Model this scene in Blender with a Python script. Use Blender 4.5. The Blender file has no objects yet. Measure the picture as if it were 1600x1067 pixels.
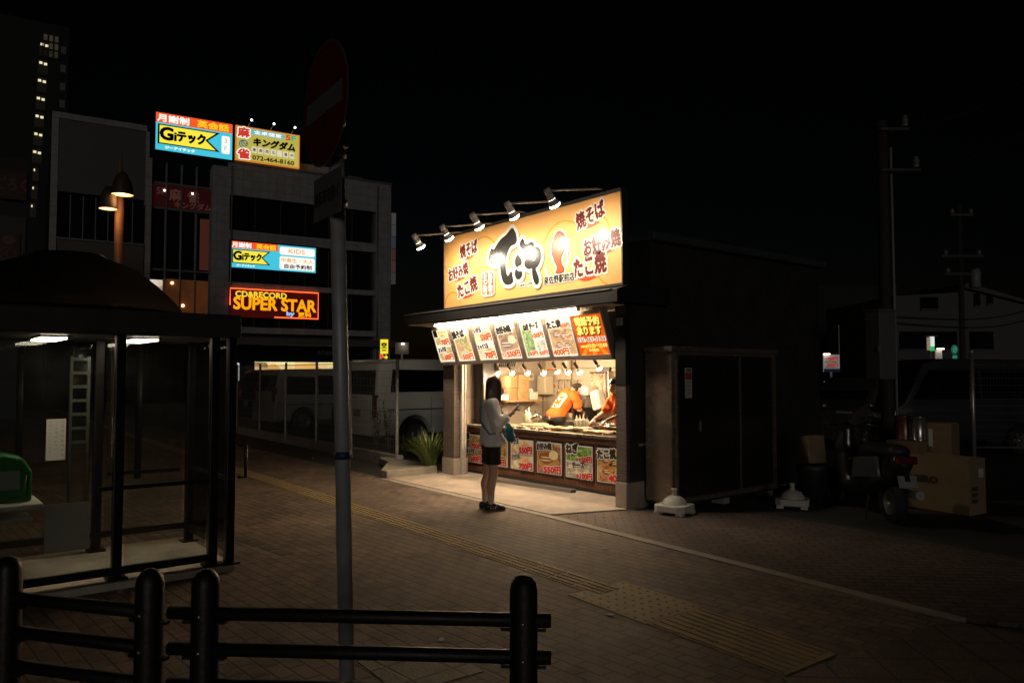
import bpy, bmesh, math, random
import numpy as np
from mathutils import Vector, Matrix
random.seed(7); np.random.seed(7)
SC = bpy.context.scene; COL = SC.collection
R = math.radians

# ------------------------------------------------------------------ camera
F_PX, CXP, CYP, HORIZON, VPX, EYE = 1200.0, 800.0, 533.5, 585.0, -165.0, 1.6
YAW = math.pi - math.atan2(CXP - VPX, F_PX)
PITCH = math.atan2(HORIZON - CYP, F_PX)
FWD = np.array([math.cos(YAW)*math.cos(PITCH), math.sin(YAW)*math.cos(PITCH), math.sin(PITCH)])
RGT = np.array([math.sin(YAW), -math.cos(YAW), 0.0]); UPV = np.cross(RGT, FWD)
EYEP = np.array([0, 0, EYE])
cam = bpy.data.cameras.new('camera'); camo = bpy.data.objects.new('camera', cam); COL.objects.link(camo)
cam.sensor_width = 36.0; cam.lens = 36.0*F_PX/1600.0; cam.clip_end = 2000; cam.clip_start = 0.05
camo.matrix_world = Matrix(((RGT[0], UPV[0], -FWD[0], 0), (RGT[1], UPV[1], -FWD[1], 0), (RGT[2], UPV[2], -FWD[2], EYE), (0, 0, 0, 1)))
SC.camera = camo
def ray(px, py): return FWD + RGT*(px - CXP)/F_PX - UPV*(py - CYP)/F_PX
def at(px, py, ax, val):                       # the point of the plane (axis = val) that a sight line meets
    d = ray(px, py); t = (val - EYEP[ax])/d[ax]; return EYEP + t*d
def gnd(px, py, z=0.0): return at(px, py, 2, z)

# ------------------------------------------------------------------ world, fill sun, exposure
w = bpy.data.worlds.new('World'); SC.world = w; w.use_nodes = True
wn = w.node_tree; bg = wn.nodes['Background']
sky = wn.nodes.new('ShaderNodeTexSky'); sky.sky_type = 'NISHITA'; sky.sun_disc = False
SUN_EL, SUN_ROT = R(-5.6), R(300)
sky.sun_elevation = SUN_EL; sky.sun_rotation = SUN_ROT
wn.links.new(sky.outputs[0], bg.inputs[0]); bg.inputs[1].default_value = 0.03
fill_sun = bpy.data.lights.new('fill_sun', 'SUN'); fill_sun.energy = FILL_E = 0.165; fill_sun.angle = R(14); fill_sun.color = (1.0, .93, .85)  # added fill: stands in for unseen light from behind the camera
mo = bpy.data.objects.new('fill_sun', fill_sun); COL.objects.link(mo)
mo.rotation_euler = Vector((-.78, .54, -.13)).to_track_quat('-Z', 'Y').to_euler()
vs = SC.view_settings; vs.view_transform = 'Standard'; vs.look = 'None'; vs.gamma = 1; vs.use_curve_mapping = False; vs.exposure = 0
cy = SC.cycles
cy.use_denoising = True; cy.max_bounces = 7; cy.diffuse_bounces = 3; cy.glossy_bounces = 3; cy.transmission_bounces = 4
cy.transparent_max_bounces = 16; cy.sample_clamp_indirect = 4; cy.caustics_reflective = False; cy.caustics_refractive = False

# ------------------------------------------------------------------ materials
MATS = {}
def mat(name, col=(.5, .5, .5), rough=.6, metal=0.0, emit=None, es=0.0, nz=(0, 0), bump=0.0, bscale=None, coat=0.0, spec=.5, streak=0.0):
    if name in MATS: return MATS[name]
    m = bpy.data.materials.new(name); m.use_nodes = True; nt = m.node_tree; N = nt.nodes; L = nt.links
    b = N['Principled BSDF']; b.inputs['Base Color'].default_value = (*col, 1); b.inputs['Roughness'].default_value = rough
    b.inputs['Metallic'].default_value = metal; b.inputs['Coat Weight'].default_value = coat; b.inputs['Specular IOR Level'].default_value = spec
    b.inputs['Coat Roughness'].default_value = .05
    if emit: b.inputs['Emission Color'].default_value = (*emit, 1); b.inputs['Emission Strength'].default_value = es
    if nz[1] or bump:
        tc = N.new('ShaderNodeTexCoord')
        mp = N.new('ShaderNodeMapping'); L.new(tc.outputs['Object'], mp.inputs[0])
        if streak: mp.inputs['Scale'].default_value = (1, 1, streak)
    if nz[1]:
        t = N.new('ShaderNodeTexNoise'); t.inputs['Scale'].default_value = nz[0]; t.inputs['Detail'].default_value = 6; t.inputs['Roughness'].default_value = .65
        L.new(mp.outputs[0], t.inputs['Vector'])
        r = N.new('ShaderNodeValToRGB'); a = nz[1]
        r.color_ramp.elements[0].position = .3; r.color_ramp.elements[1].position = .72
        r.color_ramp.elements[0].color = (*[c*(1 - a) for c in col], 1); r.color_ramp.elements[1].color = (*[min(1, c*(1 + a)) for c in col], 1)
        L.new(t.outputs['Fac'], r.inputs[0]); L.new(r.outputs[0], b.inputs['Base Color'])
        rr = N.new('ShaderNodeMapRange'); rr.inputs[3].default_value = max(.02, rough - .12); rr.inputs[4].default_value = min(1, rough + .15)
        L.new(t.outputs['Fac'], rr.inputs[0]); L.new(rr.outputs[0], b.inputs['Roughness'])
    if bump:
        t2 = N.new('ShaderNodeTexNoise'); t2.inputs['Scale'].default_value = bscale or 60; t2.inputs['Detail'].default_value = 4
        L.new(mp.outputs[0], t2.inputs['Vector'])
        bp = N.new('ShaderNodeBump'); bp.inputs['Strength'].default_value = bump; bp.inputs['Distance'].default_value = .01
        L.new(t2.outputs['Fac'], bp.inputs['Height']); L.new(bp.outputs[0], b.inputs['Normal'])
    MATS[name] = m; return m
def lit(name, col, es=1.0, dark=False):                 # printed film on a backlit panel
    return mat(name, tuple(c*.5 for c in col), .35, emit=col, es=es)
def glass(name, tint=(.9, .93, .92), base=.07, rough=.02, dirt=.05, dirtcol=(.3, .28, .25)):
    if name in MATS: return MATS[name]
    m = bpy.data.materials.new(name); m.use_nodes = True; nt = m.node_tree; nt.nodes.clear(); N = nt.nodes; L = nt.links
    o = N.new('ShaderNodeOutputMaterial'); tr = N.new('ShaderNodeBsdfTransparent'); tr.inputs[0].default_value = (*tint, 1)
    gl = N.new('ShaderNodeBsdfGlossy'); gl.inputs['Roughness'].default_value = rough
    fr = N.new('ShaderNodeFresnel'); fr.inputs[0].default_value = 1.5
    df = N.new('ShaderNodeBsdfDiffuse'); df.inputs[0].default_value = (*dirtcol, 1)
    tx = N.new('ShaderNodeTexNoise'); tx.inputs['Scale'].default_value = 3; tx.inputs['Detail'].default_value = 6
    tc = N.new('ShaderNodeTexCoord'); L.new(tc.outputs['Object'], tx.inputs['Vector'])
    mr = N.new('ShaderNodeMapRange'); mr.inputs[1].default_value = .35; mr.inputs[2].default_value = .8; mr.inputs[3].default_value = dirt*.3; mr.inputs[4].default_value = dirt*1.6
    L.new(tx.outputs['Fac'], mr.inputs[0])
    m1 = N.new('ShaderNodeMixShader'); L.new(mr.outputs[0], m1.inputs[0]); L.new(tr.outputs[0], m1.inputs[1]); L.new(df.outputs[0], m1.inputs[2])
    m2 = N.new('ShaderNodeMixShader'); L.new(fr.outputs[0], m2.inputs[0]); L.new(m1.outputs[0], m2.inputs[1]); L.new(gl.outputs[0], m2.inputs[2])
    L.new(m2.outputs[0], o.inputs[0]); MATS[name] = m; return m
def paving(name, c1, c2, mortar, bw, bh, rot=0.0, bump=.5, msize=.008, off=.5, rough=.75, stain=.5):
    m = bpy.data.materials.new(name); m.use_nodes = True; nt = m.node_tree; N = nt.nodes; L = nt.links
    b = N['Principled BSDF']
    tc = N.new('ShaderNodeTexCoord'); mp = N.new('ShaderNodeMapping'); mp.inputs['Rotation'].default_value = (0, 0, rot)
    L.new(tc.outputs['Object'], mp.inputs[0])
    nw = N.new('ShaderNodeTexNoise'); nw.inputs['Scale'].default_value = 2.5; L.new(mp.outputs[0], nw.inputs['Vector'])
    ad = N.new('ShaderNodeMixRGB'); ad.blend_type = 'ADD'; ad.inputs[0].default_value = .012; L.new(mp.outputs[0], ad.inputs[1]); L.new(nw.outputs['Color'], ad.inputs[2])
    br = N.new('ShaderNodeTexBrick'); br.inputs['Scale'].default_value = 1; br.offset = off
    br.inputs['Brick Width'].default_value = bw; br.inputs['Row Height'].default_value = bh; br.inputs['Mortar Size'].default_value = msize
    br.inputs['Mortar Smooth'].default_value = .4; br.inputs['Bias'].default_value = 0
    br.inputs['Color1'].default_value = (*c1, 1); br.inputs['Color2'].default_value = (*c2, 1); br.inputs['Mortar'].default_value = (*mortar, 1)
    L.new(ad.outputs[0], br.inputs['Vector'])
    n1 = N.new('ShaderNodeTexNoise'); n1.inputs['Scale'].default_value = 1.1; n1.inputs['Detail'].default_value = 8; n1.inputs['Roughness'].default_value = .7; L.new(mp.outputs[0], n1.inputs['Vector'])
    n2 = N.new('ShaderNodeTexNoise'); n2.inputs['Scale'].default_value = 130; n2.inputs['Detail'].default_value = 5; L.new(mp.outputs[0], n2.inputs['Vector'])
    mr = N.new('ShaderNodeMapRange'); mr.inputs[1].default_value = .3; mr.inputs[2].default_value = .75; mr.inputs[3].default_value = 1 - stain; mr.inputs[4].default_value = 1 + stain*.4; L.new(n1.outputs['Fac'], mr.inputs[0])
    mr2 = N.new('ShaderNodeMapRange'); mr2.inputs[1].default_value = .3; mr2.inputs[2].default_value = .7; mr2.inputs[3].default_value = .45; mr2.inputs[4].default_value = 1.6; L.new(n2.outputs['Fac'], mr2.inputs[0])
    mu = N.new('ShaderNodeMath'); mu.operation = 'MULTIPLY'; L.new(mr.outputs[0], mu.inputs[0]); L.new(mr2.outputs[0], mu.inputs[1])
    vg = N.new('ShaderNodeTexVoronoi'); vg.inputs['Scale'].default_value = 2.1; L.new(tc.outputs['Object'], vg.inputs['Vector'])
    gm = N.new('ShaderNodeMapRange'); gm.inputs[1].default_value = .035; gm.inputs[2].default_value = .06; gm.inputs[3].default_value = .45; gm.inputs[4].default_value = 1.0; L.new(vg.outputs['Distance'], gm.inputs[0])
    n3 = N.new('ShaderNodeTexNoise'); n3.inputs['Scale'].default_value = 4.5; n3.inputs['Detail'].default_value = 5; n3.inputs['Distortion'].default_value = .8; L.new(tc.outputs['Object'], n3.inputs['Vector'])
    g3 = N.new('ShaderNodeMapRange'); g3.inputs[1].default_value = .3; g3.inputs[2].default_value = .5; g3.inputs[3].default_value = 1 - stain*.7; g3.inputs[4].default_value = 1.0; L.new(n3.outputs['Fac'], g3.inputs[0])
    gx = N.new('ShaderNodeMath'); gx.operation = 'MULTIPLY'; L.new(gm.outputs[0], gx.inputs[0]); L.new(g3.outputs[0], gx.inputs[1])
    m9 = N.new('ShaderNodeMath'); m9.operation = 'MULTIPLY'; L.new(mu.outputs[0], m9.inputs[0]); L.new(gx.outputs[0], m9.inputs[1])
    vm = N.new('ShaderNodeVectorMath'); vm.operation = 'SCALE'; L.new(br.outputs['Color'], vm.inputs[0]); L.new((m9 if stain >= .4 else mu).outputs[0], vm.inputs['Scale'])
    L.new(vm.outputs[0], b.inputs['Base Color'])
    rg = N.new('ShaderNodeMapRange'); rg.inputs[3].default_value = rough - .2; rg.inputs[4].default_value = min(1, rough + .2); L.new(n1.outputs['Fac'], rg.inputs[0]); L.new(rg.outputs[0], b.inputs['Roughness'])
    hh = N.new('ShaderNodeMath'); hh.operation = 'MULTIPLY_ADD'; hh.inputs[1].default_value = -1.0; hh.inputs[2].default_value = 1; L.new(br.outputs['Fac'], hh.inputs[0])
    h2 = N.new('ShaderNodeMath'); h2.operation = 'MULTIPLY_ADD'; h2.inputs[1].default_value = .35; L.new(n2.outputs['Fac'], h2.inputs[0]); L.new(hh.outputs[0], h2.inputs[2])
    bp = N.new('ShaderNodeBump'); bp.inputs['Strength'].default_value = bump; bp.inputs['Distance'].default_value = .012; L.new(h2.outputs[0], bp.inputs['Height']); L.new(bp.outputs[0], b.inputs['Normal'])
    MATS[name] = m; return m
def bands(name, c1, c2, mortar, bw, bh, ms, axes='XZ', rough=.5, bump=.6, off=.5):      # tiled or boarded upright face
    m = paving(name, c1, c2, mortar, bw, bh, 0, bump, ms, off, rough, .25)
    N = m.node_tree.nodes; L = m.node_tree.links; mp = [n for n in N if n.type == 'MAPPING'][0]; tc = [n for n in N if n.type == 'TEX_COORD'][0]
    sx = N.new('ShaderNodeSeparateXYZ'); cx = N.new('ShaderNodeCombineXYZ'); L.new(tc.outputs['Object'], sx.inputs[0])
    if axes == 'SZ':
        s = N.new('ShaderNodeMath'); L.new(sx.outputs[0], s.inputs[0]); L.new(sx.outputs[1], s.inputs[1]); L.new(s.outputs[0], cx.inputs[0]); L.new(sx.outputs[2], cx.inputs[1])
    else:
        L.new(sx.outputs[axes[0]], cx.inputs[0]); L.new(sx.outputs[axes[1]], cx.inputs[1])
    L.new(cx.outputs[0], mp.inputs[0]); return m
def food(name, cols, scale=9, es=0.0):
    if name in MATS: return MATS[name]
    m = bpy.data.materials.new(name); m.use_nodes = True; nt = m.node_tree; N = nt.nodes; L = nt.links; b = N['Principled BSDF']
    tc = N.new('ShaderNodeTexCoord'); v = N.new('ShaderNodeTexVoronoi'); v.inputs['Scale'].default_value = scale
    n = N.new('ShaderNodeTexNoise'); n.inputs['Scale'].default_value = scale*.6; n.inputs['Detail'].default_value = 5; n.inputs['Distortion'].default_value = 1.2
    L.new(tc.outputs['Object'], n.inputs['Vector'])
    mx = N.new('ShaderNodeMixRGB'); mx.blend_type = 'ADD'; mx.inputs[0].default_value = .25; L.new(tc.outputs['Object'], mx.inputs[1]); L.new(n.outputs['Color'], mx.inputs[2]); L.new(mx.outputs[0], v.inputs['Vector'])
    sp = N.new('ShaderNodeSeparateColor'); L.new(v.outputs['Color'], sp.inputs[0])
    av = N.new('ShaderNodeMath'); av.operation = 'MULTIPLY_ADD'; av.inputs[1].default_value = .55; L.new(sp.outputs[0], av.inputs[0])
    a2 = N.new('ShaderNodeMath'); a2.operation = 'MULTIPLY'; a2.inputs[1].default_value = .5; L.new(n.outputs['Fac'], a2.inputs[0]); L.new(a2.outputs[0], av.inputs[2])
    r = N.new('ShaderNodeValToRGB'); cr = r.color_ramp
    while len(cr.elements) < len(cols): cr.elements.new(.5)
    for i, c in enumerate(cols): cr.elements[i].position = .12 + .72*i/(len(cols) - 1); cr.elements[i].color = (*c, 1)
    L.new(av.outputs[0], r.inputs[0]); L.new(r.outputs[0], b.inputs['Base Color']); b.inputs['Roughness'].default_value = .45
    if es: L.new(r.outputs[0], b.inputs['Emission Color']); b.inputs['Emission Strength'].default_value = es
    MATS[name] = m; return m

# ------------------------------------------------------------------ object helpers
def tag(o, label=None, cat=None, group=None, kind=None):
    if label: o['label'] = label
    if cat: o['category'] = cat
    if group: o['group'] = group
    if kind: o['kind'] = kind
    return o
def wmat(o):
    return (wmat(o.parent) @ o.matrix_basis) if o.parent else o.matrix_basis.copy()
def thing(name, label, cat, loc=(0, 0, 0), rz=0.0, group=None):
    o = bpy.data.objects.new(name, None); COL.objects.link(o); o.empty_display_size = .2
    o.location = loc; o.rotation_euler = (0, 0, rz); return tag(o, label, cat, group)
def copy_tree(o, parent=None):
    c = o.copy(); COL.objects.link(c)
    if parent: c.parent = parent
    for ch in list(o.children): copy_tree(ch, c)
    return c
class Fr:                                              # a flat frame: origin, right, up, outward
    def __init__(s, o, x, y):
        s.o = np.array(o, float); s.x = np.array(x, float); s.x /= np.linalg.norm(s.x); s.y = np.array(y, float); s.y /= np.linalg.norm(s.y); s.n = np.cross(s.x, s.y)
    def pt(s, u, v, d=0.0): return s.o + s.x*u + s.y*v + s.n*d
    def sub(s, u, v, rot=0.0, d=0.0):
        c, q = math.cos(rot), math.sin(rot); return Fr(s.pt(u, v, d), s.x*c + s.y*q, s.y*c - s.x*q)
    def uv(s, px, py):                                 # where a sight line meets the frame's plane
        d = ray(px, py); t = ((s.o - EYEP) @ s.n)/(d @ s.n); p = EYEP + t*d - s.o; return float(p @ s.x), float(p @ s.y)
class MB:
    def __init__(s): s.v = []; s.f = []; s.sm = []
    def add(s, vs, fs, smooth=False):
        b = len(s.v); s.v += [tuple(map(float, p)) for p in vs]; s.f += [tuple(b + i for i in f) for f in fs]; s.sm += [smooth]*len(fs); return s
    def bx(s, x0, x1, y0, y1, z0, z1):
        return s.add([(x, y, z) for z in (z0, z1) for y in (y0, y1) for x in (x0, x1)], [(0, 2, 3, 1), (4, 5, 7, 6), (0, 1, 5, 4), (2, 6, 7, 3), (0, 4, 6, 2), (1, 3, 7, 5)])
    def fbox(s, fr, u0, u1, v0, v1, d0, d1):
        return s.add([fr.pt(u, v, d) for d in (d0, d1) for v in (v0, v1) for u in (u0, u1)], [(0, 2, 3, 1), (4, 5, 7, 6), (0, 1, 5, 4), (2, 6, 7, 3), (0, 4, 6, 2), (1, 3, 7, 5)])
    def beam(s, p0, p1, w, h, up=(0, 0, 1)):            # rectangular bar between two points
        p0 = np.array(p0, float); p1 = np.array(p1, float); d = p1 - p0; L = np.linalg.norm(d); d /= L
        u = np.array(up, float); x = np.cross(d, u)
        if np.linalg.norm(x) < 1e-6: x = np.array([1., 0, 0])
        x /= np.linalg.norm(x); y = np.cross(x, d)
        return s.add([p + x*a*w/2 + y*b*h/2 for p in (p0, p1) for b in (-1, 1) for a in (-1, 1)], [(0, 1, 3, 2), (4, 6, 7, 5), (0, 4, 5, 1), (2, 3, 7, 6), (0, 2, 6, 4), (1, 5, 7, 3)])
    def cyl(s, p0, p1, r0, r1=None, n=16):
        return s.tube([p0, p1], [r0, r0 if r1 is None else r1], n)
    def tube(s, pts, r, n=10, caps=True):
        pts = [np.array(p, float) for p in pts]; rs = r if isinstance(r, (list, tuple)) else [r]*len(pts)
        vs = []; ref = None
        for i, p in enumerate(pts):
            d = pts[min(i + 1, len(pts) - 1)] - pts[max(i - 1, 0)]; d = d/(np.linalg.norm(d) + 1e-9)
            if ref is None: ref = np.array([0, 0, 1.]) if abs(d[2]) < .9 else np.array([1., 0, 0])
            x = np.cross(d, ref); x /= np.linalg.norm(x) + 1e-9; y = np.cross(x, d); ref = y
            for k in range(n):
                a = 2*math.pi*k/n; vs.append(p + rs[i]*(x*math.cos(a) + y*math.sin(a)))
        fs = []
        for i in range(len(pts) - 1):
            for k in range(n): fs.append((i*n + k, i*n + (k + 1) % n, (i + 1)*n + (k + 1) % n, (i + 1)*n + k))
        s.add(vs, fs, True)
        if caps:
            m = len(pts) - 1
            s.add(vs[:n], [tuple(range(n - 1, -1, -1))]); s.add(vs[m*n:], [tuple(range(n))])
        return s
    def lathe(s, prof, o=(0, 0, 0), axis=(0, 0, 1), n=24, sharp=False):
        a = np.array(axis, float); a /= np.linalg.norm(a); rf = np.array([1., 0, 0]) if abs(a[0]) < .9 else np.array([0, 1., 0])
        x = np.cross(a, rf); x /= np.linalg.norm(x); y = np.cross(a, x); o = np.array(o, float); vs = []
        for r, z in prof:
            for k in range(n):
                t = 2*math.pi*k/n; vs.append(o + a*z + max(r, 1e-4)*(x*math.cos(t) + y*math.sin(t)))
        fs = [(i*n + k, i*n + (k + 1) % n, (i + 1)*n + (k + 1) % n, (i + 1)*n + k) for i in range(len(prof) - 1) for k in range(n)]
        return s.add(vs, fs, not sharp)
    def prism(s, fr, poly, d0, d1):
        n = len(poly); vs = [fr.pt(u, v, d0) for u, v in poly] + [fr.pt(u, v, d1) for u, v in poly]
        return s.add(vs, [tuple(range(n - 1, -1, -1)), tuple(range(n, 2*n))] + [(i, (i + 1) % n, n + (i + 1) % n, n + i) for i in range(n)])
    def quad(s, *p): return s.add(p, [tuple(range(len(p)))])
    def ball(s, c, r, n=14, m=8, sq=(1, 1, 1)):
        prof = [(math.sin(math.pi*i/m)*r, -math.cos(math.pi*i/m)*r) for i in range(m + 1)]
        b = len(s.v); s.lathe(prof, (0, 0, 0), (0, 0, 1), n)
        s.v[b:] = [(p[0]*sq[0] + c[0], p[1]*sq[1] + c[1], p[2]*sq[2] + c[2]) for p in s.v[b:]]; return s
    def build(s, name, m, parent=None, bevel=0.0, local=False, fixn=True, label=None):
        me = bpy.data.meshes.new(name); me.from_pydata(s.v, [], s.f); me.materials.append(m)
        me.polygons.foreach_set('use_smooth', s.sm)
        if fixn:
            bm = bmesh.new(); bm.from_mesh(me); bmesh.ops.remove_doubles(bm, verts=bm.verts, dist=1e-5); bmesh.ops.recalc_face_normals(bm, faces=bm.faces); bm.to_mesh(me); bm.free()
        o = bpy.data.objects.new(name, me); COL.objects.link(o)
        if parent:
            o.parent = parent
            if not local: me.transform(wmat(parent).inverted())
        elif not local:
            V = np.array(s.v); c = (V.min(0) + V.max(0))/2; c[2] = V[:, 2].min(); me.transform(Matrix.Translation(-Vector(c))); o.location = c
        if bevel:
            b = o.modifiers.new('bevel', 'BEVEL'); b.width = bevel; b.segments = 2; b.limit_method = 'ANGLE'; b.angle_limit = R(40); b.harden_normals = False
        if label: o['label'] = label
        return o

# ------------------------------------------------------------------ flat artwork from distance fields (lettering, logos)
_GL = {}
def text_segs(txt, size=1.0, font_extra=None):
    if txt in _GL: return _GL[txt]
    c = bpy.data.curves.new('t', 'FONT'); c.body = txt; c.size = 1; c.resolution_u = 3; c.fill_mode = 'NONE'
    o = bpy.data.objects.new('t', c); COL.objects.link(o)
    me = bpy.data.meshes.new_from_object(o.evaluated_get(bpy.context.evaluated_depsgraph_get()))
    V = np.array([v.co[:2] for v in me.vertices]).reshape(-1, 2); E = np.array([e.vertices[:] for e in me.edges]).reshape(-1, 2)
    nxt = {}
    for a, b in E: nxt.setdefault(int(a), []).append(int(b)); nxt.setdefault(int(b), []).append(int(a))
    segs = []; seen = set()
    for st in range(len(V)):
        if st in seen or st not in nxt: continue
        loop = [st]; seen.add(st); cur = st
        while True:
            cand = [q for q in nxt[cur] if q not in seen]
            if not cand: break
            cur = min(cand) if len(loop) == 1 else cand[0]; loop.append(cur); seen.add(cur)
        if len(loop) > 2:
            for i in range(len(loop)): segs.append((*V[loop[i]], *V[loop[(i + 1) % len(loop)]]))
    bpy.data.objects.remove(o); bpy.data.meshes.remove(me)
    _GL[txt] = np.array(segs); return _GL[txt]
def poly_segs(polys):
    s = []
    for p in polys:
        for i in range(len(p)): s.append((*p[i], *p[(i + 1) % len(p)]))
    return np.array(s, float)
def smooth_poly(p, it=2):
    p = [np.array(q, float) for q in p]
    for _ in range(it):
        q = []
        for i in range(len(p)):
            a, b = p[i], p[(i + 1) % len(p)]; q += [a*.75 + b*.25, a*.25 + b*.75]
        p = q
    return [tuple(x) for x in p]
def sdf2(segs, X, Y):
    P = np.stack([X.ravel(), Y.ravel()], 1); D = np.full(len(P), 1e9); W = np.zeros(len(P), int)
    A = segs[:, :2]; B = segs[:, 2:]; step = max(1, int(4e6//max(1, len(segs))))
    for i in range(0, len(P), step):
        p = P[i:i + step, None, :]; ab = (B - A)[None]; ap = p - A[None]
        t = np.clip((ap*ab).sum(2)/np.maximum((ab*ab).sum(2), 1e-12), 0, 1); d = np.sqrt(((ap - t[..., None]*ab)**2).sum(2)).min(1)
        y = p[..., 1]; a1 = A[None, :, 1]; b1 = B[None, :, 1]; cr = (a1 > y) != (b1 > y)
        xx = A[None, :, 0] + (y - a1)*(B[None, :, 0] - A[None, :, 0])/np.where(np.abs(b1 - a1) < 1e-12, 1e-12, b1 - a1)
        W[i:i + step] = (cr & (p[..., 0] < xx)).sum(1); D[i:i + step] = d
    return np.where(W % 2 == 1, -D, D).reshape(X.shape)
def flat_mesh(segs, cell, level, wob=0.0, wfreq=9.0):
    x0, y0 = np.minimum(segs[:, :2].min(0), segs[:, 2:].min(0)) - level - 2*cell - wob; x1, y1 = np.maximum(segs[:, :2].max(0), segs[:, 2:].max(0)) + level + 2*cell + wob
    nx, ny = int((x1 - x0)/cell) + 2, int((y1 - y0)/cell) + 2
    X, Y = np.meshgrid(x0 + np.arange(nx)*cell, y0 + np.arange(ny)*cell)
    f = sdf2(segs, X, Y) - level
    if wob: f = f + wob*(np.sin(X*wfreq*1.7 + 2*np.sin(Y*wfreq)) * np.cos(Y*wfreq*1.3 + 1.5*np.sin(X*wfreq*.8)))
    vs, fs = [], []
    ins = f < 0; full = ins[:-1, :-1] & ins[1:, :-1] & ins[:-1, 1:] & ins[1:, 1:]; anyi = ins[:-1, :-1] | ins[1:, :-1] | ins[:-1, 1:] | ins[1:, 1:]
    for j in range(ny - 1):
        i = 0; row = full[j]
        while i < nx - 1:
            if row[i]:
                k = i
                while k < nx - 1 and row[k]: k += 1
                b = len(vs); vs += [(x0 + i*cell, y0 + j*cell), (x0 + k*cell, y0 + j*cell), (x0 + k*cell, y0 + (j + 1)*cell), (x0 + i*cell, y0 + (j + 1)*cell)]; fs.append((b, b + 1, b + 2, b + 3)); i = k
            else: i += 1
    J, I = np.nonzero(anyi & ~full)
    for j, i in zip(J, I):
        c = [(i, j), (i + 1, j), (i + 1, j + 1), (i, j + 1)]; fv = [f[q[1], q[0]] for q in c]; poly = []
        for k in range(4):
            a, b = fv[k], fv[(k + 1) % 4]; ca, cb = c[k], c[(k + 1) % 4]
            if a < 0: poly.append((x0 + ca[0]*cell, y0 + ca[1]*cell))
            if (a < 0) != (b < 0):
                t = a/(a - b); poly.append((x0 + (ca[0] + (cb[0] - ca[0])*t)*cell, y0 + (ca[1] + (cb[1] - ca[1])*t)*cell))
        if len(poly) >= 3: b = len(vs); vs += poly; fs.append(tuple(range(b, b + len(poly))))
    return np.array(vs).reshape(-1, 2), fs
def art(name, segs, fr, m, parent, d=.004, cell=.01, level=0.0, wob=0.0, wfreq=9.0, warp=None):
    v, fs = flat_mesh(segs, cell, level, wob, wfreq)
    if not len(v): return None
    P = [fr.pt(a, b, d) for a, b in v] if warp is None else [warp(a, b, d) for a, b in v]
    mb = MB(); mb.add(P, fs); return mb.build(name, m, parent, fixn=False)
def place_text(txt, h, w=None, align='c', slant=0.0):
    s = text_segs(txt).copy(); x = s[:, [0, 2]]; y = s[:, [1, 3]]
    x0, x1, y0, y1 = x.min(), x.max(), y.min(), y.max(); k = h/(y1 - y0); kx = k if w is None else w/(x1 - x0)
    s[:, [0, 2]] = (x - (x0 + x1)/2)*kx if align == 'c' else (x - x0)*kx; s[:, [1, 3]] = (y - (y0 + y1)/2)*k
    if slant: s[:, [0, 2]] += s[:, [1, 3]]*slant
    return s
def letters(txt, fr, u, v, h, m, parent, w=None, bold=.04, d=.004, outline=None, om=None, rot=0.0, res=24, wob=0.0, align='c', slant=0.0, name='lettering'):
    s = place_text(txt, h, w, align, slant); f = fr.sub(u, v, rot)
    if outline: art('lettering_outline', s, f, om, parent, d, h/res*1.2, (bold + outline)*h, wob*h, 14/h)
    return art(name, s, f, m, parent, d + .002, h/res, bold*h, wob*h, 14/h)

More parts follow.
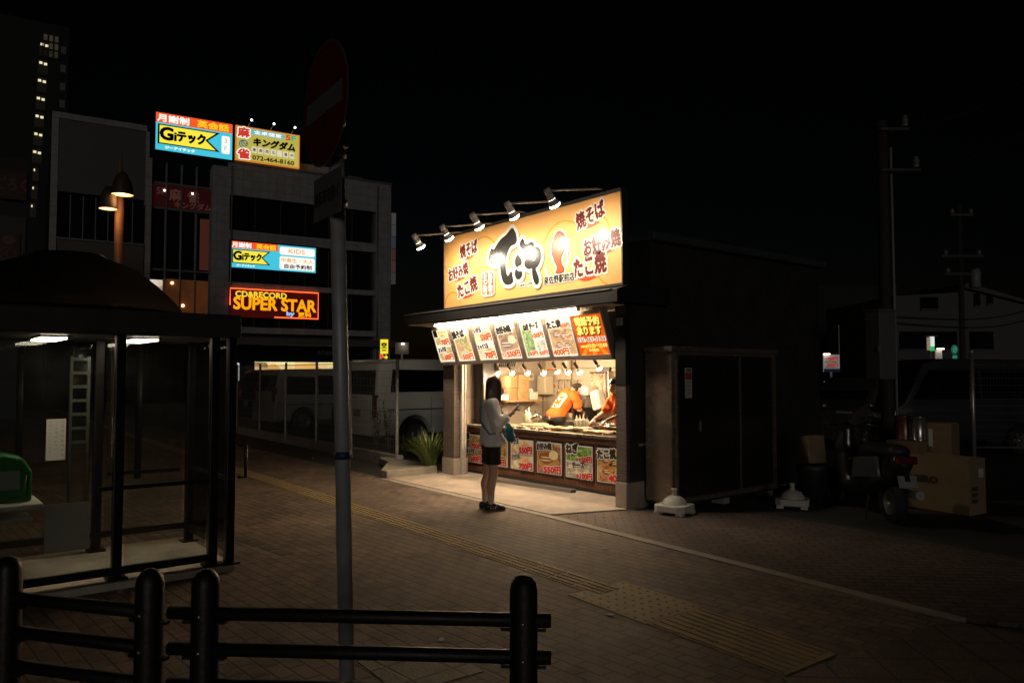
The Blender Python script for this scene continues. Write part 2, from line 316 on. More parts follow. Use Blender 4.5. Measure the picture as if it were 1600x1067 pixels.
# ------------------------------------------------------------------ bodies from 3-D distance fields
def cap(P, a, b, ra, rb):
    a = np.array(a, float); b = np.array(b, float); ab = b - a; ap = P - a; t = np.clip((ap @ ab)/max(ab @ ab, 1e-9), 0, 1)
    return np.linalg.norm(ap - t[..., None]*ab, axis=-1) - (ra + (rb - ra)*t)
def ell(P, c, r):
    q = (P - np.array(c))/np.array(r); k = np.linalg.norm(q, axis=-1); return (k - 1)*min(r)
def smin(a, b, k): h = np.maximum(k - np.abs(a - b), 0)/k; return np.minimum(a, b) - h*h*k*.25
def union(P, parts, k=.03):
    f = None
    for p in parts:
        g = cap(P, *p) if len(p) == 4 else ell(P, *p); f = g if f is None else smin(f, g, k)
    return f
def nets(fun, lo, hi, h):                              # naive surface nets
    lo = np.array(lo, float); n = np.ceil((np.array(hi) - lo)/h).astype(int) + 1
    G = np.stack(np.meshgrid(*[lo[i] + np.arange(n[i])*h for i in range(3)], indexing='ij'), -1); f = fun(G); s = f < 0
    acc = np.zeros((*(n - 1), 3)); cnt = np.zeros(n - 1)
    for ax in range(3):
        o = [a for a in range(3) if a != ax]
        for i in (0, 1):
            for j in (0, 1):
                sl = [None]*3; sl[o[0]] = slice(i, n[o[0]] - 1 + i); sl[o[1]] = slice(j, n[o[1]] - 1 + j)
                s0 = list(sl); s1 = list(sl); s0[ax] = slice(0, n[ax] - 1); s1[ax] = slice(1, n[ax])
                a = f[tuple(s0)]; b = f[tuple(s1)]; c = (a < 0) != (b < 0); t = np.where(c, a/np.where(c, a - b, 1), 0)
                p = G[tuple(s0)].copy(); p[..., ax] += t*h; acc += np.where(c[..., None], p, 0); cnt += c
    idx = -np.ones(n - 1, int); act = cnt > 0; idx[act] = np.arange(act.sum()); V = acc[act]/cnt[act][:, None]; Fc = []
    for ax in range(3):
        o = [a for a in range(3) if a != ax]
        sl0 = [slice(1, n[k] - 1) for k in range(3)]; sl1 = [slice(1, n[k] - 1) for k in range(3)]; sl0[ax] = slice(0, n[ax] - 1); sl1[ax] = slice(1, n[ax])
        a = s[tuple(sl0)]; b = s[tuple(sl1)]; K = np.argwhere(a != b)
        for q in K:
            c = np.array(q); c[o[0]] += 1; c[o[1]] += 1; r = []
            for di, dj in ((0, 0), (1, 0), (1, 1), (0, 1)):
                e = c.copy(); e[o[0]] -= di; e[o[1]] -= dj; r.append(int(idx[tuple(e)]))
            fl = a[tuple(q)] ^ (ax == 1)
            Fc.append(tuple(r) if not fl else tuple(r[::-1]))
    return V, Fc
def nets_mb(mb, fun, lo, hi, h):
    V, Fc = nets(fun, lo, hi, h); return mb.add(V, Fc, True)
X3, Y3, Z3 = (1, 0, 0), (0, 1, 0), (0, 0, 1)
# ================================================================== the setting
m_asph = mat('asphalt', (.05, .048, .045), .85, nz=(1.2, .35), bump=.5, bscale=120)
MB().bx(-260, 260, -120, 300, -.6, -.03).build('ground', m_asph, fixn=True)
tag(bpy.data.objects['ground'], kind='structure')
def struct(name, poly, z0, z1, m):
    mb = MB(); mb.prism(Fr((0, 0, 0), X3, Y3), poly, z0, z1); o = mb.build(name, m, local=True); return tag(o, kind='structure')
m_pave = paving('paver_blocks', (.265, .185, .14), (.195, .138, .106), (.095, .072, .058), .2, .1, R(-2.5), .45, .009, .5, .8, .75)
m_red = paving('red_bricks', (.17, .105, .085), (.13, .085, .072), (.06, .05, .045), .2, .1, R(-47), .7, .012, .5, .8, .45)
m_conc = mat('apron_concrete', (.43, .345, .285), .8, nz=(2.2, .3), bump=.35, bscale=45)
m_kerb = mat('kerb_concrete', (.33, .29, .24), .8, nz=(5, .25), bump=.35, bscale=60)
struct('pavement', [(-40, -14), (4, -14), (4, 5.3), (-2.15, 5.40), (-6.6, 5.74), (-10.5, 5.95), (-40, 6.8)], -.2, 0, m_pave)
struct('brick_paving', [(-6.59, 5.87), (-2.15, 5.53), (-1.0, 6.2), (-1.0, 7.6), (-5.0, 7.9), (-6.05, 7.1), (-6.3, 6.8)], -.2, -.002, m_red)
struct('asphalt_yard', [(-6.3, 6.95), (-6.05, 7.1), (-5.0, 7.9), (-1.0, 7.6), (12, 6.2), (12, 24), (-6.3, 24)], -.2, -.008, m_asph)
struct('shop_apron', [(-10.5, 5.98), (-6.6, 5.87), (-6.29, 6.8), (-6.29, 10.2), (-10.9, 10.2), (-10.9, 7.0), (-10.5, 6.95)], -.2, .012, m_conc)
struct('kerb_line', [(-10.5, 5.84), (-6.59, 5.75), (-2.15, 5.42), (-2.12, 5.53), (-6.59, 5.865), (-10.5, 5.975)], -.2, .006, m_kerb)
m_cross = paving('crossing_tiles', (.17, .115, .095), (.135, .095, .08), (.06, .05, .045), .3, .3, R(42), .6, .012, 0, .8, .4)
struct('crossing_paving', [(-2.33, 3.5), (-2.18, 5.40), (-1.75, 5.46), (4, 5.34), (4, -2), (-1.2, -2)], -.1, .005, m_cross)
# tactile strip: base tiles, long bars, then a square of dots and a double strip
m_tac = mat('tactile_tile', (.34, .25, .13), .75, nz=(6, .3), bump=.3, bscale=80)
def ty(x): return 4.6 - .043*(x + 11.26)
tp = MB(); xy = Fr((0, 0, 0), X3, Y3)
tp.prism(xy, [(-40, ty(-40) - .27), (-4.16, ty(-4.16) - .27), (-4.16, ty(-4.16)), (-40, ty(-40))], -.05, .005)
tp.prism(xy, [(-4.15, 3.86), (-3.36, 3.80), (-3.35, 4.38), (-4.14, 4.44)], -.05, .005)
tp.prism(xy, [(-3.355, 3.81), (-2.33, 3.74), (-2.32, 4.25), (-3.345, 4.35)], -.05, .005)
for x0 in np.arange(-22, -4.2, .3):
    for k in range(4):
        a = .045 + k*.062; tp.beam((x0 + .02, ty(x0) - a, .0065), (x0 + .28, ty(x0 + .28) - a, .0065), .022, .009)
for i in range(9):
    for j in range(7):
        u, v = (i + .5)/9, (j + .5)/7; tp.lathe([(.013, 0), (.009, .004), (0, .004)], (-4.15 + .79*u, 3.86 - .06*u + .58*v, .005), n=8)
for x0 in np.arange(-3.34, -2.55, .247):
    for k in range(8):
        u = (k + .5)/8; a = (x0 + 3.35); yb = 3.81 - .07*a/1.02 + (.54 - .03*a)*u
        tp.beam((x0 + .015, yb, .0065), (x0 + .235, yb - .02, .0065), .020, .009)
tag(tp.build('tactile_paving', m_tac, local=True), kind='structure')
inl = MB(); inl.prism(xy, [(-3.95, 2.06), (-3.40, 2.02), (-3.38, 2.52), (-3.92, 2.56)], -.02, .004)
tag(inl.build('inlaid_tiles', paving('inlaid_tile', (.27, .22, .17), (.24, .2, .155), (.08, .07, .06), .26, .26, R(-3), .5, .01, 0), local=True), kind='structure')
dr = MB()
for i in range(4): dr.bx(-7.6 + .26*i, -7.42 + .26*i, 2.62 + .03*i, 2.74 + .03*i, -.02, .003)
tag(dr.build('drain_slots', mat('drain', (.05, .045, .04), .7), local=True), kind='structure')

# ================================================================== the food stall (building)
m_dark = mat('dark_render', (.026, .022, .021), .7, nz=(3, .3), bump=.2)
m_int = mat('cream_panel', (.58, .49, .38), .45, nz=(1.5, .07))
m_tileg = mat('grey_wall_panel', (.36, .31, .26), .5, nz=(2, .1))
m_floor = mat('kitchen_floor', (.2, .18, .15), .6)
m_tile = bands('slate_strip_tile', (.20, .145, .12), (.16, .115, .1), (.05, .045, .04), .24, .028, .006, 'SZ', .55, .9)
m_stone = mat('pillar_base_stone', (.40, .33, .27), .75, nz=(8, .15), bump=.3)
m_alu = mat('aluminium', (.55, .52, .48), .35, .7, nz=(20, .12))
m_steel = mat('stainless', (.5, .48, .45), .28, .9, nz=(9, .1))
m_wood = bands('counter_boards', (.22, .085, .042), (.16, .062, .032), (.05, .022, .014), .07, 2.0, .004, 'SZ', .5, .4, 0)
m_wooddk = mat('counter_trim', (.085, .035, .022), .45, nz=(12, .3))
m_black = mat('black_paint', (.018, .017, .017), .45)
stall = thing('food_stall', 'brightly lit takoyaki food stall with a serving counter and dark side wall', 'food stall', (-8.6, 7.3, 0))
b = MB(); b.bx(-6.45, -6.30, 7.25, 11.2, 0, 3.25); b.bx(-10.72, -10.62, 7.25, 11.2, 0, 3.25); b.bx(-10.62, -6.45, 11.05, 11.2, 0, 3.25)
b.bx(-10.62, -6.45, 7.26, 7.45, 2.63, 3.25); b.build('wall', m_dark, stall)
MB().bx(-10.8, -6.2, 7.22, 11.3, 3.252, 3.36).build('roof', mat('roof_sheet', (.05, .05, .052), .6), stall, .02)
b = MB(); b.bx(-10.61, -6.46, 9.30, 9.36, 0, 2.44); b.build('back_wall', m_int, stall)
b = MB(); b.bx(-10.615, -10.58, 7.5, 9.295, 1.2, 2.44); b.build('wall_panel', m_tileg, stall)
b = MB(); b.bx(-10.615, -10.584, 7.5, 9.295, .02, 1.196); b.build('wall_panel', m_int, stall)
MB().bx(-10.6, -6.46, 7.5, 9.295, 2.40, 2.44).build('ceiling', m_int, stall)
MB().bx(-10.6, -6.46, 7.5, 9.295, .012, .03).build('kitchen_floor', m_floor, stall)
# eave over the counter
MB().bx(-10.11, -6.47, 7.06, 7.2, 1.79, 2.40).build('header', m_dark, stall)
EV = MB(); EVV = []
for x, dz in ((-10.98, 0), (-6.19, .034)): EVV += [(x, 6.55, 2.42 + dz), (x, 7.5, 2.42 + dz), (x, 7.5, 2.63 + dz), (x, 6.74, 2.625 + dz), (x, 6.55, 2.565 + dz)]
b = EV.add(EVV, [(4, 3, 2, 1, 0), (5, 6, 7, 8, 9)] + [(i, (i + 1) % 5, 5 + (i + 1) % 5, 5 + i) for i in range(5)])
ev = b.build('eave', mat('eave_fascia', (.02, .017, .017), .55, nz=(3, .2)), stall)
MB().add([(x, y, z + dz) for x, dz in ((-10.9, 0), (-6.32, .033)) for y, z in ((6.58, 2.398), (7.2, 2.398), (7.2, 2.413), (6.58, 2.413))], [(0, 1, 2, 3), (7, 6, 5, 4), (0, 4, 5, 1), (1, 5, 6, 2), (2, 6, 7, 3), (3, 7, 4, 0)]).build('soffit', mat('soffit_board', (.6, .5, .4), .6), ev)
cp = MB()
for i in range(12): x = -10.98 + i*.392; z = 2.572 + .035*i/12; cp.beam((x, 6.555, z), (x + .38, 6.555, z + .003), .04, .012)
cp.build('eave_flashing', m_alu, ev)
# pillars
for nm, x0, x1, y0, y1, hb in (('l', -10.42, -10.11, 6.95, 7.2, .27), ('r', -6.47, -6.31, 6.82, 7.24, .31)):
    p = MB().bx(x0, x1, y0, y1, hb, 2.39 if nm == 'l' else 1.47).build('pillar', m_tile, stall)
    MB().bx(x0 - .012, x1 + .012, y0 - .012, y1 + .012, .012, hb).build('pillar_base', m_stone, p, .008)
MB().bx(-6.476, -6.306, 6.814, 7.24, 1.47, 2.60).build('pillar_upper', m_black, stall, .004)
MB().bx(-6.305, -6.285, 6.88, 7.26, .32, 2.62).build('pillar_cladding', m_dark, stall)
MB().bx(-6.285, -6.262, 7.0, 7.2, .74, .77).build('side_latch', m_alu, stall)
b = MB()
for i in range(5): b.bx(-6.44, -6.36, 6.795, 6.807, 2.20 + i*.014, 2.209 + i*.014)
b.bx(-6.447, -6.353, 6.807, 6.8135, 2.19, 2.28); b.build('vent_plate', m_alu, stall)
b = MB(); b.bx(-10.09, -10.05, 7.06, 7.13, .012, 2.0); b.bx(-10.04, -10.03, 7.11, 7.13, .012, 2.0); b.build('shutter_guide', mat('guide_rail', (.62, .56, .5), .4, .3, nz=(15, .15)), stall)
b = MB(); b.bx(-6.95, -6.62, 8.95, 9.29, .03, 2.3); b.build('door_jamb', mat('yellow_wood', (.55, .36, .14), .5), stall)
# counter
ct = MB().bx(-10.58, -6.46, 7.42, 7.5, .05, .70).build('counter', m_wood, stall)
b = MB(); b.bx(-10.58, -6.46, 7.36, 7.44, .014, .05); b.build('counter_plinth', m_black, ct)
b = MB(); b.bx(-10.58, -6.46, 7.385, 7.5, .66, .745); b.build('counter_fascia', m_wooddk, ct)
b = MB(); b.bx(-10.58, -6.46, 7.38, 8.15, .747, .772); b.build('counter_top', mat('worktop', (.55, .45, .33), .35, nz=(10, .12)), ct)
b = MB(); b.bx(-10.58, -6.46, 7.362, 7.379, .742, .778); b.build('counter_edge', m_steel, ct)

# metal rail lying on the apron
b = MB(); b.beam((-9.2, 7.02, .045), (-7.60, 7.17, .045), .11, .012); b.beam((-9.2, 6.97, .035), (-7.60, 7.12, .035), .012, .045); b.beam((-9.2, 7.07, .035), (-7.60, 7.22, .035), .012, .045)
tag(b.build('metal_rail', mat('rail_steel', (.30, .28, .26), .4, .5)), 'long grey metal channel lying on the concrete in front of the counter', 'metal rail')

# ---------------------------------------------------------------- ink and paper
INK = mat('black_ink', (.02, .018, .018), .4); WHT = mat('white_ink', (.8, .78, .74), .45); REDI = mat('red_ink', (.60, .025, .02), .45)
L_W = lit('lit_white', (1.0, .90, .72), 1.1); L_K = mat('lit_black', (.03, .025, .02), .5); L_R = lit('lit_red', (.90, .17, .03), .7); L_Y = lit('lit_yellow', (1.0, .78, .16), 1.1); L_O = lit('lit_orange', (.90, .13, .008), .8)
L_O2 = lit('lit_deep_orange', (.95, .26, .02), 1.0)
FC = {'noodle': [(.06, .02, .008), (.35, .13, .03), (.62, .36, .10), (.16, .22, .04), (.78, .66, .42), (.30, .06, .03)],
      'egg': [(.85, .80, .66), (.80, .62, .22), (.90, .86, .74), (.72, .40, .10), (.78, .70, .5)],
      'grill': [(.05, .02, .01), (.30, .10, .03), (.58, .34, .14), (.10, .04, .015), (.66, .5, .3), (.4, .14, .05)],
      'leek': [(.04, .12, .015), (.10, .28, .04), (.30, .48, .10), (.05, .16, .02), (.62, .66, .34)],
      'cheese': [(.75, .68, .5), (.5, .42, .3), (.82, .78, .66), (.2, .15, .12), (.7, .6, .4)],
      'takoyaki': [(.28, .10, .03), (.62, .36, .12), (.42, .18, .05), (.74, .55, .3), (.16, .05, .02)]}
def FM_(k, es): 
    cols = FC[k] if not es else [tuple(min(1, c*1.0 + .14*k_) for c, k_ in zip(q, (1, .8, .45))) for q in FC[k]]
    return food(('lit_' if es else '') + 'food_' + k, cols, 15 if k != 'egg' else 9, es)
def blob(cx, cy, rx, ry, n=20, wob=.12, seed=1):
    rg = random.Random(seed); return [(cx + rx*math.cos(2*math.pi*i/n)*(1 + rg.uniform(-wob, wob)), cy + ry*math.sin(2*math.pi*i/n)*(1 + rg.uniform(-wob, wob))) for i in range(n)]
def menu_picture(fr, u0, u1, v0, v1, kind, parent, es, seed):
    mb = MB(); mb.quad(fr.pt(u0, v0, .003), fr.pt(u1, v0, .003), fr.pt(u1, v1, .003), fr.pt(u0, v1, .003)); mb.build('food_picture', FM_(kind, es), parent)
    W, H = u1 - u0, v1 - v0
    def B(cx, cy, rx, ry, m, s, d=.0045): art('dish', poly_segs([smooth_poly(blob(u0 + cx*W, v0 + cy*H, rx*W, ry*H, 16, .14, seed + s), 1)]), fr, m, parent, d, min(W, H)/40)
    L = lambda n, c: lit('lit_' + n, tuple(min(1, q*.85 + .15) for q in c), es*.95) if es else mat('print_' + n, c, .45)
    if kind == 'takoyaki':
        for i, (cx, cy) in enumerate(((.3, .62), (.62, .55), (.32, .27), (.68, .22))): B(cx, cy, .2, .19, L('bun', (.62, .30, .07)), i); B(cx - .03, cy + .05, .13, .1, L('sauce', (.30, .09, .02)), i + 9, .0055); B(cx + .02, cy + .03, .15, .018, L('mayo', (.95, .85, .6)), i + 20, .0065); B(cx - .02, cy + .09, .13, .016, L('mayo', (.95, .85, .6)), i + 30, .0065)
    elif kind == 'grill':
        B(.45, .42, .45, .32, L('pancake', (.55, .28, .08)), 1); B(.4, .5, .34, .2, L('sauce', (.30, .09, .02)), 2, .0055); B(.7, .62, .2, .16, L('egg', (.95, .80, .45)), 3, .0065); B(.35, .42, .3, .02, L('mayo', (.95, .85, .6)), 4, .0065); B(.4, .52, .3, .02, L('mayo', (.95, .85, .6)), 5, .0065)
    elif kind == 'egg':
        B(.55, .4, .42, .36, L('plate', (.95, .90, .75)), 1); B(.55, .42, .3, .24, L('yolk', (.95, .62, .10)), 2, .0055); B(.7, .62, .2, .12, L('prawn', (.90, .36, .12)), 3, .0065)
    elif kind == 'noodle':
        rg = random.Random(seed)
        for i in range(12):
            a = rg.uniform(0, 3.14); x, y = rg.uniform(.2, .8), rg.uniform(.2, .75); ca, sa = math.cos(a)*.22*W, math.sin(a)*.22*H; cxx, cyy = u0 + x*W, v0 + y*H; t = .018*W
            q = [(max(u0, min(u1, cxx - ca)), max(v0, min(v1, cyy - sa))), (cxx - sa*.3, cyy + ca*.3), (max(u0, min(u1, cxx + ca)), max(v0, min(v1, cyy + sa)))]
            art('noodle', poly_segs([q + [(q[2][0], q[2][1] + t*1.6), (q[1][0], q[1][1] + t*2), (q[0][0], q[0][1] + t*1.6)]]), fr, L(*[('noodle', (.80, .52, .16)), ('greens', (.16, .30, .05)), ('pork', (.72, .30, .16))][i % 3]), parent, .0045 + .0003*i, t*.9)
    elif kind == 'leek':
        rg = random.Random(seed)
        for i in range(16): B(rg.uniform(.12, .88), rg.uniform(.1, .85), .1, .09, L(*[('leek', (.22, .42, .06)), ('leek_pale', (.55, .66, .25)), ('leek_dark', (.06, .18, .02))][i % 3]), i, .0045 + .0003*i)
    elif kind == 'cheese':
        rg = random.Random(seed)
        for i in range(10): B(rg.uniform(.15, .85), rg.uniform(.12, .8), .13, .08, L(*[('cheese', (.90, .78, .5)), ('rind', (.55, .40, .22))][i % 2]), i, .0045 + .0003*i)
def menu_card(fr, W, H, rows, parent, es, seed):
    k, wm, rm = (L_K, L_W, L_R) if es else (INK, WHT, REDI)
    mb = MB(); mb.fbox(fr, 0, W, 0, H, -.008, .0); mb.build('card', wm, parent)
    n = len(rows); hh = H/n; g = .018 if es else .016
    for i, (ttl, price, kind, tp_, pp) in enumerate(rows):
        v1 = H - i*hh; v0 = v1 - hh
        vt = v1 - g if not (es and n == 1) else v0 + hh*.84
        if es and kind == 'leek': menu_picture(fr, g, W*.47, v0 + g, vt, 'leek', parent, es, seed); menu_picture(fr, W*.53, W - g, v0 + g, v0 + hh*.45, 'cheese', parent, es, seed + 3)
        else: menu_picture(fr, g, W - g, v0 + g, vt, kind, parent, es, seed + i*7)
        th = tp_[2]; letters(ttl, fr, tp_[0]*W, v0 + tp_[1]*hh, th*hh*1.12, k, parent, min(W*.94, len(ttl)*th*hh*tp_[3]*1.1), .085 if es else .065, .012, .12, wm, rot=.08, res=26, wob=.025, name='menu_title')
        for (pt, pu, pv, ph, pw) in price: letters(pt, fr, pu*W, v0 + pv*hh, ph*hh*1.12, rm, parent, pw*W*1.04, .085, .014, .10, wm, rot=.05, res=26, wob=.015, name='price')
        if pp: letters(pp[0], fr, pp[1]*W, v0 + pp[2]*hh, pp[3]*hh, rm, parent, pp[4]*W, .04, .014, .06, wm, res=18, name='menu_note')

# ================================================================== the big shop sign
XT = (1, 0, .014)
FS = Fr((-10.02, 6.70, 2.635), XT, (-.014, 0, 1)); SW, SH = 3.77, 1.095
m_sign = mat('sign_yellow', (.90, .455, .15), .42, coat=.55, nz=(1.3, .06), spec=.5)
sg = thing('shop_sign', 'large glossy yellow signboard with black brush lettering above the stall', 'signboard', (-8.15, 6.75, 2.66))
b = MB(); b.fbox(FS, 0, SW, 0, SH, -.09, 0); b.build('sign_panel', m_sign, sg)
b = MB(); b.fbox(FS, -.015, SW + .015, SH, SH + .045, -.1, .012); b.fbox(FS, -.015, SW + .015, -.03, 0, -.1, .006); b.fbox(FS, -.02, 0, 0, SH, -.1, .004); b.fbox(FS, SW, SW + .02, 0, SH, -.1, .004); b.build('sign_frame', mat('sign_frame_metal', (.09, .08, .075), .4, .5), sg)
b = MB()
for u in (.3, 1.9, 3.3): b.fbox(FS, u, u + .06, 0, .9, -.52, -.1)
b.build('sign_bracket', m_dark, sg)
b = MB(); b.fbox(FS, 2.7, 3.7, -.055, -.034, -.06, -.005); b.build('cable_tray', m_alu, sg)
S_K = mat('sign_black', (.035, .033, .032), .2, coat=.6); S_W = mat('sign_white', (.82, .79, .72), .25, coat=.5); S_R = mat('sign_maroon', (.14, .014, .012), .3, coat=.4); S_V = mat('sign_vermilion', (.70, .085, .03), .3, coat=.4); S_SH = mat('sign_shadow_ink', (.22, .12, .04), .35, coat=.4); S_T = mat('sign_ring_tint', (.78, .36, .06), .25, coat=.5)
def zpx(pts, ox, oy, k): return [FS.uv(ox + x/k, oy + y/k) for x, y in pts]
TE = [(340,135),(372,180),(388,230),(395,290),(385,325),(365,345),(325,358),(300,390),(275,450),(255,520),(250,590),(252,660),(262,720),(275,755),(295,740),(308,705),(325,690),(335,715),(340,770),(352,810),(335,845),(300,860),(255,862),(225,835),(205,790),(190,720),(180,640),(180,560),(195,500),(205,450),(182,455),(178,500),(165,560),(150,600),(110,612),(65,595),(38,560),(35,510),(50,450),(70,390),(95,420),(110,400),(150,330),(200,270),(260,225),(290,185),(320,145)]
KO1 = [(405,480),(430,505),(455,550),(458,590),(440,615),(420,615),(400,640),(385,630),(370,590),(372,535),(390,495)]
KO2 = [(385,660),(405,690),(430,695),(462,690),(466,740),(440,785),(410,795),(385,780),(370,735),(372,690)]
YA = [(455,285),(475,275),(488,310),(495,350),(535,345),(565,322),(600,318),(615,350),(608,392),(645,375),(685,395),(703,450),(703,530),(685,590),(655,635),(630,645),(640,680),(668,750),(680,810),(668,855),(645,862),(620,835),(600,770),(592,700),(590,640),(575,655),(540,660),(505,640),(490,600),(495,560),(520,530),(525,500),(515,465),(500,440),(470,400),(435,365),(435,320)]
HOLE = [(600,500),(625,480),(640,490),(635,530),(615,560),(598,545)]
PS = [smooth_poly(zpx(p, 760, 340, 8.21), 1) for p in (TE, KO1, KO2, YA, HOLE)]
logo = poly_segs(PS); solid = poly_segs(PS[:4])
SHF = FS.sub(.02, -.025)
art('logo_shadow', solid, SHF, S_SH, sg, .002, .012, .055); art('logo_outline', solid, FS, S_W, sg, .004, .012, .055)
art('logo_lettering', logo, FS, S_K, sg, .007, .01, .004)
art('logo_hole', poly_segs([PS[4]]), FS, S_W, sg, .009, .006, -.004)
def zr(p): return zpx(p, 830, 290, 6.275)
RB = [(230,540),(235,500),(255,465),(290,455),(320,475),(338,520),(340,580),(325,640),(300,690),(290,730),(300,775),(325,815),(318,850),(240,862),(262,815),(255,780),(225,720),(205,650),(205,600),(215,560)]
RING = [(338,615),(360,620),(382,655),(386,700),(372,755),(345,800),(318,822),(312,805),(345,770),(362,720),(362,680),(350,650),(336,660)]
SWL = [(138,812),(150,830),(168,885),(160,892),(145,860)]
rb = poly_segs([smooth_poly(zr(RB), 1)]); rgs = poly_segs([smooth_poly(zr(RING), 1)])
art('emblem_outline', poly_segs([smooth_poly(zr(RB), 1)]), FS, S_W, sg, .004, .01, .035); art('emblem_loop', rgs, FS, S_W, sg, .0045, .008, .012); art('emblem_loop_inner', rgs, FS, S_R, sg, .006, .006, -.012)
art('emblem_line', rb, FS, S_R, sg, .0065, .008, .012); art('emblem_body', rb, FS, S_V, sg, .008, .008, -.002)
art('emblem_tail', poly_segs([zr(SWL)]), FS, S_W, sg, .004, .006, .01)
def FSc(px, py): return FS.uv(px, py)
for txt, px, py, h, wd, rt, in (('焼そば', 732.7, 389.5, .20, .44, .10), ('お好み焼', 716.5, 424.7, .19, .52, .14), ('たこ焼', 730.5, 448.7, .22, .50, .20), ('焼そば', 922.4, 336.2, .21, .50, .22), ('お好み焼', 940.4, 379.2, .21, .62, .10), ('たこ焼', 921.6, 414.3, .25, .56, .05)):
    u, v = FSc(px, py)
    art('swash', poly_segs([smooth_poly([(u - wd*.52, v - .02), (u - wd*.42, v - h*.62), (u - wd*.1, v - h*.82), (u + wd*.3, v - h*.62), (u + wd*.36, v - h*.5), (u, v - h*.45), (u - wd*.3, v - h*.2)], 2)]), FS.sub(0, 0), S_V, sg, .0025, .01)
    letters(txt, FS, u, v, h, S_R, sg, wd, .042, .006, .10, S_W, rot=rt, res=40, wob=.028)
u, v = FSc(820.5, 443.5); letters('Tekoya', FS, u, v - .012, .06, S_W, sg, .32, .25, .0038, rot=.05, res=14); letters('Tekoya', FS, u, v - .012, .06, S_K, sg, .32, .02, .006, rot=.05, res=22)
u, v = FSc(874, 435.5); letters('泉佐野駅前店', FS, u, v, .105, S_K, sg, .58, .03, .009, .10, S_W, res=26)
u0, v0 = FSc(754, 462); u1, v1 = FSc(771.6, 425); sq = [(u0 + a*(u1 - u0), v0 + q*(v1 - v0)) for a, q in ((.15, 0), (.85, 0), (1, .07), (1, .93), (.85, 1), (.15, 1), (0, .93), (0, .07))]
art('seal_shadow', poly_segs([sq]), SHF, S_SH, sg, .002, .01, .02); art('seal_outline', poly_segs([sq]), FS, S_W, sg, .004, .01, .025); art('seal', poly_segs([sq]), FS, S_V, sg, .006, .01)
for i, t in enumerate('粉物'): letters(t, FS, u0 + (u1 - u0)*.73, v0 + (v1 - v0)*(.73 - .48*i), .15, S_W, sg, .1, .02, .008, res=24)
for i, t in enumerate('名物'): letters(t, FS, u0 + (u1 - u0)*.27, v0 + (v1 - v0)*(.73 - .48*i), .15, S_W, sg, .1, .02, .008, res=24)
def ringsegs(cx, cy, r, t, a0=0, a1=6.283): 
    n = 36; A = [a0 + (a1 - a0)*i/n for i in range(n + 1)]
    return poly_segs([[(cx + r*math.cos(a), cy + r*math.sin(a)) for a in A] + [(cx + (r - t)*math.cos(a), cy + (r - t)*math.sin(a)) for a in A[::-1]]])
for cx, cy, r, a0, a1 in ((.22, .02, .22, .1, 3.0), (1.02, .62, .36, .5, 3.3), (1.0, .24, .3, .2, 2.6), (2.75, .5, .42, .9, 2.8), (3.62, .28, .3, 2.2, 4.4), (3.3, .62, .3, -.9, .9), (.3, .75, .3, 3.4, 5.2)):
    art('ring_pattern', ringsegs(cx, cy, r, .025, a0, a1), FS, S_T, sg, .001, .012)

# five arm spotlights over the sign
m_lampb = mat('lamp_white_plastic', (.78, .72, .62), .45, nz=(20, .1)); m_arm = mat('arm_weathered', (.45, .36, .27), .5, .3, nz=(25, .35)); m_bulb = mat('sign_bulb_glass', (1, 1, 1), .3, emit=(1.0, .90, .74), es=42)
m_ribs = mat('bulb_heatsink', (.7, .66, .6), .4, 0)
SPOTP = (((724.5,365),(648,370),(660,390)), ((771,352.5),(692,356),(702.5,377)), ((821,339),(739,337.6),(749.7,360)), ((879,322.5),(793.5,320),(804,343)), ((944,304),(856,300),(869.5,326)))
SPLAB = ('leftmost, hanging beyond its left edge', 'second from the left, above the left yakisoba lettering', 'middle one, above the big black lettering', 'fourth from the left, above the red emblem', 'rightmost, nearest its top right corner')
for i in range(5):
    mp_, jp_, bp_ = SPOTP[i]; Mo = at(*mp_, 1, 6.72); x = Mo[0]; J = at(*jp_, 0, x); B = at(*bp_, 0, x); spl = Vector(J + (B - J)*1.15)
    if i == 0:
        sp = thing('sign_spotlight', '', 'spotlight', (x, 6.72, Mo[2]), 0, 'spotlights on arms over the shop sign')
        J0 = J; dv = (B - J)/np.linalg.norm(B - J)
        b = MB(); b.tube([(x, 6.75, Mo[2] + .012), (x, 6.65, Mo[2] + .012), J + np.array((0, .01, .015))], .013, 8); b.build('arm', m_arm, sp)
        b = MB(); b.tube([J + np.array((-.03, 0, .012)), J + np.array((.03, 0, .012))], .022, 10); b.build('joint', m_arm, sp)
        b = MB(); b.lathe([(.0, -.04), (.04, -.04), (.043, .0), (.043, .03), (.036, .035), (.043, .04), (.046, .095), (.04, .10)], J, dv, 20); b.build('socket', m_lampb, sp)
        bl = MB().lathe([(.042, .101), (.048, .12), (.068, .158), (.070, .168)], J, dv, 20).build('bulb', m_ribs, sp)
        MB().lathe([(.068, .169), (.062, .188), (.037, .200), (0, .203)], J, dv, 20).build('bulb_face', m_bulb, bl)
        sp0 = sp; loc0 = sp.location.copy()
    else:
        sp = copy_tree(sp0); sp.location = loc0 + Vector(J - J0)
    sp['label'] = 'cream spotlight over the yellow sign, ' + SPLAB[i]
    l = bpy.data.lights.new('spot_lamp', 'SPOT'); l.energy = 58; l.color = (1.0, .85, .62); l.spot_size = R(150); l.spot_blend = 1.0; l.shadow_soft_size = .06
    lo = bpy.data.objects.new('spot_lamp', l); COL.objects.link(lo); lo.location = spl; lo.rotation_euler = Vector((0, .62, -.55)).to_track_quat('-Z', 'Y').to_euler()

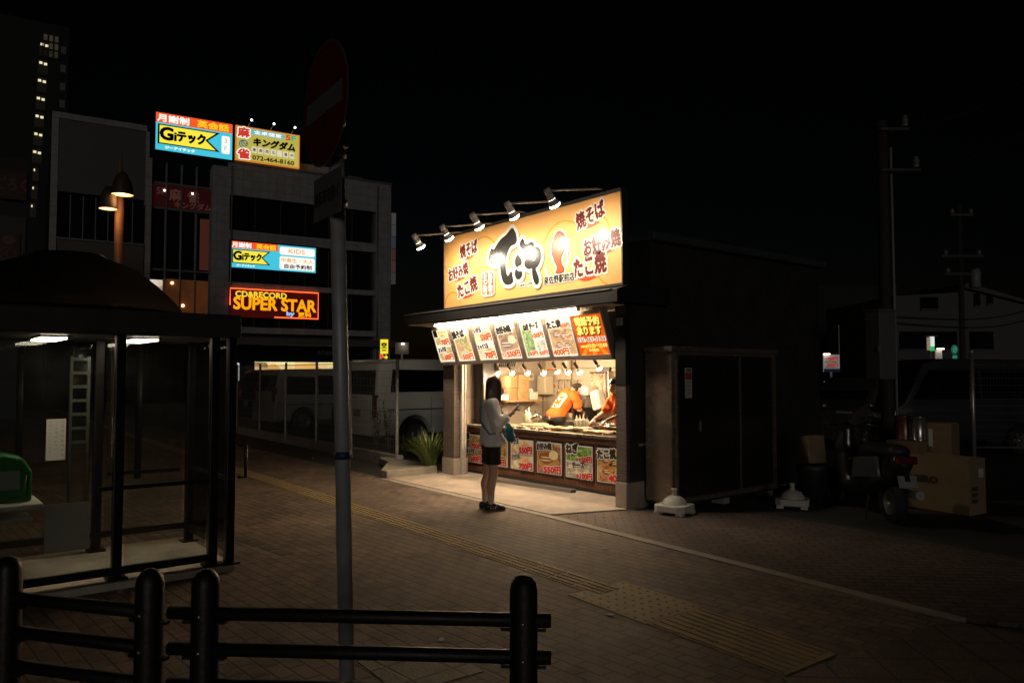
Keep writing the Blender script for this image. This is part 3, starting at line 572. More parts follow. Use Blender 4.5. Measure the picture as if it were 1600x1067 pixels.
# ================================================================== backlit menu board under the eave
FB = Fr((-10.31, 6.85, 1.75), XT, (0, -.2, .585)); BW, BH = 3.76, .62
mbd = thing('menu_board', 'backlit tilted row of menu panels hanging under the eave with a fluorescent tube', 'menu board', (-8.4, 6.8, 1.77))
b = MB(); b.fbox(FB, 0, BW, 0, BH, -.10, -.012); b.build('board_case', mat('board_case_metal', (.30, .25, .22), .45, .3), mbd)
PAN = [((676, 516), (711.2, 564.8), [('麺', [('700円', .7, .25, .34, .52)], 'noodle', (.17, .80, .36, 1.0), None), ('オムそば', [('680円', .68, .3, .34, .55)], 'noodle', (.36, .80, .26, .75), None)]),
       ((705.2, 513.3), (743, 563), [('焼そば', [('500円', .62, .13, .16, .6)], 'noodle', (.36, .83, .19, .95), None)]),
       ((738, 510), (778.3, 562.5), [('いか玉', [('550円', .66, .34, .36, .56)], 'egg', (.28, .80, .25, .85), None), ('ミックス玉', [('700円', .66, .28, .36, .56)], 'egg', (.36, .80, .24, .75), None)]),
       ((772.6, 506.2), (816, 560), [('お好み焼', [('550円', .64, .14, .16, .62)], 'grill', (.42, .84, .17, .85), ('全玉', .16, .14, .11, .22))]),
       ((810.5, 501.4), (858.5, 557.6), [('ねぎ チーズ', [('100円', .72, .60, .13, .46), ('50円', .36, .12, .11, .34), ('50円', .80, .12, .11, .34)], 'leek', (.5, .86, .15, .62), None)]),
       ((852.3, 497.3), (903.3, 556), [('たこ焼', [('400円', .36, .12, .15, .6), ('350円', .78, .8, .1, .34), ('750円', .80, .5, .09, .32)], 'takoyaki', (.32, .85, .17, .95), None)])]
dv_ = MB()
edges = []
for i, (a, c, rows) in enumerate(PAN):
    u0, v1 = FB.uv(*a); u1, v0 = FB.uv(*c); v0, v1 = .055, BH - .05; u0 -= .018; u1 += .022
    pn = thing('menu_panel', None, None, FB.pt(u0, v0)); pn.parent = mbd; pn.matrix_parent_inverse = Matrix.Identity(4); pn.location = Vector(FB.pt(u0, v0)) - mbd.location
    menu_card(FB.sub(u0, v0), u1 - u0, v1 - v0, rows, pn, .85, 11 + i*31); edges += [u0, u1]
u0 = FB.uv(908.5, 558.7)[0]; u1 = FB.uv(955, 555.6)[0]; v0, v1 = .05, BH - .03; W, H = u1 - u0, v1 - v0; f7 = FB.sub(u0, v0)
pn = thing('phone_panel', None, None); pn.parent = mbd; pn.location = Vector(FB.pt(u0, v0)) - mbd.location
MB().fbox(f7, 0, W, 0, H, -.008, 0).build('card', L_O, pn)
for k in range(3): art('light_ray', poly_segs([[(.02 + k*.2, 0), (.1 + k*.2, 0), (W*.5, H*.45)]]), f7, L_O2, pn, .002, .01)
for t, v, h, wd in (('電話予約', .82, .20, .80), ('承ります', .59, .19, .80)):
    letters(t, FB, u0 + W*.49 + .012, v0 + H*v - .014, h*H, L_K, pn, wd*W, .06, .0035, res=26); letters(t, FB, u0 + W*.49, v0 + H*v, h*H, L_Y, pn, wd*W, .06, .006, res=26)
letters('072-469-1144', FB, u0 + W*.5, v0 + H*.38, .10*H, L_W, pn, W*.92, .13, .004, res=18); letters('072-469-1144', FB, u0 + W*.5, v0 + H*.38, .10*H, L_K, pn, W*.92, .012, .007, res=24)
letters('営業時間', FB, u0 + W*.20, v0 + H*.215, .055*H, L_Y, pn, W*.22, .04, .004, res=20); letters('10:30〜22:00', FB, u0 + W*.65, v0 + H*.225, .085*H, L_Y, pn, W*.62, .05, .004, res=24); letters('年中無休', FB, u0 + W*.5, v0 + H*.12, .075*H, L_Y, pn, W*.34, .04, .004, res=22)
edges += [u0, u1]
b = MB(); E2 = [0] + edges + [BW]
for i in range(0, len(E2), 2): b.fbox(FB, E2[i], E2[i + 1], 0, BH, -.012, .014)
b.fbox(FB, 0, BW, 0, .05, -.0125, .0145); b.fbox(FB, 0, BW, BH - .045, BH, -.0125, .0145)
b.build('board_frame', mat('board_frame_metal', (.46, .38, .32), .4, .4), mbd)
MB().tube([(-10.12, 6.60, 2.365), (-6.92, 6.60, 2.41)], .017, 12).build('fluorescent_tube', mat('tube_light', (1, 1, 1), .4, emit=(1.0, .78, .50), es=135), mbd)
b = MB(); b.beam((-10.16, 6.60, 2.392), (-6.88, 6.60, 2.437), .05, .02)
for x, z in ((-10.14, 2.365), (-8.52, 2.388), (-6.90, 2.41)): b.bx(x - .02, x + .02, 6.58, 6.62, z - .02, z + .025)
b.build('tube_holder', m_lampb, mbd)

# ---------------------------------------------------------------- posters on the counter front
PO = [((727.4, 678.7), (752.0, 724.0), [('麺', [('700円', .72, .22, .34, .6)], 'noodle', (.18, .88, .4, .95), None), ('オムそば', [('680円', .68, .3, .36, .58)], 'noodle', (.36, .84, .28, .75), None)], 'noodle poster at the far left of the counter, beside the woman'),
      ((766, 683), (793, 731), [('焼そば', [('500円', .62, .14, .18, .68)], 'noodle', (.36, .86, .19, .95), None)], 'yakisoba poster half hidden behind the woman'),
      ((797.9, 685.4), (833.2, 737.6), [('いか玉', [('550円', .7, .33, .38, .54)], 'egg', (.22, .86, .28, .85), None), ('ミックス玉', [('700円', .7, .28, .38, .54)], 'egg', (.26, .88, .24, .62), None)], 'egg pancake poster priced 550 and 700'),
      ((839, 689), (877, 744), [('お好み焼', [('550円', .66, .15, .19, .64)], 'grill', (.32, .86, .19, .85), ('全玉', .16, .14, .12, .24))], 'okonomiyaki poster with the large price 550'),
      ((884, 692.7), (925.7, 751), [('ねぎ', [('+50円', .76, .2, .3, .46)], 'leek', (.26, .78, .5, .95), None), ('チーズ', [('+100円', .72, .2, .32, .56)], 'cheese', (.5, .84, .34, .95), None)], 'green leek and cheese poster'),
      ((933.3, 697.8), (975, 758), [('たこ焼', [('400円', .74, .17, .2, .62)], 'takoyaki', (.34, .84, .24, .95), ('6ヶ', .25, .16, .14, .26))], 'takoyaki poster nearest the right pillar')]
m_pf = mat('poster_frame', (.05, .025, .018), .4)
for i, (a, c, rows, lab) in enumerate(PO):
    p0 = at(*a, 1, 7.405); p1 = at(*c, 1, 7.405); fr = Fr((p0[0], 7.405, p1[2]), X3, Z3); W, H = p1[0] - p0[0], p0[2] - p1[2]
    W, xl = ((.46, -10.44), (.55, -9.87), (.53, -9.24), (.53, -8.62), (.53, -8.0), (.55, -7.38))[i]; H = .455; fr = Fr((xl, 7.405, .165), X3, Z3)
    po = thing('menu_poster', lab + ' on the counter front', 'poster', (fr.o[0] + W/2, 7.40, .14), 0, 'menu posters on the counter front')
    b = MB(); b.fbox(fr, -.03, W + .03, -.03, H + .03, -.015, -.009); b.build('poster_frame', m_pf, po)
    menu_card(fr, W, H, rows, po, 0, 101 + i*17)
    if i == 5:
        for q, v in enumerate((.88, .64, .4)): art('badge', poly_segs([blob(W*.72, H*v, .05, .05, 18, .03)]), fr, mat('badge_yellow', (.75, .6, .05), .5), po, .016, .006)

# ---------------------------------------------------------------- nine pendant lamps inside
m_pb = mat('pendant_bulb', (1, 1, 1), .4, emit=(1.0, .80, .50), es=60); m_pbl = mat('pendant_socket', (.05, .04, .035), .4)
PY = 7.95
plab = ['far left one beside the dark fridge', 'directly above the hair of the waiting woman', 'third from the left, just right of the woman', 'fourth from the left, before the stacked cartons', 'fifth and middle one, by the wall meter', 'sixth from the left, over the pale bin', 'seventh from the left', 'above the cap of the bending cook', 'last and rightmost, hanging a little higher']
for i, (px, py) in enumerate(((751, 585), (772, 585), (795, 585), (819, 585), (844, 585), (865.6, 583), (882, 584), (900, 584), (930, 578))):
    p = at(px, py, 1, PY)
    if i == 0:
        pd = thing('pendant_lamp', '', 'pendant lamp', (p[0], PY, 1.6), 0, 'pendant lamps over the counter')
        b = MB(); b.tube([(p[0] - .01, PY, 2.398), (p[0] - .01, PY, p[2] + .16)], .006, 8); b.build('rod', m_pbl, pd)
        a = np.array((p[0] - .02, PY - .01, p[2] + .16)); d = np.array((.45, .25, -.86)); d /= np.linalg.norm(d)
        b = MB(); b.lathe([(0, -.01), (.022, -.01), (.024, .09), (.02, .1)], a, d, 14); b.build('socket', m_pbl, pd)
        bu = MB().lathe([(.02, .1), (.026, .115), (.042, .15), (.044, .158)], a, d, 16).build('bulb', m_lampb, pd)
        MB().lathe([(.043, .158), (.038, .176), (.02, .188), (0, .19)], a, d, 16).build('bulb_face', m_pb, bu)
        pd0 = pd; z0 = p[2]
    else:
        pd = copy_tree(pd0); pd.location = (p[0], PY, 1.6 + p[2] - z0)
    pd['label'] = 'small black pendant lamp over the counter, ' + plab[i]
    l = bpy.data.lights.new('pendant_light', 'POINT'); l.energy = 21; l.color = (1.0, .73, .44); l.shadow_soft_size = .05
    lo = bpy.data.objects.new('pendant_light', l); COL.objects.link(lo); lo.location = (p[0] + .09, PY + .04, p[2] - .06)
# ================================================================== left: bus shelter
def dpt(px, py, d): return EYEP + ray(px, py)*d
m_frame = mat('bronze_frame', (.012, .010, .009), .35, .3, nz=(14, .2)); m_pane = glass('shelter_glass', dirt=.022); m_slab = mat('slab_concrete', (.42, .36, .29), .85, nz=(3, .3), bump=.4, bscale=40)
o = MB().bx(-7.75, -6.36, -3.0, 2.22, -.1, .055).build('shelter_base', m_slab, bevel=.01); tag(o, kind='structure')
sh = thing('bus_shelter', 'dark bronze glazed bus shelter with a flat roof at the left', 'bus shelter', (-7.05, .5, .055))
MB().bx(-8.0, -6.36, -3.2, 2.24, 1.90, 2.09).build('roof', mat('shelter_roof', (.035, .028, .024), .5, nz=(3, .3)), sh, .012)
def post(x, y, w=.07, h=1.9): MB().bx(x - w/2, x + w/2, y - w/2, y + w/2, .07, h).build('post', m_frame, sh, .006); MB().bx(x - w, x + w, y - w, y + w, .055, .07).build('base_plate', m_frame, sh)
for x, y in ((-6.42, 2.18), (-6.44, 2.05), (-6.47, 1.35), (-6.47, -.6), (-7.52, 2.18), (-7.6, 1.42), (-7.6, .45), (-7.6, -1.6)): post(x, y)
for p0, p1 in (((-6.44, 2.05, .12), (-6.47, -2.4, .12)), ((-7.56, 2.18, .2), (-7.6, -2.4, .2)), ((-6.44, 2.18, .18), (-7.52, 2.18, .18))): MB().beam(p0, p1, .035, .055).build('bottom_rail', m_frame, sh)
for p0, p1 in (((-6.47, 1.22, .74), (-6.44, 2.05, .74)), ((-6.46, 2.18, .74), (-7.5, 2.18, .74)), ((-7.55, 2.1, .72), (-7.6, 1.5, .72))): MB().beam(p0, p1, .03, .03).build('hand_rail', m_frame, sh)
for q in (((-6.455, 1.40), (-6.445, 2.0)), ((-6.455, 1.3), (-6.455, -.55)), ((-6.47, 2.18), (-7.48, 2.18)), ((-7.55, 2.12), (-7.59, 1.48)), ((-7.6, 1.36), (-7.6, .5)), ((-7.6, .4), (-7.6, -1.5))):
    (xa, ya), (xb, yb) = q; MB().beam((xa, ya, 1.02), (xb, yb, 1.02), .008, 1.74).build('glass_pane', m_pane, sh)
MB().tube([(-6.36, 2.23, .76), (-6.31, 2.27, .76), (-6.31, 2.27, 1.02), (-6.36, 2.23, 1.02)], .013, 8).build('grab_bar', m_frame, sh)
m_tubel = mat('shelter_light', (1, 1, 1), .4, emit=(1.0, .82, .60), es=11)
for (px, py), yy in (((76, 529), 0), ((216, 532), 0)):
    p = gnd(px, py, 1.885); c = thing('ceiling_light', None, None); c.parent = sh; c.location = Vector(p) - sh.location
    MB().bx(p[0] - .30, p[0] + .30, p[1] - .085, p[1] + .085, 1.872, 1.885).build('light_panel', m_tubel, c); MB().bx(p[0] - .32, p[0] + .32, p[1] - .1, p[1] + .1, 1.886, 1.899).build('light_frame', m_frame, c)
MB().bx(-7.57, -7.54, 1.02, 1.36, .1, .5).build('lower_panel', mat('grey_sheet', (.12, .12, .12), .5), sh)
# notice sheet on the glass
n0 = at(73, 655, 0, -7.55); n1 = at(102, 718, 0, -7.55); fn = Fr((-7.555, n0[1], n1[2]), Y3, Z3); W, H = n1[1] - n0[1], n0[2] - n1[2]
nt_ = thing('paper_notice', 'white paper notice with columns of small writing stuck inside the shelter glass', 'notice', (-7.555, n0[1] + W/2, n1[2]))
MB().fbox(fn, 0, W, 0, H, -.003, 0).build('paper', mat('notice_paper', (.68, .64, .58), .7, emit=None), nt_)
mi = mat('notice_ink', (.25, .24, .25), .6)
for i, t in enumerate('バス停移設の案内'): letters(t, fn, W*.82, H*(.93 - i*.115), H*.07, mi, nt_, None, .0, .002, res=12)
for i, t in enumerate('ご利用の皆様へ'): letters(t, fn, W*.5, H*(.86 - i*.1), H*.055, mi, nt_, None, .0, .002, res=12)
for i, t in enumerate('お知らせいたします'): letters(t, fn, W*.2, H*(.93 - i*.09), H*.05, mi, nt_, None, .0, .002, res=12)
# ladder
lx = -8.15; la = at(112, 560, 0, lx); lb = at(137, 650, 0, lx)
ld = thing('ladder', 'silver aluminium ladder standing upright behind the shelter glass', 'ladder', (lx, (la[1] + lb[1])/2, 0))
for y in (la[1], lb[1]): MB().bx(lx - .02, lx + .02, y - .012, y + .012, .0, la[2] + .02).build('side_rail', m_alu, ld)
for i in range(7): z = lb[2] + .02 + (i - 2)*(la[2] - lb[2])/4.2; MB().bx(lx - .022, lx + .022, la[1], lb[1], z - .014, z + .014).build('rung', m_alu, ld)
# shelf and green telephone
ts = thing('phone_shelf', 'pale shelf on a dark post holding the green telephone', 'shelf', (-6.95, .62, .055))
MB().bx(-7.2, -6.72, .2, .90, .60, .64).build('shelf_top', mat('shelf_top_grey', (.45, .42, .37), .6, nz=(9, .15)), ts, .012); MB().bx(-7.02, -6.92, .48, .58, .055, .60).build('shelf_post', m_frame, ts)
MB().bx(-7.1, -6.8, .5, .84, .50, .53).build('lower_shelf', mat('lower_shelf_grey', (.34, .31, .28), .6), ts, .01)
gp = thing('pay_phone', 'green public telephone on the shelf inside the shelter', 'telephone', (-6.95, .64, .64))
m_gr = mat('phone_green', (.015, .16, .03), .35, coat=.4)
fp = Fr((-7.15, .45, .64), Y3, Z3); MB().prism(Fr((-7.15, 0, 0), Y3, Z3), [(.44, .642), (.84, .642), (.84, .86), (.78, .97), (.66, 1.0), (.44, 1.0)], 0, .3).build('phone_body', m_gr, gp, .02)
MB().tube([(-6.82, .50, .98), (-6.82, .50, .76)], .028, 10).build('handset', m_gr, gp); MB().tube([(-6.83, .5, .75), (-6.80, .62, .66), (-6.80, .78, .70), (-6.84, .80, .84)], .006, 6).build('cord', m_black, gp)
MB().bx(-6.853, -6.845, .58, .76, .74, .88).build('keypad', mat('phone_keypad', (.25, .26, .25), .5), gp)
# round-roofed pavilion behind
c0 = dpt(105, 585, 11); pv = thing('pavilion', 'dark round roofed street pavilion behind the bus shelter', 'pavilion', (c0[0], c0[1], 0))
MB().lathe([(.5, 3.28), (.45, 3.32), (0, 3.34)], (c0[0], c0[1], 0), n=24).build('roof_cap', m_frame, pv)
MB().lathe([(1.46, 2.50), (1.5, 2.56), (1.36, 2.72), (1.15, 2.92), (.9, 3.12), (.5, 3.28)], (c0[0], c0[1], 0), n=24).build('roof', mat('pavilion_roof', (.014, .010, .008), .9, nz=(4, .3), spec=.1), pv)
for a in range(4): x, y = c0[0] + 1.15*math.cos(a*1.57 + .4), c0[1] + 1.15*math.sin(a*1.57 + .4); MB().cyl((x, y, 0), (x, y, 2.54), .05).build('post', m_frame, pv)

# ================================================================== no-entry sign on its pole
pb = gnd(542, 1060); pt_ = dpt(526, 250, 4.02)
sp_ = thing('no_entry_sign', 'grey steel pole with a round red no entry sign and a small plate below', 'traffic sign', tuple(pb))
m_pole = mat('painted_steel', (.46, .47, .49), .45, .2, nz=(12, .15)); m_back = mat('sign_back', (.4, .4, .4), .5, .4)
ax = pt_ - pb; ax /= np.linalg.norm(ax)
axz = lambda z: pb + ax*((z - pb[2])/ax[2])
MB().tube([pb, pb + ax*3.12], .04, 20).build('pole', m_pole, sp_); MB().lathe([(.041, 3.12), (.036, 3.14), (0, 3.145)], pb, ax, 16).build('pole_cap', m_pole, sp_)
MB().tube([pb + ax*1.16, pb + ax*1.20], .0415, 20).build('blue_band', mat('blue_tape', (.03, .05, .12), .5), sp_)
dc = dpt(510, 166, 3.98); yw = math.atan2(RGT[1], RGT[0])
def faceframe(c, az, rr=0.0):                      # upright frame whose outward normal has the given azimuth from the viewing direction
    a = yw + az; f = Fr(c, (math.cos(a), math.sin(a), 0), Z3); return f.sub(0, 0, rr)
fd = Fr(dc, np.array((math.cos(yw + R(-56)), math.sin(yw + R(-56)), 0)), Z3)
cirl = [(.325*math.cos(t), .325*math.sin(t)) for t in np.linspace(0, 2*math.pi, 49)[:-1]]; cirs = [(q[0]*.955, q[1]*.955) for q in cirl]
fd = Fr(dc, (fd.x if fd.n @ FWD < 0 else -fd.x), Z3); dc = axz(3.0) + fd.n*.062; fd = Fr(dc, fd.x, Z3)
dk = MB().prism(fd, cirl, -.004, .0).build('sign_disc', mat('sign_rim_white', (.09, .09, .09), .4), sp_)
MB().prism(fd, cirs, .001, .002).build('disc_face', mat('traffic_red', (.13, .010, .009), .35, nz=(4, .1)), dk)
MB().fbox(fd, -.255, .255, -.055, .055, .003, .004).build('white_bar', mat('traffic_white', (.15, .15, .14), .4), dk)
pc = axz(2.53) + fd.n*.056; fpz = Fr(pc, fd.x, Z3); pl = MB().fbox(fpz, -.2, .2, -.115, .115, -.003, .0).build('plate', mat('plate_white', (.17, .16, .15), .45, nz=(8, .1)), sp_, .0)
letters('自転車を除く', fpz, 0, .0, .075, mat('plate_ink', (.05, .05, .06), .5), pl, .34, .03, .002, res=22)
for z in (2.5, 2.75, 2.92): q = pb + ax*z; MB().tube([q - ax*.015, q + ax*.015], .05, 16).build('clamp', m_alu, sp_)
MB().bx(*(lambda c: (c[0] - .02, c[0] + .04, c[1] - .02, c[1] + .03, c[2] - .025, c[2] + .025))(dpt(533, 224, 4.08))).build('rear_bracket', m_alu, sp_)

# ================================================================== round-post barriers in the foreground
m_post = mat('barrier_brown', (.008, .0065, .0055), .5, nz=(9, .3), bump=.25, bscale=30); m_bolt = mat('bolt_steel', (.6, .58, .55), .3, .9)
def barrier(label, posts, ext0, ext1):
    g = thing('barrier', label, 'barrier', ((posts[0][0] + posts[1][0])/2, (posts[0][1] + posts[1][1])/2, 0), 0, 'round post barriers in the foreground')
    P = [np.array((x, y, 0.)) for x, y in posts]; d = P[1] - P[0]; L = np.linalg.norm(d); d /= L; nrm = np.array((d[1], -d[0], 0)); 
    if nrm @ (EYEP - P[0]) < 0: nrm = -nrm
    for p in P:
        MB().lathe([(.056, -.05), (.056, .735), (.05, .765), (.034, .788), (.015, .798), (0, .80)], p, n=24).build('post', m_post, g)
        MB().lathe([(.075, 0), (.075, .01), (.057, .014)], p, n=20).build('foot_ring', m_post, g)
    for z in (.62, .475, .33):
        a = P[0] - d*ext0 + np.array((0, 0, z)); b_ = P[1] + d*ext1 + np.array((0, 0, z))
        MB().tube([a, a + d*.004, b_ - d*.004, b_], [.024, .028, .028, .024], 14).build('rail', m_post, g)
        for p in P:
            for s in (-.09, .09): MB().beam(p + d*s + np.array((0, 0, z - .035)), p + d*s*.6 + np.array((0, 0, z - .035)), .03, .012).build('rail_bracket', m_post, g)
            q = p + nrm*.054 + np.array((0, 0, z)); MB().lathe([(.008, 0), (.008, .006), (.004, .009), (0, .009)], q, nrm, 8).build('bolt', m_bolt, g)
    return g
A1 = gnd(818, 897, .8); A0 = gnd(322, 888, .8); B1 = gnd(235, 887, .8); B0 = gnd(14, 868, .8)
barrier('dark brown round post barrier with three rails, in front of the sign pole', [A0[:2], A1[:2]], .155, .11)
barrier('dark brown round post barrier at the lower left corner before the bus shelter', [B0[:2], B1[:2]], .3, .02)

# ================================================================== mesh fence by the car park
m_wht = mat('fence_white', (.34, .31, .27), .5, .1, nz=(20, .25)); m_wire = mat('fence_wire', (.34, .32, .28), .5, .3)
fx = [(-12.14, 7.1), (-13.84, 7.07), (-15.76, 7.2), (-17.57, 7.25), (-19.59, 7.39), (-21.6, 7.5), (-23.6, 7.6)]
fe = thing('mesh_fence', 'white posted wire mesh fence between the pavement and the parked vans', 'fence', (-17.5, 7.25, 0))
for i, (x, y) in enumerate(fx):
    tx = -.10 if i == 1 else 0.0
    MB().tube([(x, y, -.03), (x + tx*.0, y, .1), (x - .0 + tx, y, 1.86)], .03, 10).build('post', m_wht, fe); MB().lathe([(.031, 1.86), (.02, 1.88), (0, 1.885)], (x + tx, y, 0), n=10).build('post_cap', m_wht, fe)
for (xa, ya), (xb, yb) in zip(fx[:-1], fx[1:]):
    L = math.hypot(xb - xa, yb - ya); b = MB(); n = int(L/.055)
    for k in range(1, n): t = k/n; b.beam((xa + (xb - xa)*t, ya + (yb - ya)*t, .16), (xa + (xb - xa)*t, ya + (yb - ya)*t, 1.80), .003, .003)
    for k in range(13): z = .16 + k*.1366; b.beam((xa, ya - .006, z), (xb, yb - .006, z), .004, .004)
    for z in (.14, .92, 1.82): b.beam((xa, ya, z), (xb, yb, z), .014, .014)
    b.build('mesh_panel', m_wire, fe)
o = MB().beam((-12.0, 7.08, .05), (-24, 7.62, .05), .14, .22).build('fence_kerb', m_kerb, bevel=.01); tag(o, 'low concrete kerb under the mesh fence', 'kerb')
kb = MB(); kb.prism(xy, [(-10.52, 5.98), (-10.52, 6.9), (-10.95, 7.0), (-12.3, 7.0), (-12.3, 6.82), (-11.62, 6.62), (-10.66, 5.95)], 0, .115)
tag(kb.build('planter_kerb', m_kerb, bevel=.012), 'low concrete kerb corner beside the stall where the grass tuft grows', 'kerb')

# ---------------------------------------------------------------- plants
m_gl = mat('grass_blade', (.10, .16, .035), .5, nz=(30, .4)); m_gl2 = mat('grass_blade_dry', (.30, .28, .12), .55)
def grass_tuft(name, label, c, n, h, seed):
    rg = random.Random(seed); t = thing(name, label, 'grass tuft', c); groups = [MB(), MB()]
    for i in range(n):
        a = rg.uniform(0, 6.28); l = h*rg.uniform(.55, 1.15); bend = rg.uniform(.3, 1.0); r0 = rg.uniform(0, .12); wv = rg.uniform(.006, .013); pts = []
        for k in range(7):
            s = k/6; rad = r0 + l*bend*.92*s**1.5; z = l*(s - .42*bend*s**2.2); pts.append(np.array((c[0] + math.cos(a)*rad, c[1] + math.sin(a)*rad, c[2] + max(.01, z))))
        sd = np.array((-math.sin(a), math.cos(a), 0)); vs = []
        for k, p in enumerate(pts): q = wv*(1 - (k/6)**2) + .0008; vs += [p - sd*q, p + sd*q + np.array((0, 0, .002))]
        groups[0 if i % 7 else 1].add(vs, [(2*k, 2*k + 1, 2*k + 3, 2*k + 2) for k in range(6)], True)
    groups[0].build('blades', m_gl, t, fixn=False); groups[1].build('dry_blades', m_gl2, t, fixn=False); return t
grass_tuft('grass_clump', 'tuft of long arching green grass beside the left pillar of the stall', (-10.76, 6.90, .1), 330, .66, 3)
m_leaf = mat('shrub_leaf', (.035, .06, .03), .55, nz=(20, .4)); m_twig = mat('twig', (.12, .09, .06), .8)
def shrub(label, c, h, seed):
    rg = random.Random(seed); t = thing('upright_shrub', label, 'shrub', c, 0, 'upright shrubs behind the mesh fence'); b = MB(); st = MB()
    for s in range(4):
        a = rg.uniform(0, 6.28); lean = np.array((math.cos(a)*.09*h, math.sin(a)*.09*h, h*rg.uniform(.7, 1.0))); base = np.array(c) + np.array((math.cos(a)*.03, math.sin(a)*.03, 0)); st.tube([base, base + lean], [.008, .003], 6)
        for i in range(110):
            p = base + lean*rg.uniform(.06, 1.02); aa = rg.uniform(0, 6.28); l = rg.uniform(.04, .11)*(1.2 - .5*(p[2] - c[2])/h); up = rg.uniform(.2, .9); d = np.array((math.cos(aa), math.sin(aa), up)); d = d/np.linalg.norm(d)*l; sd = np.array((-math.sin(aa), math.cos(aa), 0))*.009
            b.add([p, p + d*.5 + sd, p + d, p + d*.5 - sd], [(0, 1, 2, 3)])
    b.build('foliage', m_leaf, t, fixn=False); st.build('stem', m_twig, t); return t
shrub('tall dark upright shrub behind the fence, nearer the end post', (-13.0, 7.45, 0), 1.15, 5); shrub('slightly shorter dark upright shrub behind the fence, before the tail light', (-13.45, 7.4, 0), 1.0, 9); shrub('small bushy shrub behind the foot of the fence end post', (-12.5, 7.4, 0), .62, 12)

# ================================================================== vehicles
m_tyre = mat('tyre_rubber', (.014, .014, .014), .8); m_rim = mat('wheel_alloy', (.24, .235, .23), .35, .7); m_gls = mat('car_glass', (.006, .006, .007), .04, coat=1); m_tail = mat('tail_red', (.12, .007, .006), .15, coat=1); m_lens = mat('lamp_lens', (.5, .5, .48), .1, .3, coat=1); m_trim = mat('car_trim', (.015, .015, .015), .5); m_platem = mat('number_plate', (.28, .28, .27), .45)
def vehicle(name, label, cat, loc, rz, prof, hw, wheels, wr, paint, side, rear, front, tails, heads, group=None, rear_x=None, plate='rear', spokes=6):
    t = thing(name, label, cat, loc, rz, group)
    def w(z): return np.interp(z, [q[0] for q in hw], [q[1] for q in hw])
    pts = []
    for (x, z) in prof: pts.append((x, z))
    zb = prof[0][1]; xs = sorted(wheels)
    bot = []
    for wx in xs:
        for k in range(9): a = math.pi - math.pi*k/8; bot.append((wx + (wr + .07)*math.cos(a), max(zb, wr + (wr + .07)*math.sin(a))))
    # profile starts at rear bottom and ends at front bottom; close it along the sill with the arches
    bm = bmesh.new(); ring = pts + bot[::-1]
    va = [bm.verts.new((x, -1, z)) for x, z in ring]; vb = [bm.verts.new((x, 1, z)) for x, z in ring]; n = len(ring)
    bm.faces.new(va); bm.faces.new(vb[::-1])
    for i in range(n): bm.faces.new((va[i], vb[i], vb[(i + 1) % n], va[(i + 1) % n]))
    for z, _ in hw[1:-1]: bmesh.ops.bisect_plane(bm, geom=bm.verts[:] + bm.edges[:] + bm.faces[:], plane_co=(0, 0, z), plane_no=(0, 0, 1))
    for v in bm.verts: v.co.y *= w(v.co.z)
    bmesh.ops.recalc_face_normals(bm, faces=bm.faces)
    me = bpy.data.meshes.new('body'); bm.to_mesh(me); bm.free(); me.materials.append(paint); ob = bpy.data.objects.new('body', me); COL.objects.link(ob); ob.parent = t
    bv = ob.modifiers.new('bevel', 'BEVEL'); bv.width = .045; bv.segments = 3; bv.limit_method = 'ANGLE'; bv.angle_limit = R(28)
    for f in me.polygons: f.use_smooth = True
    for poly in side:
        for s in (-1, 1):
            b = MB(); vs = [(x, s*(w(z) + .004), z) for x, z in poly] + [(x, s*(w(z) - .01), z) for x, z in poly]; k = len(poly)
            b.add(vs, [tuple(range(k))] + [(i, (i + 1) % k, k + (i + 1) % k, k + i) for i in range(k)]); b.build('window', m_gls, t, local=True)
    def endpane(nm, q, m, dx):                        # q: (xlo, zlo, xhi, zhi, frac)
        xl, zl, xh, zh, fr_ = q; b = MB(); b.add([(xl + dx, -w(zl)*fr_, zl), (xl + dx, w(zl)*fr_, zl), (xh + dx, w(zh)*fr_, zh), (xh + dx, -w(zh)*fr_, zh), (xl - dx*2, -w(zl)*fr_, zl), (xl - dx*2, w(zl)*fr_, zl), (xh - dx*2, w(zh)*fr_, zh), (xh - dx*2, -w(zh)*fr_, zh)], [(0, 1, 2, 3), (0, 4, 5, 1), (1, 5, 6, 2), (2, 6, 7, 3), (3, 7, 4, 0)]); b.build(nm, m, t, local=True)
    if rear: endpane('rear_window', rear, m_gls, -.006)
    if front: endpane('windscreen', front, m_gls, .006)
    for (x, y0, y1, z0, z1) in tails:
        for s in (-1, 1): MB().bx(x - .03, x + .05, *sorted((s*y0, s*y1)), z0, z1).build('tail_light', m_tail, t, .012, local=True); 
    for (x, y0, y1, z0, z1) in heads:
        for s in (-1, 1): MB().bx(x - .06, x + .025, *sorted((s*y0, s*y1)), z0, z1).build('headlight', m_lens, t, .012, local=True)
    xr, xf = prof[0][0], prof[-1][0]; zm = hw[1][0]*.78
    for s in (-1, 1):
        MB().bx(xr + .25, xf - .3, *sorted((s*(w(zm) - .01), s*(w(zm) + .006))), zm - .012, zm + .012).build('side_moulding', m_trim, t, local=True)
        for xd_ in (xr + 1.35, xr + 2.55): MB().bx(xd_ - .004, xd_ + .004, *sorted((s*(w(.7) - .01), s*(w(.7) + .003))), .45, hw[1][0] + .02).build('door_seam', m_trim, t, local=True)
    MB().bx(xr - .05, xr + .12, -w(.4)*.97, w(.4)*.97, zb - .02, zb + .22).build('rear_bumper', paint, t, .03, local=True); MB().bx(xf - .12, xf + .05, -w(.4)*.97, w(.4)*.97, zb - .02, zb + .22).build('front_bumper', paint, t, .03, local=True)
    pz = rear_x or (xr - .02, .85); MB().bx(pz[0] - .012, pz[0], -.165, .165, pz[1] - .08, pz[1] + .08).build('number_plate', m_platem, t, .004, local=True)
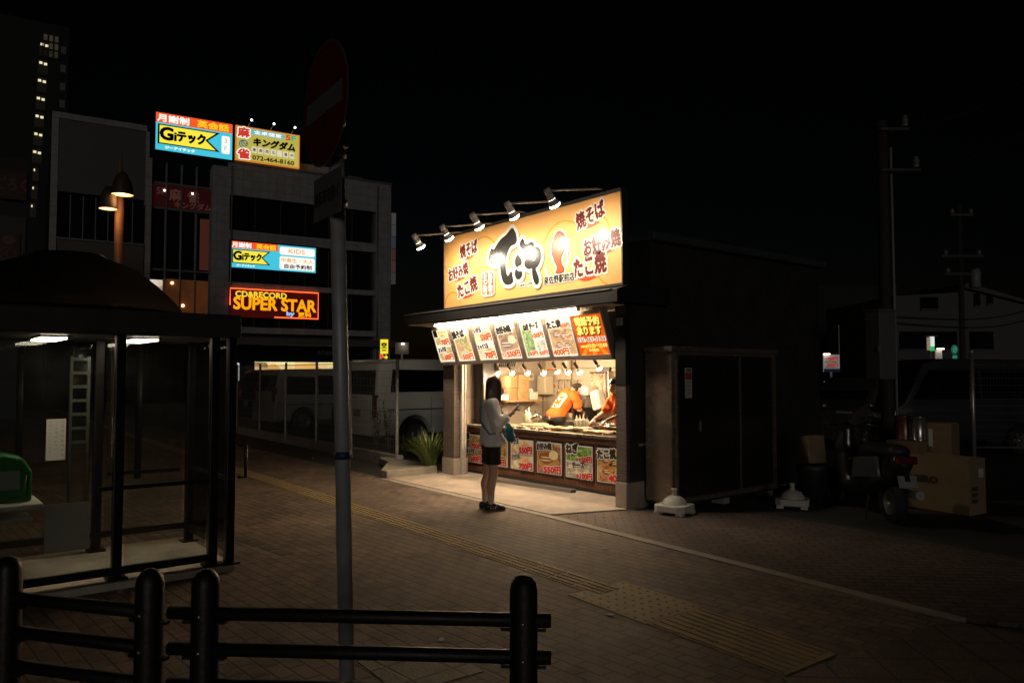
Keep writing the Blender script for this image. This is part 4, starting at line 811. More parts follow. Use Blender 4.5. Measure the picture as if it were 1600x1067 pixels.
    for wx in xs:
        for s in (-1, 1):
            yo = s*(w(wr) - .02); wh = thing('wheel', None, None); wh.parent = t; wh.location = (wx, yo, wr); axd = (0, s, 0)
            MB().lathe([(wr*.6, -.19), (wr*.95, -.19), (wr, -.16), (wr, -.04), (wr*.95, 0), (wr*.66, .0), (wr*.62, -.03)], (0, 0, 0), axd, 32).build('tyre', m_tyre, wh, local=True)
            b = MB(); b.lathe([(wr*.64, -.03), (wr*.60, -.02), (wr*.58, -.09), (.09, -.10)], (0, 0, 0), axd, 28); b.lathe([(.075, -.1), (.07, -.02), (0, -.015)], (0, 0, 0), axd, 16)
            for k in range(spokes): a = 2*math.pi*k/spokes; b.beam((.05*math.cos(a), s*-.035, .05*math.sin(a)), (wr*.6*math.cos(a), s*-.03, wr*.6*math.sin(a)), .07, .03, up=(0, 1, 0))
            b.build('rim', m_rim, wh, local=True)
    return t
VAN = [(-2.33, .34), (-2.36, .6), (-2.33, 1.12), (-2.24, 1.84), (-2.12, 1.96), (1.15, 1.985), (1.5, 1.92), (2.12, 1.18), (2.32, .95), (2.36, .34)]
m_vw = mat('van_white', (.80, .80, .72), .3, coat=.5, nz=(2, .05))
vehicle('parked_van', 'white high roofed van parked behind the mesh fence, next to the stall', 'van', (-15.25, 10.27, -.03), R(90), VAN, [(.3, .84), (1.12, .845), (1.95, .74)], (-1.38, 1.25), .34, m_vw,
        [[(-2.0, 1.25), (-.55, 1.25), (-.55, 1.72), (-1.92, 1.74)], [(-.47, 1.25), (.75, 1.25), (.75, 1.72), (-.47, 1.72)], [(.83, 1.25), (1.9, 1.22), (1.45, 1.72), (.83, 1.72)]],
        (-2.325, 1.2, -2.262, 1.72, .86), (2.1, 1.2, 1.56, 1.86, .88), [(-2.34, .70, .835, .72, 1.2)], [(2.3, .5, .8, .8, 1.0)], 'vans parked behind the fence', (-2.36, .8))
MB_ = MB(); 
MINI = [(-2.2, .32), (-2.24, .6), (-2.2, 1.05), (-2.05, 1.68), (-1.9, 1.78), (.7, 1.82), (1.2, 1.68), (1.75, 1.12), (2.2, .98), (2.26, .7), (2.24, .32)]
xw = at(431, 600, 1, 8.3)[0]
HWm = [(.3, .84), (1.0, .845), (1.8, .70)]
SIDEm = [[(-1.95, 1.08), (-1.0, 1.05), (-1.0, 1.55), (-1.82, 1.58)], [(-.92, 1.05), (.1, 1.05), (.1, 1.6), (-.92, 1.6)], [(.18, 1.05), (1.45, 1.1), (.95, 1.58), (.18, 1.6)]]
vehicle('parked_minivan', 'pale minivan parked behind the fence, left of the low black car', 'minivan', (xw - .845, 10.5, -.03), R(90), MINI, HWm, (-1.35, 1.4), .32, mat('minivan_white', (.33, .32, .31), .3, coat=.5), SIDEm, (-2.18, 1.1, -2.08, 1.6, .84), (1.72, 1.16, 1.25, 1.64, .86), [(-2.2, .62, .82, .85, 1.25)], [(2.2, .5, .8, .75, .95)], 'vans parked behind the fence', (-2.24, .75))
xd = at(376, 600, 1, 8.6)[0]
vehicle('parked_minivan', 'dark minivan at the far left of the parked row, by the bus shelter edge', 'minivan', (xd + .6, 10.8, -.03), R(90), MINI, HWm, (-1.35, 1.4), .32, mat('minivan_dark', (.03, .028, .028), .2, coat=1), SIDEm, (-2.18, 1.1, -2.08, 1.6, .84), (1.72, 1.16, 1.25, 1.64, .86), [(-2.2, .62, .82, .85, 1.25)], [(2.2, .5, .8, .75, .95)], 'vans parked behind the fence', (-2.24, .75))
SED = [(-2.2, .3), (-2.26, .6), (-2.2, .92), (-1.75, 1.0), (-1.1, 1.38), (-.7, 1.44), (.3, 1.44), (1.0, 1.02), (2.0, .86), (2.25, .65), (2.25, .3)]
HWs = [(.3, .86), (.95, .87), (1.44, .6)]; SIDEs = [[(-1.45, 1.02), (-.5, 1.0), (-.5, 1.36), (-1.05, 1.34)], [(-.42, 1.0), (.85, 1.0), (.3, 1.37), (-.42, 1.37)]]
m_blk = mat('car_black', (.012, .012, .013), .12, coat=1)
xs_ = at(545, 640, 1, 8.4)[0]
vehicle('parked_car', 'low black car between the white van and the pale minivan', 'car', (xs_ - .8, 11.0, -.03), R(90), SED, HWs, (-1.35, 1.4), .31, m_blk, SIDEs, (-1.72, 1.02, -1.14, 1.36, .82), (.98, 1.03, .36, 1.4, .85), [(-2.2, .5, .82, .68, .86)], [(2.18, .5, .82, .62, .78)], None, (-2.26, .75))
# right-hand side cars
ang = math.atan2(RGT[1], RGT[0])
KEI = [(-1.68, .3), (-1.72, .6), (-1.68, 1.1), (-1.6, 1.82), (-1.5, 1.93), (.55, 1.95), (.95, 1.85), (1.42, 1.08), (1.66, .92), (1.7, .3)]
p = dpt(1475, 585, 16.2); vehicle('kei_van', 'dim silver small van parked beyond the cardboard cartons on the right', 'van', (p[0], p[1], -.03), ang + math.pi + R(8), KEI, [(.3, .72), (1.1, .73), (1.95, .64)], (-1.15, 1.12), .28, mat('kei_silver', (.055, .055, .06), .3, .3, coat=.5), [[(-1.5, 1.15), (-.3, 1.15), (-.3, 1.72), (-1.45, 1.72)], [(-.24, 1.15), (1.25, 1.13), (.85, 1.72), (-.24, 1.72)]], (-1.67, 1.15, -1.6, 1.72, .86), (1.4, 1.12, 1.0, 1.78, .86), [(-1.66, .55, .7, .8, 1.2)], [(1.62, .4, .68, .72, .95)], None, (-1.72, .75))
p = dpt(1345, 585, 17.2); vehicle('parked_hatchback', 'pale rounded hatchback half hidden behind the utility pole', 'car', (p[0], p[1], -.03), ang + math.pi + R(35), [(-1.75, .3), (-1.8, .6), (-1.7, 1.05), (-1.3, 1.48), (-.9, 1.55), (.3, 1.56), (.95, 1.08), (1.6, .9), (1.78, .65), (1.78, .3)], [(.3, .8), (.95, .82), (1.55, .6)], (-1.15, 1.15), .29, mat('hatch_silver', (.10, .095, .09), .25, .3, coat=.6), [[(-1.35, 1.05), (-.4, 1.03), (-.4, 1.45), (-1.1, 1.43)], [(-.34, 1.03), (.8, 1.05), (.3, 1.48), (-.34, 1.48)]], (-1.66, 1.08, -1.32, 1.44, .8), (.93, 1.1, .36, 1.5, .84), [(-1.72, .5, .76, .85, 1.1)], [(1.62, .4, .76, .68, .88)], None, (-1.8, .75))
p = dpt(1300, 585, 20.5); vehicle('parked_car', 'black car at the back of the right hand car park, under the price board', 'car', (p[0], p[1], -.03), ang + R(20), SED, HWs, (-1.35, 1.4), .31, m_blk, SIDEs, (-1.72, 1.02, -1.14, 1.36, .82), (.98, 1.03, .36, 1.4, .85), [(-2.2, .5, .82, .68, .86)], [(2.18, .5, .82, .62, .78)], None, (-2.26, .75))

# ================================================================== commercial building across the street
e_ = np.array((.113, .994, 0.)); P0 = dpt(365, 400, 50); P0[2] = 0; FC_ = Fr(P0, e_, Z3); NB = FC_.n
bl = thing('commercial_building', 'pale tiled five storey commercial building with dark window bands and lit signs', 'building', tuple(P0))
m_tilew = bands('white_wall_tile', (.36, .353, .345), (.32, .316, .312), (.18, .18, .18), .6, .6, .015, 'SZ', .5, .3, 0); m_win = mat('night_window', (.012, .012, .015), .08, coat=1); m_mul = mat('mullion', (.22, .22, .23), .4, .5)
def fb(name, u0, u1, v0, v1, d0, d1, m, par=bl, bevel=0): return MB().fbox(FC_, u0, u1, v0, v1, d0, d1).build(name, m, par, bevel)
fb('core', -10.3, 11, 0, 14.8, -12, -.6, m_dark)
wl = MB(); 
for a in ((-1.36, -.29, 0, 15.1), (9.85, 11.0, 0, 15.4), (-5.25, -4.93, 0, 15.0), (-.29, 9.85, 13.3, 15.4), (-.29, 9.85, 10.37, 11.0), (-.29, 9.85, 7.25, 7.6), (-.29, 9.85, 4.3, 4.7), (-10.3, -9.95, 3.6, 16.8)): wl.fbox(FC_, *a, -.6, 0)
wl.build('wall', m_tilew, bl)
fb('parapet_cap', -.3, 11.05, 15.4, 15.55, -.7, .06, m_mul); fb('roof_room', 4.4, 7.0, 15.55, 16.6, -6, -2, m_tilew)
for v0, v1 in ((11.0, 13.3), (7.6, 10.37), (4.7, 7.25)):
    wf = fb('window_band', -.29, 9.85, v0, v1, -.6, -.35, m_win)
    for i in range(1, 6): MB().fbox(FC_, -.29 + i*1.69, -.25 + i*1.69, v0, v1, -.349, -.30).build('mullion', m_trim, wf)
for u in (6.0, 8.6): MB().fbox(FC_, u, u + 1.1, 15.56, 16.3, -3, -2.3).build('roof_unit', m_mul, bl, .03)
for u in (-.18, 9.95): MB().tube([FC_.pt(u, .5, .06), FC_.pt(u, 15.2, .06)], .06, 8).build('downpipe', m_mul, bl)
# glazed stair bay
bay = fb('glass_bay', -4.93, -1.36, 4.0, 14.9, -.6, -.5, m_win); b = MB()
for i in range(5): b.fbox(FC_, -4.93 + i*.892 - .035, -4.93 + i*.892 + .035, 4.0, 14.9, -.499, -.3)
for v in (8.15, 12.0, 13.6, 4.6): b.fbox(FC_, -4.93, -1.36, v - .06, v + .06, -.4985, -.36)
b.build('mullion', m_mul, bay)
m_glowo = food('bay_interior', [(.10, .03, .01), (.22, .07, .02), (.13, .035, .012), (.30, .11, .03)], .7, .22); MATS['bay_interior'] = m_glowo
fb('lit_room', -4.1, -1.45, 5.0, 7.6, -.499, -.48, m_glowo, bay); fb('lit_room', -4.9, -4.15, 5.7, 7.5, -.499, -.478, food('bay_bright', [(.25, .10, .05), (.9, .75, .55), (.5, .3, .2), (1, .9, .75)], 1.4, .7), bay); fb('lit_room', -2.0, -1.45, 8.3, 11.6, -.499, -.48, mat('dim_red_room', (.1, .03, .02), .6, emit=(.12, .035, .02), es=.3), bay)
for u, v in ((-3.6, 7.35), (-2.95, 5.95)): o = MB().ball(FC_.pt(u, v, -.42), .09).build('room_lamp', mat('room_lamp_glow', (1, 1, 1), .5, emit=(1, .62, .25), es=6), bay)
rb_ = fb('red_sign_band', -4.9, -1.4, 12.05, 13.55, -.497, -.44, mat('red_film', (.05, .006, .006), .5, emit=(.10, .008, .008), es=.1), bay)
m_rl = mat('red_film_letter', (.12, .05, .045), .5, emit=(.22, .08, .06), es=.18)
for t, u, v, h, w_ in (('5F', -4.35, 13.1, .4, .5), ('麻', -3.5, 12.95, .75, .7), ('雀', -2.45, 12.95, .75, .7), ('キングダム', -2.45, 12.35, .42, 2.2)): letters(t, FC_, u, v, h, m_rl, rb_, w_, .03, -.43, res=18)
for u in (-4.15, -2.5): MB().ball(FC_.pt(u, 13.15, -.40), .06).build('room_lamp', mat('cold_lamp_glow', (1, 1, 1), .5, emit=(1, .95, .85), es=6), bay)
# left wing
fb('wing_panel', -9.95, -5.3, 12.3, 16.6, -.6, -.05, mat('blank_panel', (.10, .10, .104), .6, nz=(1, .1))); fb('wing_frame', -10.3, -5.25, 16.6, 16.95, -.7, .05, m_tilew); fb('wing_frame', -5.3, -5.1, 12.0, 16.6, -.55, .02, m_tilew)
ww = fb('window_band', -9.95, -5.3, 9.6, 12.2, -.6, -.3, m_win)
for i in range(1, 7): MB().fbox(FC_, -9.95 + i*.664, -9.90 + i*.664, 9.6, 12.2, -.299, -.24).build('mullion', m_mul, ww)
fb('wing_wall', -9.95, -5.3, 4.0, 9.55, -.6, -.1, mat('wing_brown', (.10, .08, .07), .6)); fb('wing_sill', -10.0, -5.3, 9.5, 9.6, -.3, .02, m_mul)
# ground floor shops
fb('canopy', -10.3, 11.0, 3.55, 4.0, -.6, .9, mat('canopy_grey', (.10, .10, .10), .5)); fb('shop_front', -10.3, 11.0, 0, 3.55, -.6, -.45, m_win)
sw = fb('lit_shop_window', 1.55, 7.5, 1.35, 2.42, -.449, -.40, food('shop_display', [(.30, .15, .04), (1, .62, .20), (.75, .40, .10), (1, .75, .35), (.2, .08, .03)], .9, 1.0))
b = MB()
for i in range(90): u = 1.55 + i*.0665; b.ball(FC_.pt(u, 2.44 - .03*(i % 3), -.30), .022, 6, 4)
m_fairy = food('fairy_light_glow', [(.1, .5, .8), (.3, 1, .4), (1, .8, .3), (.4, .4, 1)], 4, 1.6); fl_ = b.build('fairy_lights', m_fairy, sw, fixn=False); fl_['kind'] = 'stuff'
pw = fb('lit_window', -.55, .55, 1.2, 2.35, -.449, -.40, mat('teal_window', (.5, .6, .55), .4, emit=(.75, .95, .85), es=.75)); fb('window_poster', -.05, .45, 1.25, 2.2, -.399, -.38, mat('dark_red_poster', (.08, .02, .015), .5), pw)
ls = letters('ahamo', FC_, 6.6, 3.15, .34, mat('faint_green_letter', (.05, .08, .05), .5), bl, 1.6, .05, -.44, res=16); 
if ls: ls.name = 'faint_lettering'
# rooftop sign 1
def rrect(u0, v0, u1, v1, r): return [(u0 + r, v0), (u1 - r, v0), (u1, v0 + r), (u1, v1 - r), (u1 - r, v1), (u0 + r, v1), (u0, v1 - r), (u0, v0 + r)]
B_R = lit('sign_lit_red', (.90, .10, .02), 1.0); B_C = lit('sign_lit_cyan', (.06, .55, .72), 1.0); B_Y = lit('sign_lit_yellow', (.95, .80, .06), 1.0); B_W = lit('sign_lit_white', (1, .97, .9), 1.0); B_WY = lit('sign_lit_amber', (1, .62, .02), 1.0); B_K = mat('sign_lit_black', (.012, .012, .012), .4); B_G = lit('sign_lit_grey', (.45, .47, .5), .8)
def gisign(label, u0, v0, W, H, Wm, parentgrp, tall):
    f = FC_.sub(u0, v0, 0, .25 if tall else .02); t = thing('language_school_sign', label, 'sign', tuple(f.pt(W/2, 0)), 0, 'lit language school signs on the building')
    MB().fbox(f, 0, W, 0, H, -.35, 0).build('sign_box', B_C, t); b = MB(); b.fbox(f, -.05, 0, -.05, H + .05, -.36, .02); b.fbox(f, W, W + .05, -.05, H + .05, -.36, .02); b.fbox(f, 0, W, -.05, 0, -.36, .02); b.fbox(f, 0, W, H, H + .05, -.36, .02); b.build('sign_frame', m_trim, t)
    MB().fbox(f, 0, Wm, H*.74, H, .002, .012).build('red_band', B_R, t)
    letters('月謝制', f, Wm*.22, H*.868, H*.19, B_W, t, Wm*.40, .045, .016, res=24); letters('英会話', f, Wm*.74, H*.868, H*.19, B_WY, t, Wm*.42, .04, .016, res=24)
    k = Wm/4.5; fl = [(.12*k, .17*H), (3.75*k, .17*H), (3.02*k, .44*H), (3.75*k, .70*H), (.12*k, .70*H)]; fi = [(.22*k, .20*H), (3.5*k, .20*H), (2.86*k, .44*H), (3.5*k, .67*H), (.22*k, .67*H)]
    art('flag_border', poly_segs([fl]), f, B_K, t, .004, .02); art('flag', poly_segs([fi]), f, B_Y, t, .008, .02)
    letters('G', f, .62*k, .46*H, H*.32, B_K, t, .70*k, .07, .014, res=24); letters('i', f, 1.12*k, .41*H, H*.22, B_K, t, .13*k, .04, .014, res=20); letters('テック', f, 2.05*k, .44*H, H*.27, B_K, t, 1.62*k, .07, .014, res=24)
    letters('ジーアイテック', f, 1.4*k, .09*H, H*.075, B_W, t, 1.7*k, .07, .006, res=14); return f, t
f, t = gisign('large rooftop sign with a yellow pennant, red top band and 3F plate', -4.81, 15.5, 4.56, 2.34, 4.56, None, True)
art('floor_plate', poly_segs([rrect(3.9, .35, 4.42, 1.5, .07)]), f, B_W, t, .006, .02); letters('3', f, 4.16, 1.2, .30, B_G, t, None, .0, .010, res=18); letters('F', f, 4.16, .70, .30, B_G, t, None, .0, .010, res=18)
f, t = gisign('wide wall sign with the pennant at its left and KIDS panel at its right', -.18, 8.56, 5.62, 1.72, 3.05, None, False)
for v0, v1 in ((1.08, 1.62), (.10, .98)): art('white_plate', poly_segs([rrect(3.15, v0, 5.55, v1, .08)]), f, B_W, t, .006, .02)
letters('KIDS', f, 4.3, 1.36, .30, lit('kids_orange', (.85, .45, .12), .9), t, 1.1, .02, .012, res=20); letters('中高生・大人', f, 4.35, .73, .30, lit('kids_orange', (.85, .45, .12), .9), t, 2.2, .02, .012, res=20); letters('自由予約制', f, 4.4, .33, .30, B_K, t, 1.85, .03, .012, res=22)
# rooftop sign 2 (light of its three little lamps put into glowing face colours)
f = FC_.sub(-.02, 15.6, 0, .2); W, H = 4.2, 2.28; t = thing('mahjong_parlour_sign', 'yellow rooftop sign with orange border, black lettering and three small lamps above', 'sign', tuple(f.pt(W/2, 0)))
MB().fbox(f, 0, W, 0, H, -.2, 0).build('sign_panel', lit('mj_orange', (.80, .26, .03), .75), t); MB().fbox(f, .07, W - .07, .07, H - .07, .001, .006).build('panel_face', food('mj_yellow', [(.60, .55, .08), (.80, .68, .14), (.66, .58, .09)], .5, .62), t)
MB().fbox(f, .95, 3.15, H*.80, H*.95, .008, .014).build('blue_strip', lit('mj_blue', (.22, .55, .62), .8), t)
letters('全卓個室', f, 2.05, H*.875, .24, B_W, t, 1.8, .03, .018, res=18); letters('5', f, 3.4, H*.87, .32, lit('mj_red', (.75, .05, .03), .8), t, .3, .07, .010, res=18); letters('F', f, 3.78, H*.87, .32, lit('mj_green', (.05, .5, .25), .8), t, .28, .07, .010, res=18)
mr_ = lit('mj_red', (.75, .05, .03), .8); letters('麻', f, .5, H*.82, .62, mr_, t, .72, .06, .010, .10, B_W, res=22); letters('雀', f, .5, H*.20, .62, mr_, t, .72, .06, .010, .10, B_W, res=22)
mt_ = lit('mj_teal', (.06, .22, .24), .7)
for q in range(3): art('dragon_swirl', ringsegs(.5 + .05*q, H*.5 + .06*(q - 1), .30 - .08*q, .07, q*1.3, q*1.3 + 4.6), f, mt_, t, .010 + .002*q, .015)
letters('キングダム', f, 2.52, H*.60, .50, B_K, t, 2.75, .075, .012, slant=.15, res=24)
for i, c_ in enumerate('東南西北 發中'):
    u = 1.18 + i*.415; MB().fbox(f, u - .15, u + .15, H*.27, H*.44, .008, .02).build('mahjong_tile', lit('tile_white', (.85, .80, .65), .8), t)
    if c_ != ' ': letters(c_, f, u, H*.355, .22, B_K, t, .2, .02, .024, res=16)
letters('072-464-8160', f, 2.45, H*.13, .28, lit('mj_brown', (.10, .03, .01), .4), t, 2.75, .05, .012, res=20)
for u in (.75, 2.2, 3.6): lm = MB().tube([f.pt(u, H, 0), f.pt(u + .1, H + .3, .45)], .02, 6).build('lamp_arm', m_alu, t); MB().ball(f.pt(u + .12, H + .33, .5), .07).build('lamp', mat('small_lamp_glow', (1, 1, 1), .4, emit=(1, .95, .8), es=5), lm)
# neon sign
f = FC_.sub(-.25, 5.35, 0, .05); W, H = 5.92, 1.88; t = thing('record_shop_sign', 'dark red sign with a glowing neon border and orange lettering SUPER STAR', 'sign', tuple(f.pt(W/2, 0)))
MB().fbox(f, 0, W, 0, H, -.3, 0).build('sign_box', mat('neon_box', (.06, .008, .006), .5, emit=(.06, .003, .002), es=.6), t)
m_neon = mat('neon_red', (1, .2, .1), .4, emit=(1.0, .09, .02), es=3.2)
for pts in ([(.05, .75), (.05, H - .05), (W - .05, H - .05), (W - .05, .05), (2.9, .05)],): MB().tube([f.pt(u, v, .06) for u, v in pts], .035, 8).build('neon_tube', m_neon, t)
letters('CD&RECORD', f, 2.05, 1.50, .36, lit('neon_yellow', (1, .66, .03), 1.0), t, 3.3, .055, .02, res=26); letters('SUPER STAR', f, 3.0, .90, .78, lit('neon_orange', (1, .36, .005), 1.1), t, 5.4, .05, .02, res=30)
letters('by', f, 3.98, .30, .34, lit('neon_blue', (.35, .55, 1), 1.0), t, .5, .07, .02, res=20); letters('更科', f, 4.95, .30, .32, lit('neon_orange', (1, .36, .005), 1.1), t, .9, .05, .02, res=20)
# banner strip at the building's right edge
q0 = dpt(615, 445, 54); q1 = dpt(615, 332, 54); f = Fr((q0[0], q0[1], q0[2]), RGT, Z3); H = q1[2] - q0[2]
t = thing('projecting_sign', 'thin vertical projecting sign of several coloured plates beyond the building edge', 'sign', tuple(q0))
for i, (c_, k) in enumerate((((.08, .075, .07), .3), ((.12, .05, .05), .3), ((.10, .03, .035), .3), ((.05, .06, .1), .3), ((.10, .10, .10), .3), ((.12, .11, .1), .3))): MB().fbox(f, -.13, .13, H*i/6 + .04, H*(i + 1)/6 - .02, -.1, .1).build('sign_plate', mat('strip_plate%d' % i, c_, .5, emit=c_, es=k), t)
MB().fbox(f, -.17, -.13, 0, H, -.12, .12).build('sign_post', m_mul, t)

# small yellow parking sign and lamp-lit shed behind the van
q = dpt(600, 557, 34); f = Fr(q, RGT, Z3); t = thing('parking_sign', 'small lit yellow parking sign with an arrow below, above the white van', 'sign', (q[0], q[1], 0))
MB().cyl((q[0], q[1], -.03), f.pt(0, 0, -.08), .05).build('pole', m_mul, t); MB().fbox(f, -.17, .17, .12, .76, -.06, 0).build('sign_box', lit('park_yellow', (.95, .80, .03), .95), t)
letters('空', f, 0, .50, .24, B_K, t, .22, .05, .006, res=16); MB().fbox(f, -.10, .10, .25, .30, .004, .01).build('black_bar', B_K, t)
letters('P', f, -.10, -.03, .26, lit('park_red', (.9, .12, .03), .9), t, .14, .08, .0, res=16); art('arrow', poly_segs([[(-.01, -.06), (.07, -.06), (.07, -.15), (.18, -.03), (.07, .09), (.07, 0), (-.01, 0)]]), f, lit('park_yellow', (.95, .80, .03), .95), t, .002, .012)
q = dpt(628, 545, 36); f = Fr(q, RGT, Z3); t = thing('lamp_lit_board', 'grey board lit by one small lamp, right of the yellow parking sign', 'sign', (q[0], q[1], 0))
MB().fbox(f, -.32, .32, -.25, .3, -.05, 0).build('board', mat('grey_board', (.22, .19, .17), .7, nz=(5, .2)), t); MB().fbox(f, -.04, .04, -3, -.25, -.04, -.01).build('pole', m_mul, t); MB().fbox(f, -.01, .14, .20, .25, .12, .2).build('lamp', mat('small_lamp_glow', (1, 1, 1), .4, emit=(1, .95, .8), es=5), t)
l = bpy.data.lights.new('board_lamp', 'POINT'); l.energy = .5; l.shadow_soft_size = .03; l.color = (1, .9, .75); lo = bpy.data.objects.new('board_lamp', l); COL.objects.link(lo); lo.location = f.pt(.06, .12, .22)

# ================================================================== street lamp
c = dpt(181, 585, 18); z1 = lambda y: float(dpt(181, y, 18)[2]); t = thing('street_lamp', 'tall brown street lamp with two bell shades glowing orange and a pointed top', 'street lamp', (c[0], c[1], 0))
m_lp = mat('lamp_post_brown', (.20, .10, .05), .55, nz=(5, .2)); MB().lathe([(.10, 0), (.10, z1(330)), (.075, z1(275)), (.02, z1(236)), (0, z1(234))], (c[0], c[1], 0), n=16).build('post', m_lp, t)
m_sh = mat('lamp_shade_brown', (.06, .035, .025), .5); m_lg = mat('lamp_disc_glow', (1, 1, 1), .5, emit=(1, .50, .14), es=2.2)
for px, py, r in ((191, 305, .235), (169, 327, .20)):
    q = dpt(px, py, 17.75); b = MB().lathe([(r, 0), (r*.98, .08), (r*.86, .28), (r*.55, .45), (.06, .53), (0, .54)], q, n=20).build('lamp_shade', m_sh, t); MB().lathe([(r*.97, .012), (0, .010)], q, n=20).build('lamp_disc', m_lg, b)
    MB().tube([q + np.array((0, 0, .5)), np.array((c[0], c[1], q[2] + .42))], .03, 8).build('lamp_arm', m_lp, t)
    l = bpy.data.lights.new('street_light', 'POINT'); l.energy = 8; l.color = (1, .52, .2); l.shadow_soft_size = .15; lo = bpy.data.objects.new('street_light', l); COL.objects.link(lo); lo.location = q + np.array((0, 0, -.12))

# ================================================================== far left: tower and corner building
LEFTX = (math.cos(yw + R(32.5)), math.sin(yw + R(32.5)), 0)
q = dpt(40, 585, 90); f = Fr((q[0], q[1], 0), LEFTX, Z3)
t = thing('tower_block', 'very tall dark tower with one column of small lit stair windows', 'building', (q[0], q[1], 0))
def tz(y, d=90): return float(dpt(40, y, d)[2])
def tu(x, d=90): return (x - 40)*d/F_PX*.843
MB().fbox(f, tu(-120), tu(96), 0, tz(20), -20, -.3).build('wall', mat('tower_wall', (.006, .006, .0065), .7), t)
for i, y in enumerate((57, 87, 116, 145, 174, 203, 232, 261, 290, 319)):
    x = 56 - (y - 57)*.042; w_ = .8 if y < 240 else .42
    wn_ = MB().fbox(f, tu(x) - w_/2 - .1, tu(x) + w_/2 + .1, tz(y) - 1.3, tz(y) + .4, -.3, -.2).build('window', mat('stair_dim', (.01, .01, .009), .4, emit=(.05, .045, .03), es=.07), t)
    MB().fbox(f, tu(x) - w_/2, tu(x) - .08, tz(y) - .13, tz(y) + .13, -.199, -.1).build('stair_lamp', mat('stair_lamp_glow', (1, 1, 1), .5, emit=(1, .88, .50), es=.85), wn_)
    if w_ > .6: MB().fbox(f, tu(x) + .08, tu(x) + w_/2, tz(y) - .2, tz(y) + .06, -.199, -.1).build('stair_lamp', MATS['stair_lamp_glow'], wn_)
gz = MB().fbox(f, tu(53), tu(80), tz(76), tz(38), -.3, -.22).build('glazed_top', food('top_glass', [(.01, .01, .008), (.05, .045, .03), (.02, .018, .012), (.12, .10, .06)], .5, .4), t)
b = MB()
for k in range(4): b.fbox(f, tu(53 + k*9) - .1, tu(53 + k*9) + .1, tz(76), tz(38), -.219, -.1)
for k in range(4): b.fbox(f, tu(53), tu(80), tz(38 + k*12.7) - .1, tz(38 + k*12.7) + .1, -.2185, -.11)
b.build('glazing_bar', m_trim, gz)
for i, y in enumerate((60, 90, 120, 148)): MB().fbox(f, tu(83), tu(92), tz(y) - .4, tz(y) + .5, -.3, -.2).build('balcony_glimmer', mat('dim_balcony', (.05, .05, .05), .5, emit=(.05, .048, .042), es=.1), t)
q = dpt(0, 585, 27); f = Fr((q[0], q[1], 0), LEFTX, Z3); k27 = 27/F_PX*.843
t = thing('corner_building', 'dark building at the left edge with a dim red sign and a red poster', 'building', (q[0], q[1], 0))
zz = lambda y: float(dpt(0, y, 27)[2])
MB().fbox(f, -4, 36*k27, 0, zz(240), -6, -.2).build('wall', mat('corner_wall_dark', (.02, .018, .018), .7), t); MB().fbox(f, -4, 34*k27, 0, zz(335), -.2, 0).build('lower_wall', mat('corner_wall', (.06, .058, .058), .7, nz=(2, .1)), t)
r1 = MB().fbox(f, -4, 34*k27, zz(308), zz(262), -.19, .05).build('red_sign', mat('corner_red', (.045, .009, .008), .5), t); letters('ごろく', f, 10*k27, zz(284), .45, mat('dim_pink', (.12, .05, .045), .5), r1, .9, .04, .056, res=18)
r2 = MB().fbox(f, -4, 26*k27, zz(425), zz(362), .001, .05).build('red_poster', mat('corner_red', (.045, .009, .008), .5), t); art('pale_blot', poly_segs([smooth_poly(blob(8*k27, zz(372), .22, .17, 14, .3, 4), 1)]), f, mat('dim_pink', (.12, .05, .045), .5), r2, .056, .02)
for a0 in (0, 2.2): art('pale_loop', ringsegs((6 + a0*5)*k27, zz(395), .25, .035, a0, a0 + 4.5), f, MATS['dim_pink'], r2, .056, .015)

# ================================================================== right: cabinet, parasol bases, cartons, scooter, poles
m_cab = mat('cabinet_steel', (.22, .175, .145), .25, .5, nz=(5, .12)); m_cabf = mat('cabinet_front', (.04, .033, .03), .25, .5, nz=(3, .1))
cb = thing('storage_cabinet', 'tall brown steel storage cabinet with sliding doors against the side wall', 'cabinet', (-6.16, 8.12, 0))
X0, X1, Y0, Y1, ZT = -6.24, -5.83, 7.08, 9.2, 1.93
MB().bx(X0, X1, Y0, Y1, .10, ZT - .06).build('cabinet_body', m_cab, cb, .006); MB().bx(X0 - .0, X1 + .03, Y0 - .03, Y1 + .04, ZT - .06, ZT).build('cabinet_top', m_cab, cb, .008); MB().bx(X0, X1, Y0 + .02, Y1, .07, .10).build('plinth', m_cabf, cb)
for y in (Y0 + .1, (Y0 + Y1)/2, Y1 - .1): MB().bx(X1 - .2, X1 - .02, y - .06, y + .06, -.01, .07).build('foot', mat('concrete_block', (.3, .28, .25), .9), cb)
for i, (ya, yb, d) in enumerate(((Y0 + .12, Y0 + .46, .004), (Y0 + .42, Y0 + 1.28, .018), (Y0 + 1.24, Y1 - .08, .004))):
    dr_ = MB().bx(X1, X1 + d + .012, ya, yb, .16, ZT - .1).build('sliding_door', m_cabf, cb, .004)
    if i: MB().bx(X1 + d + .012, X1 + d + .022, ya + .05, ya + .075, .92, 1.04).build('handle', m_alu, dr_)
for y in (Y0 + .06, Y0 + 1.30, Y1 - .04): MB().bx(X1, X1 + .036, y - .018, y + .018, .12, ZT - .07).build('upright_trim', m_cab, cb)
MB().bx(X1, X1 + .034, Y0, Y1, .10, .15).build('bottom_track', m_cab, cb)
f = Fr((X1 + .018, Y0 + .22, 1.32), Y3, Z3); st = thing('warning_sticker', 'long white and red warning sticker on the cabinet door', 'sticker', tuple(f.pt(.06, 0)))
MB().fbox(f, 0, .13, 0, .36, 0, .002).build('sticker_paper', mat('sticker_white', (.5, .48, .46), .5), st); MB().fbox(f, .01, .12, .22, .30, .003, .004).build('red_block', mat('sticker_red', (.4, .05, .03), .5), st)
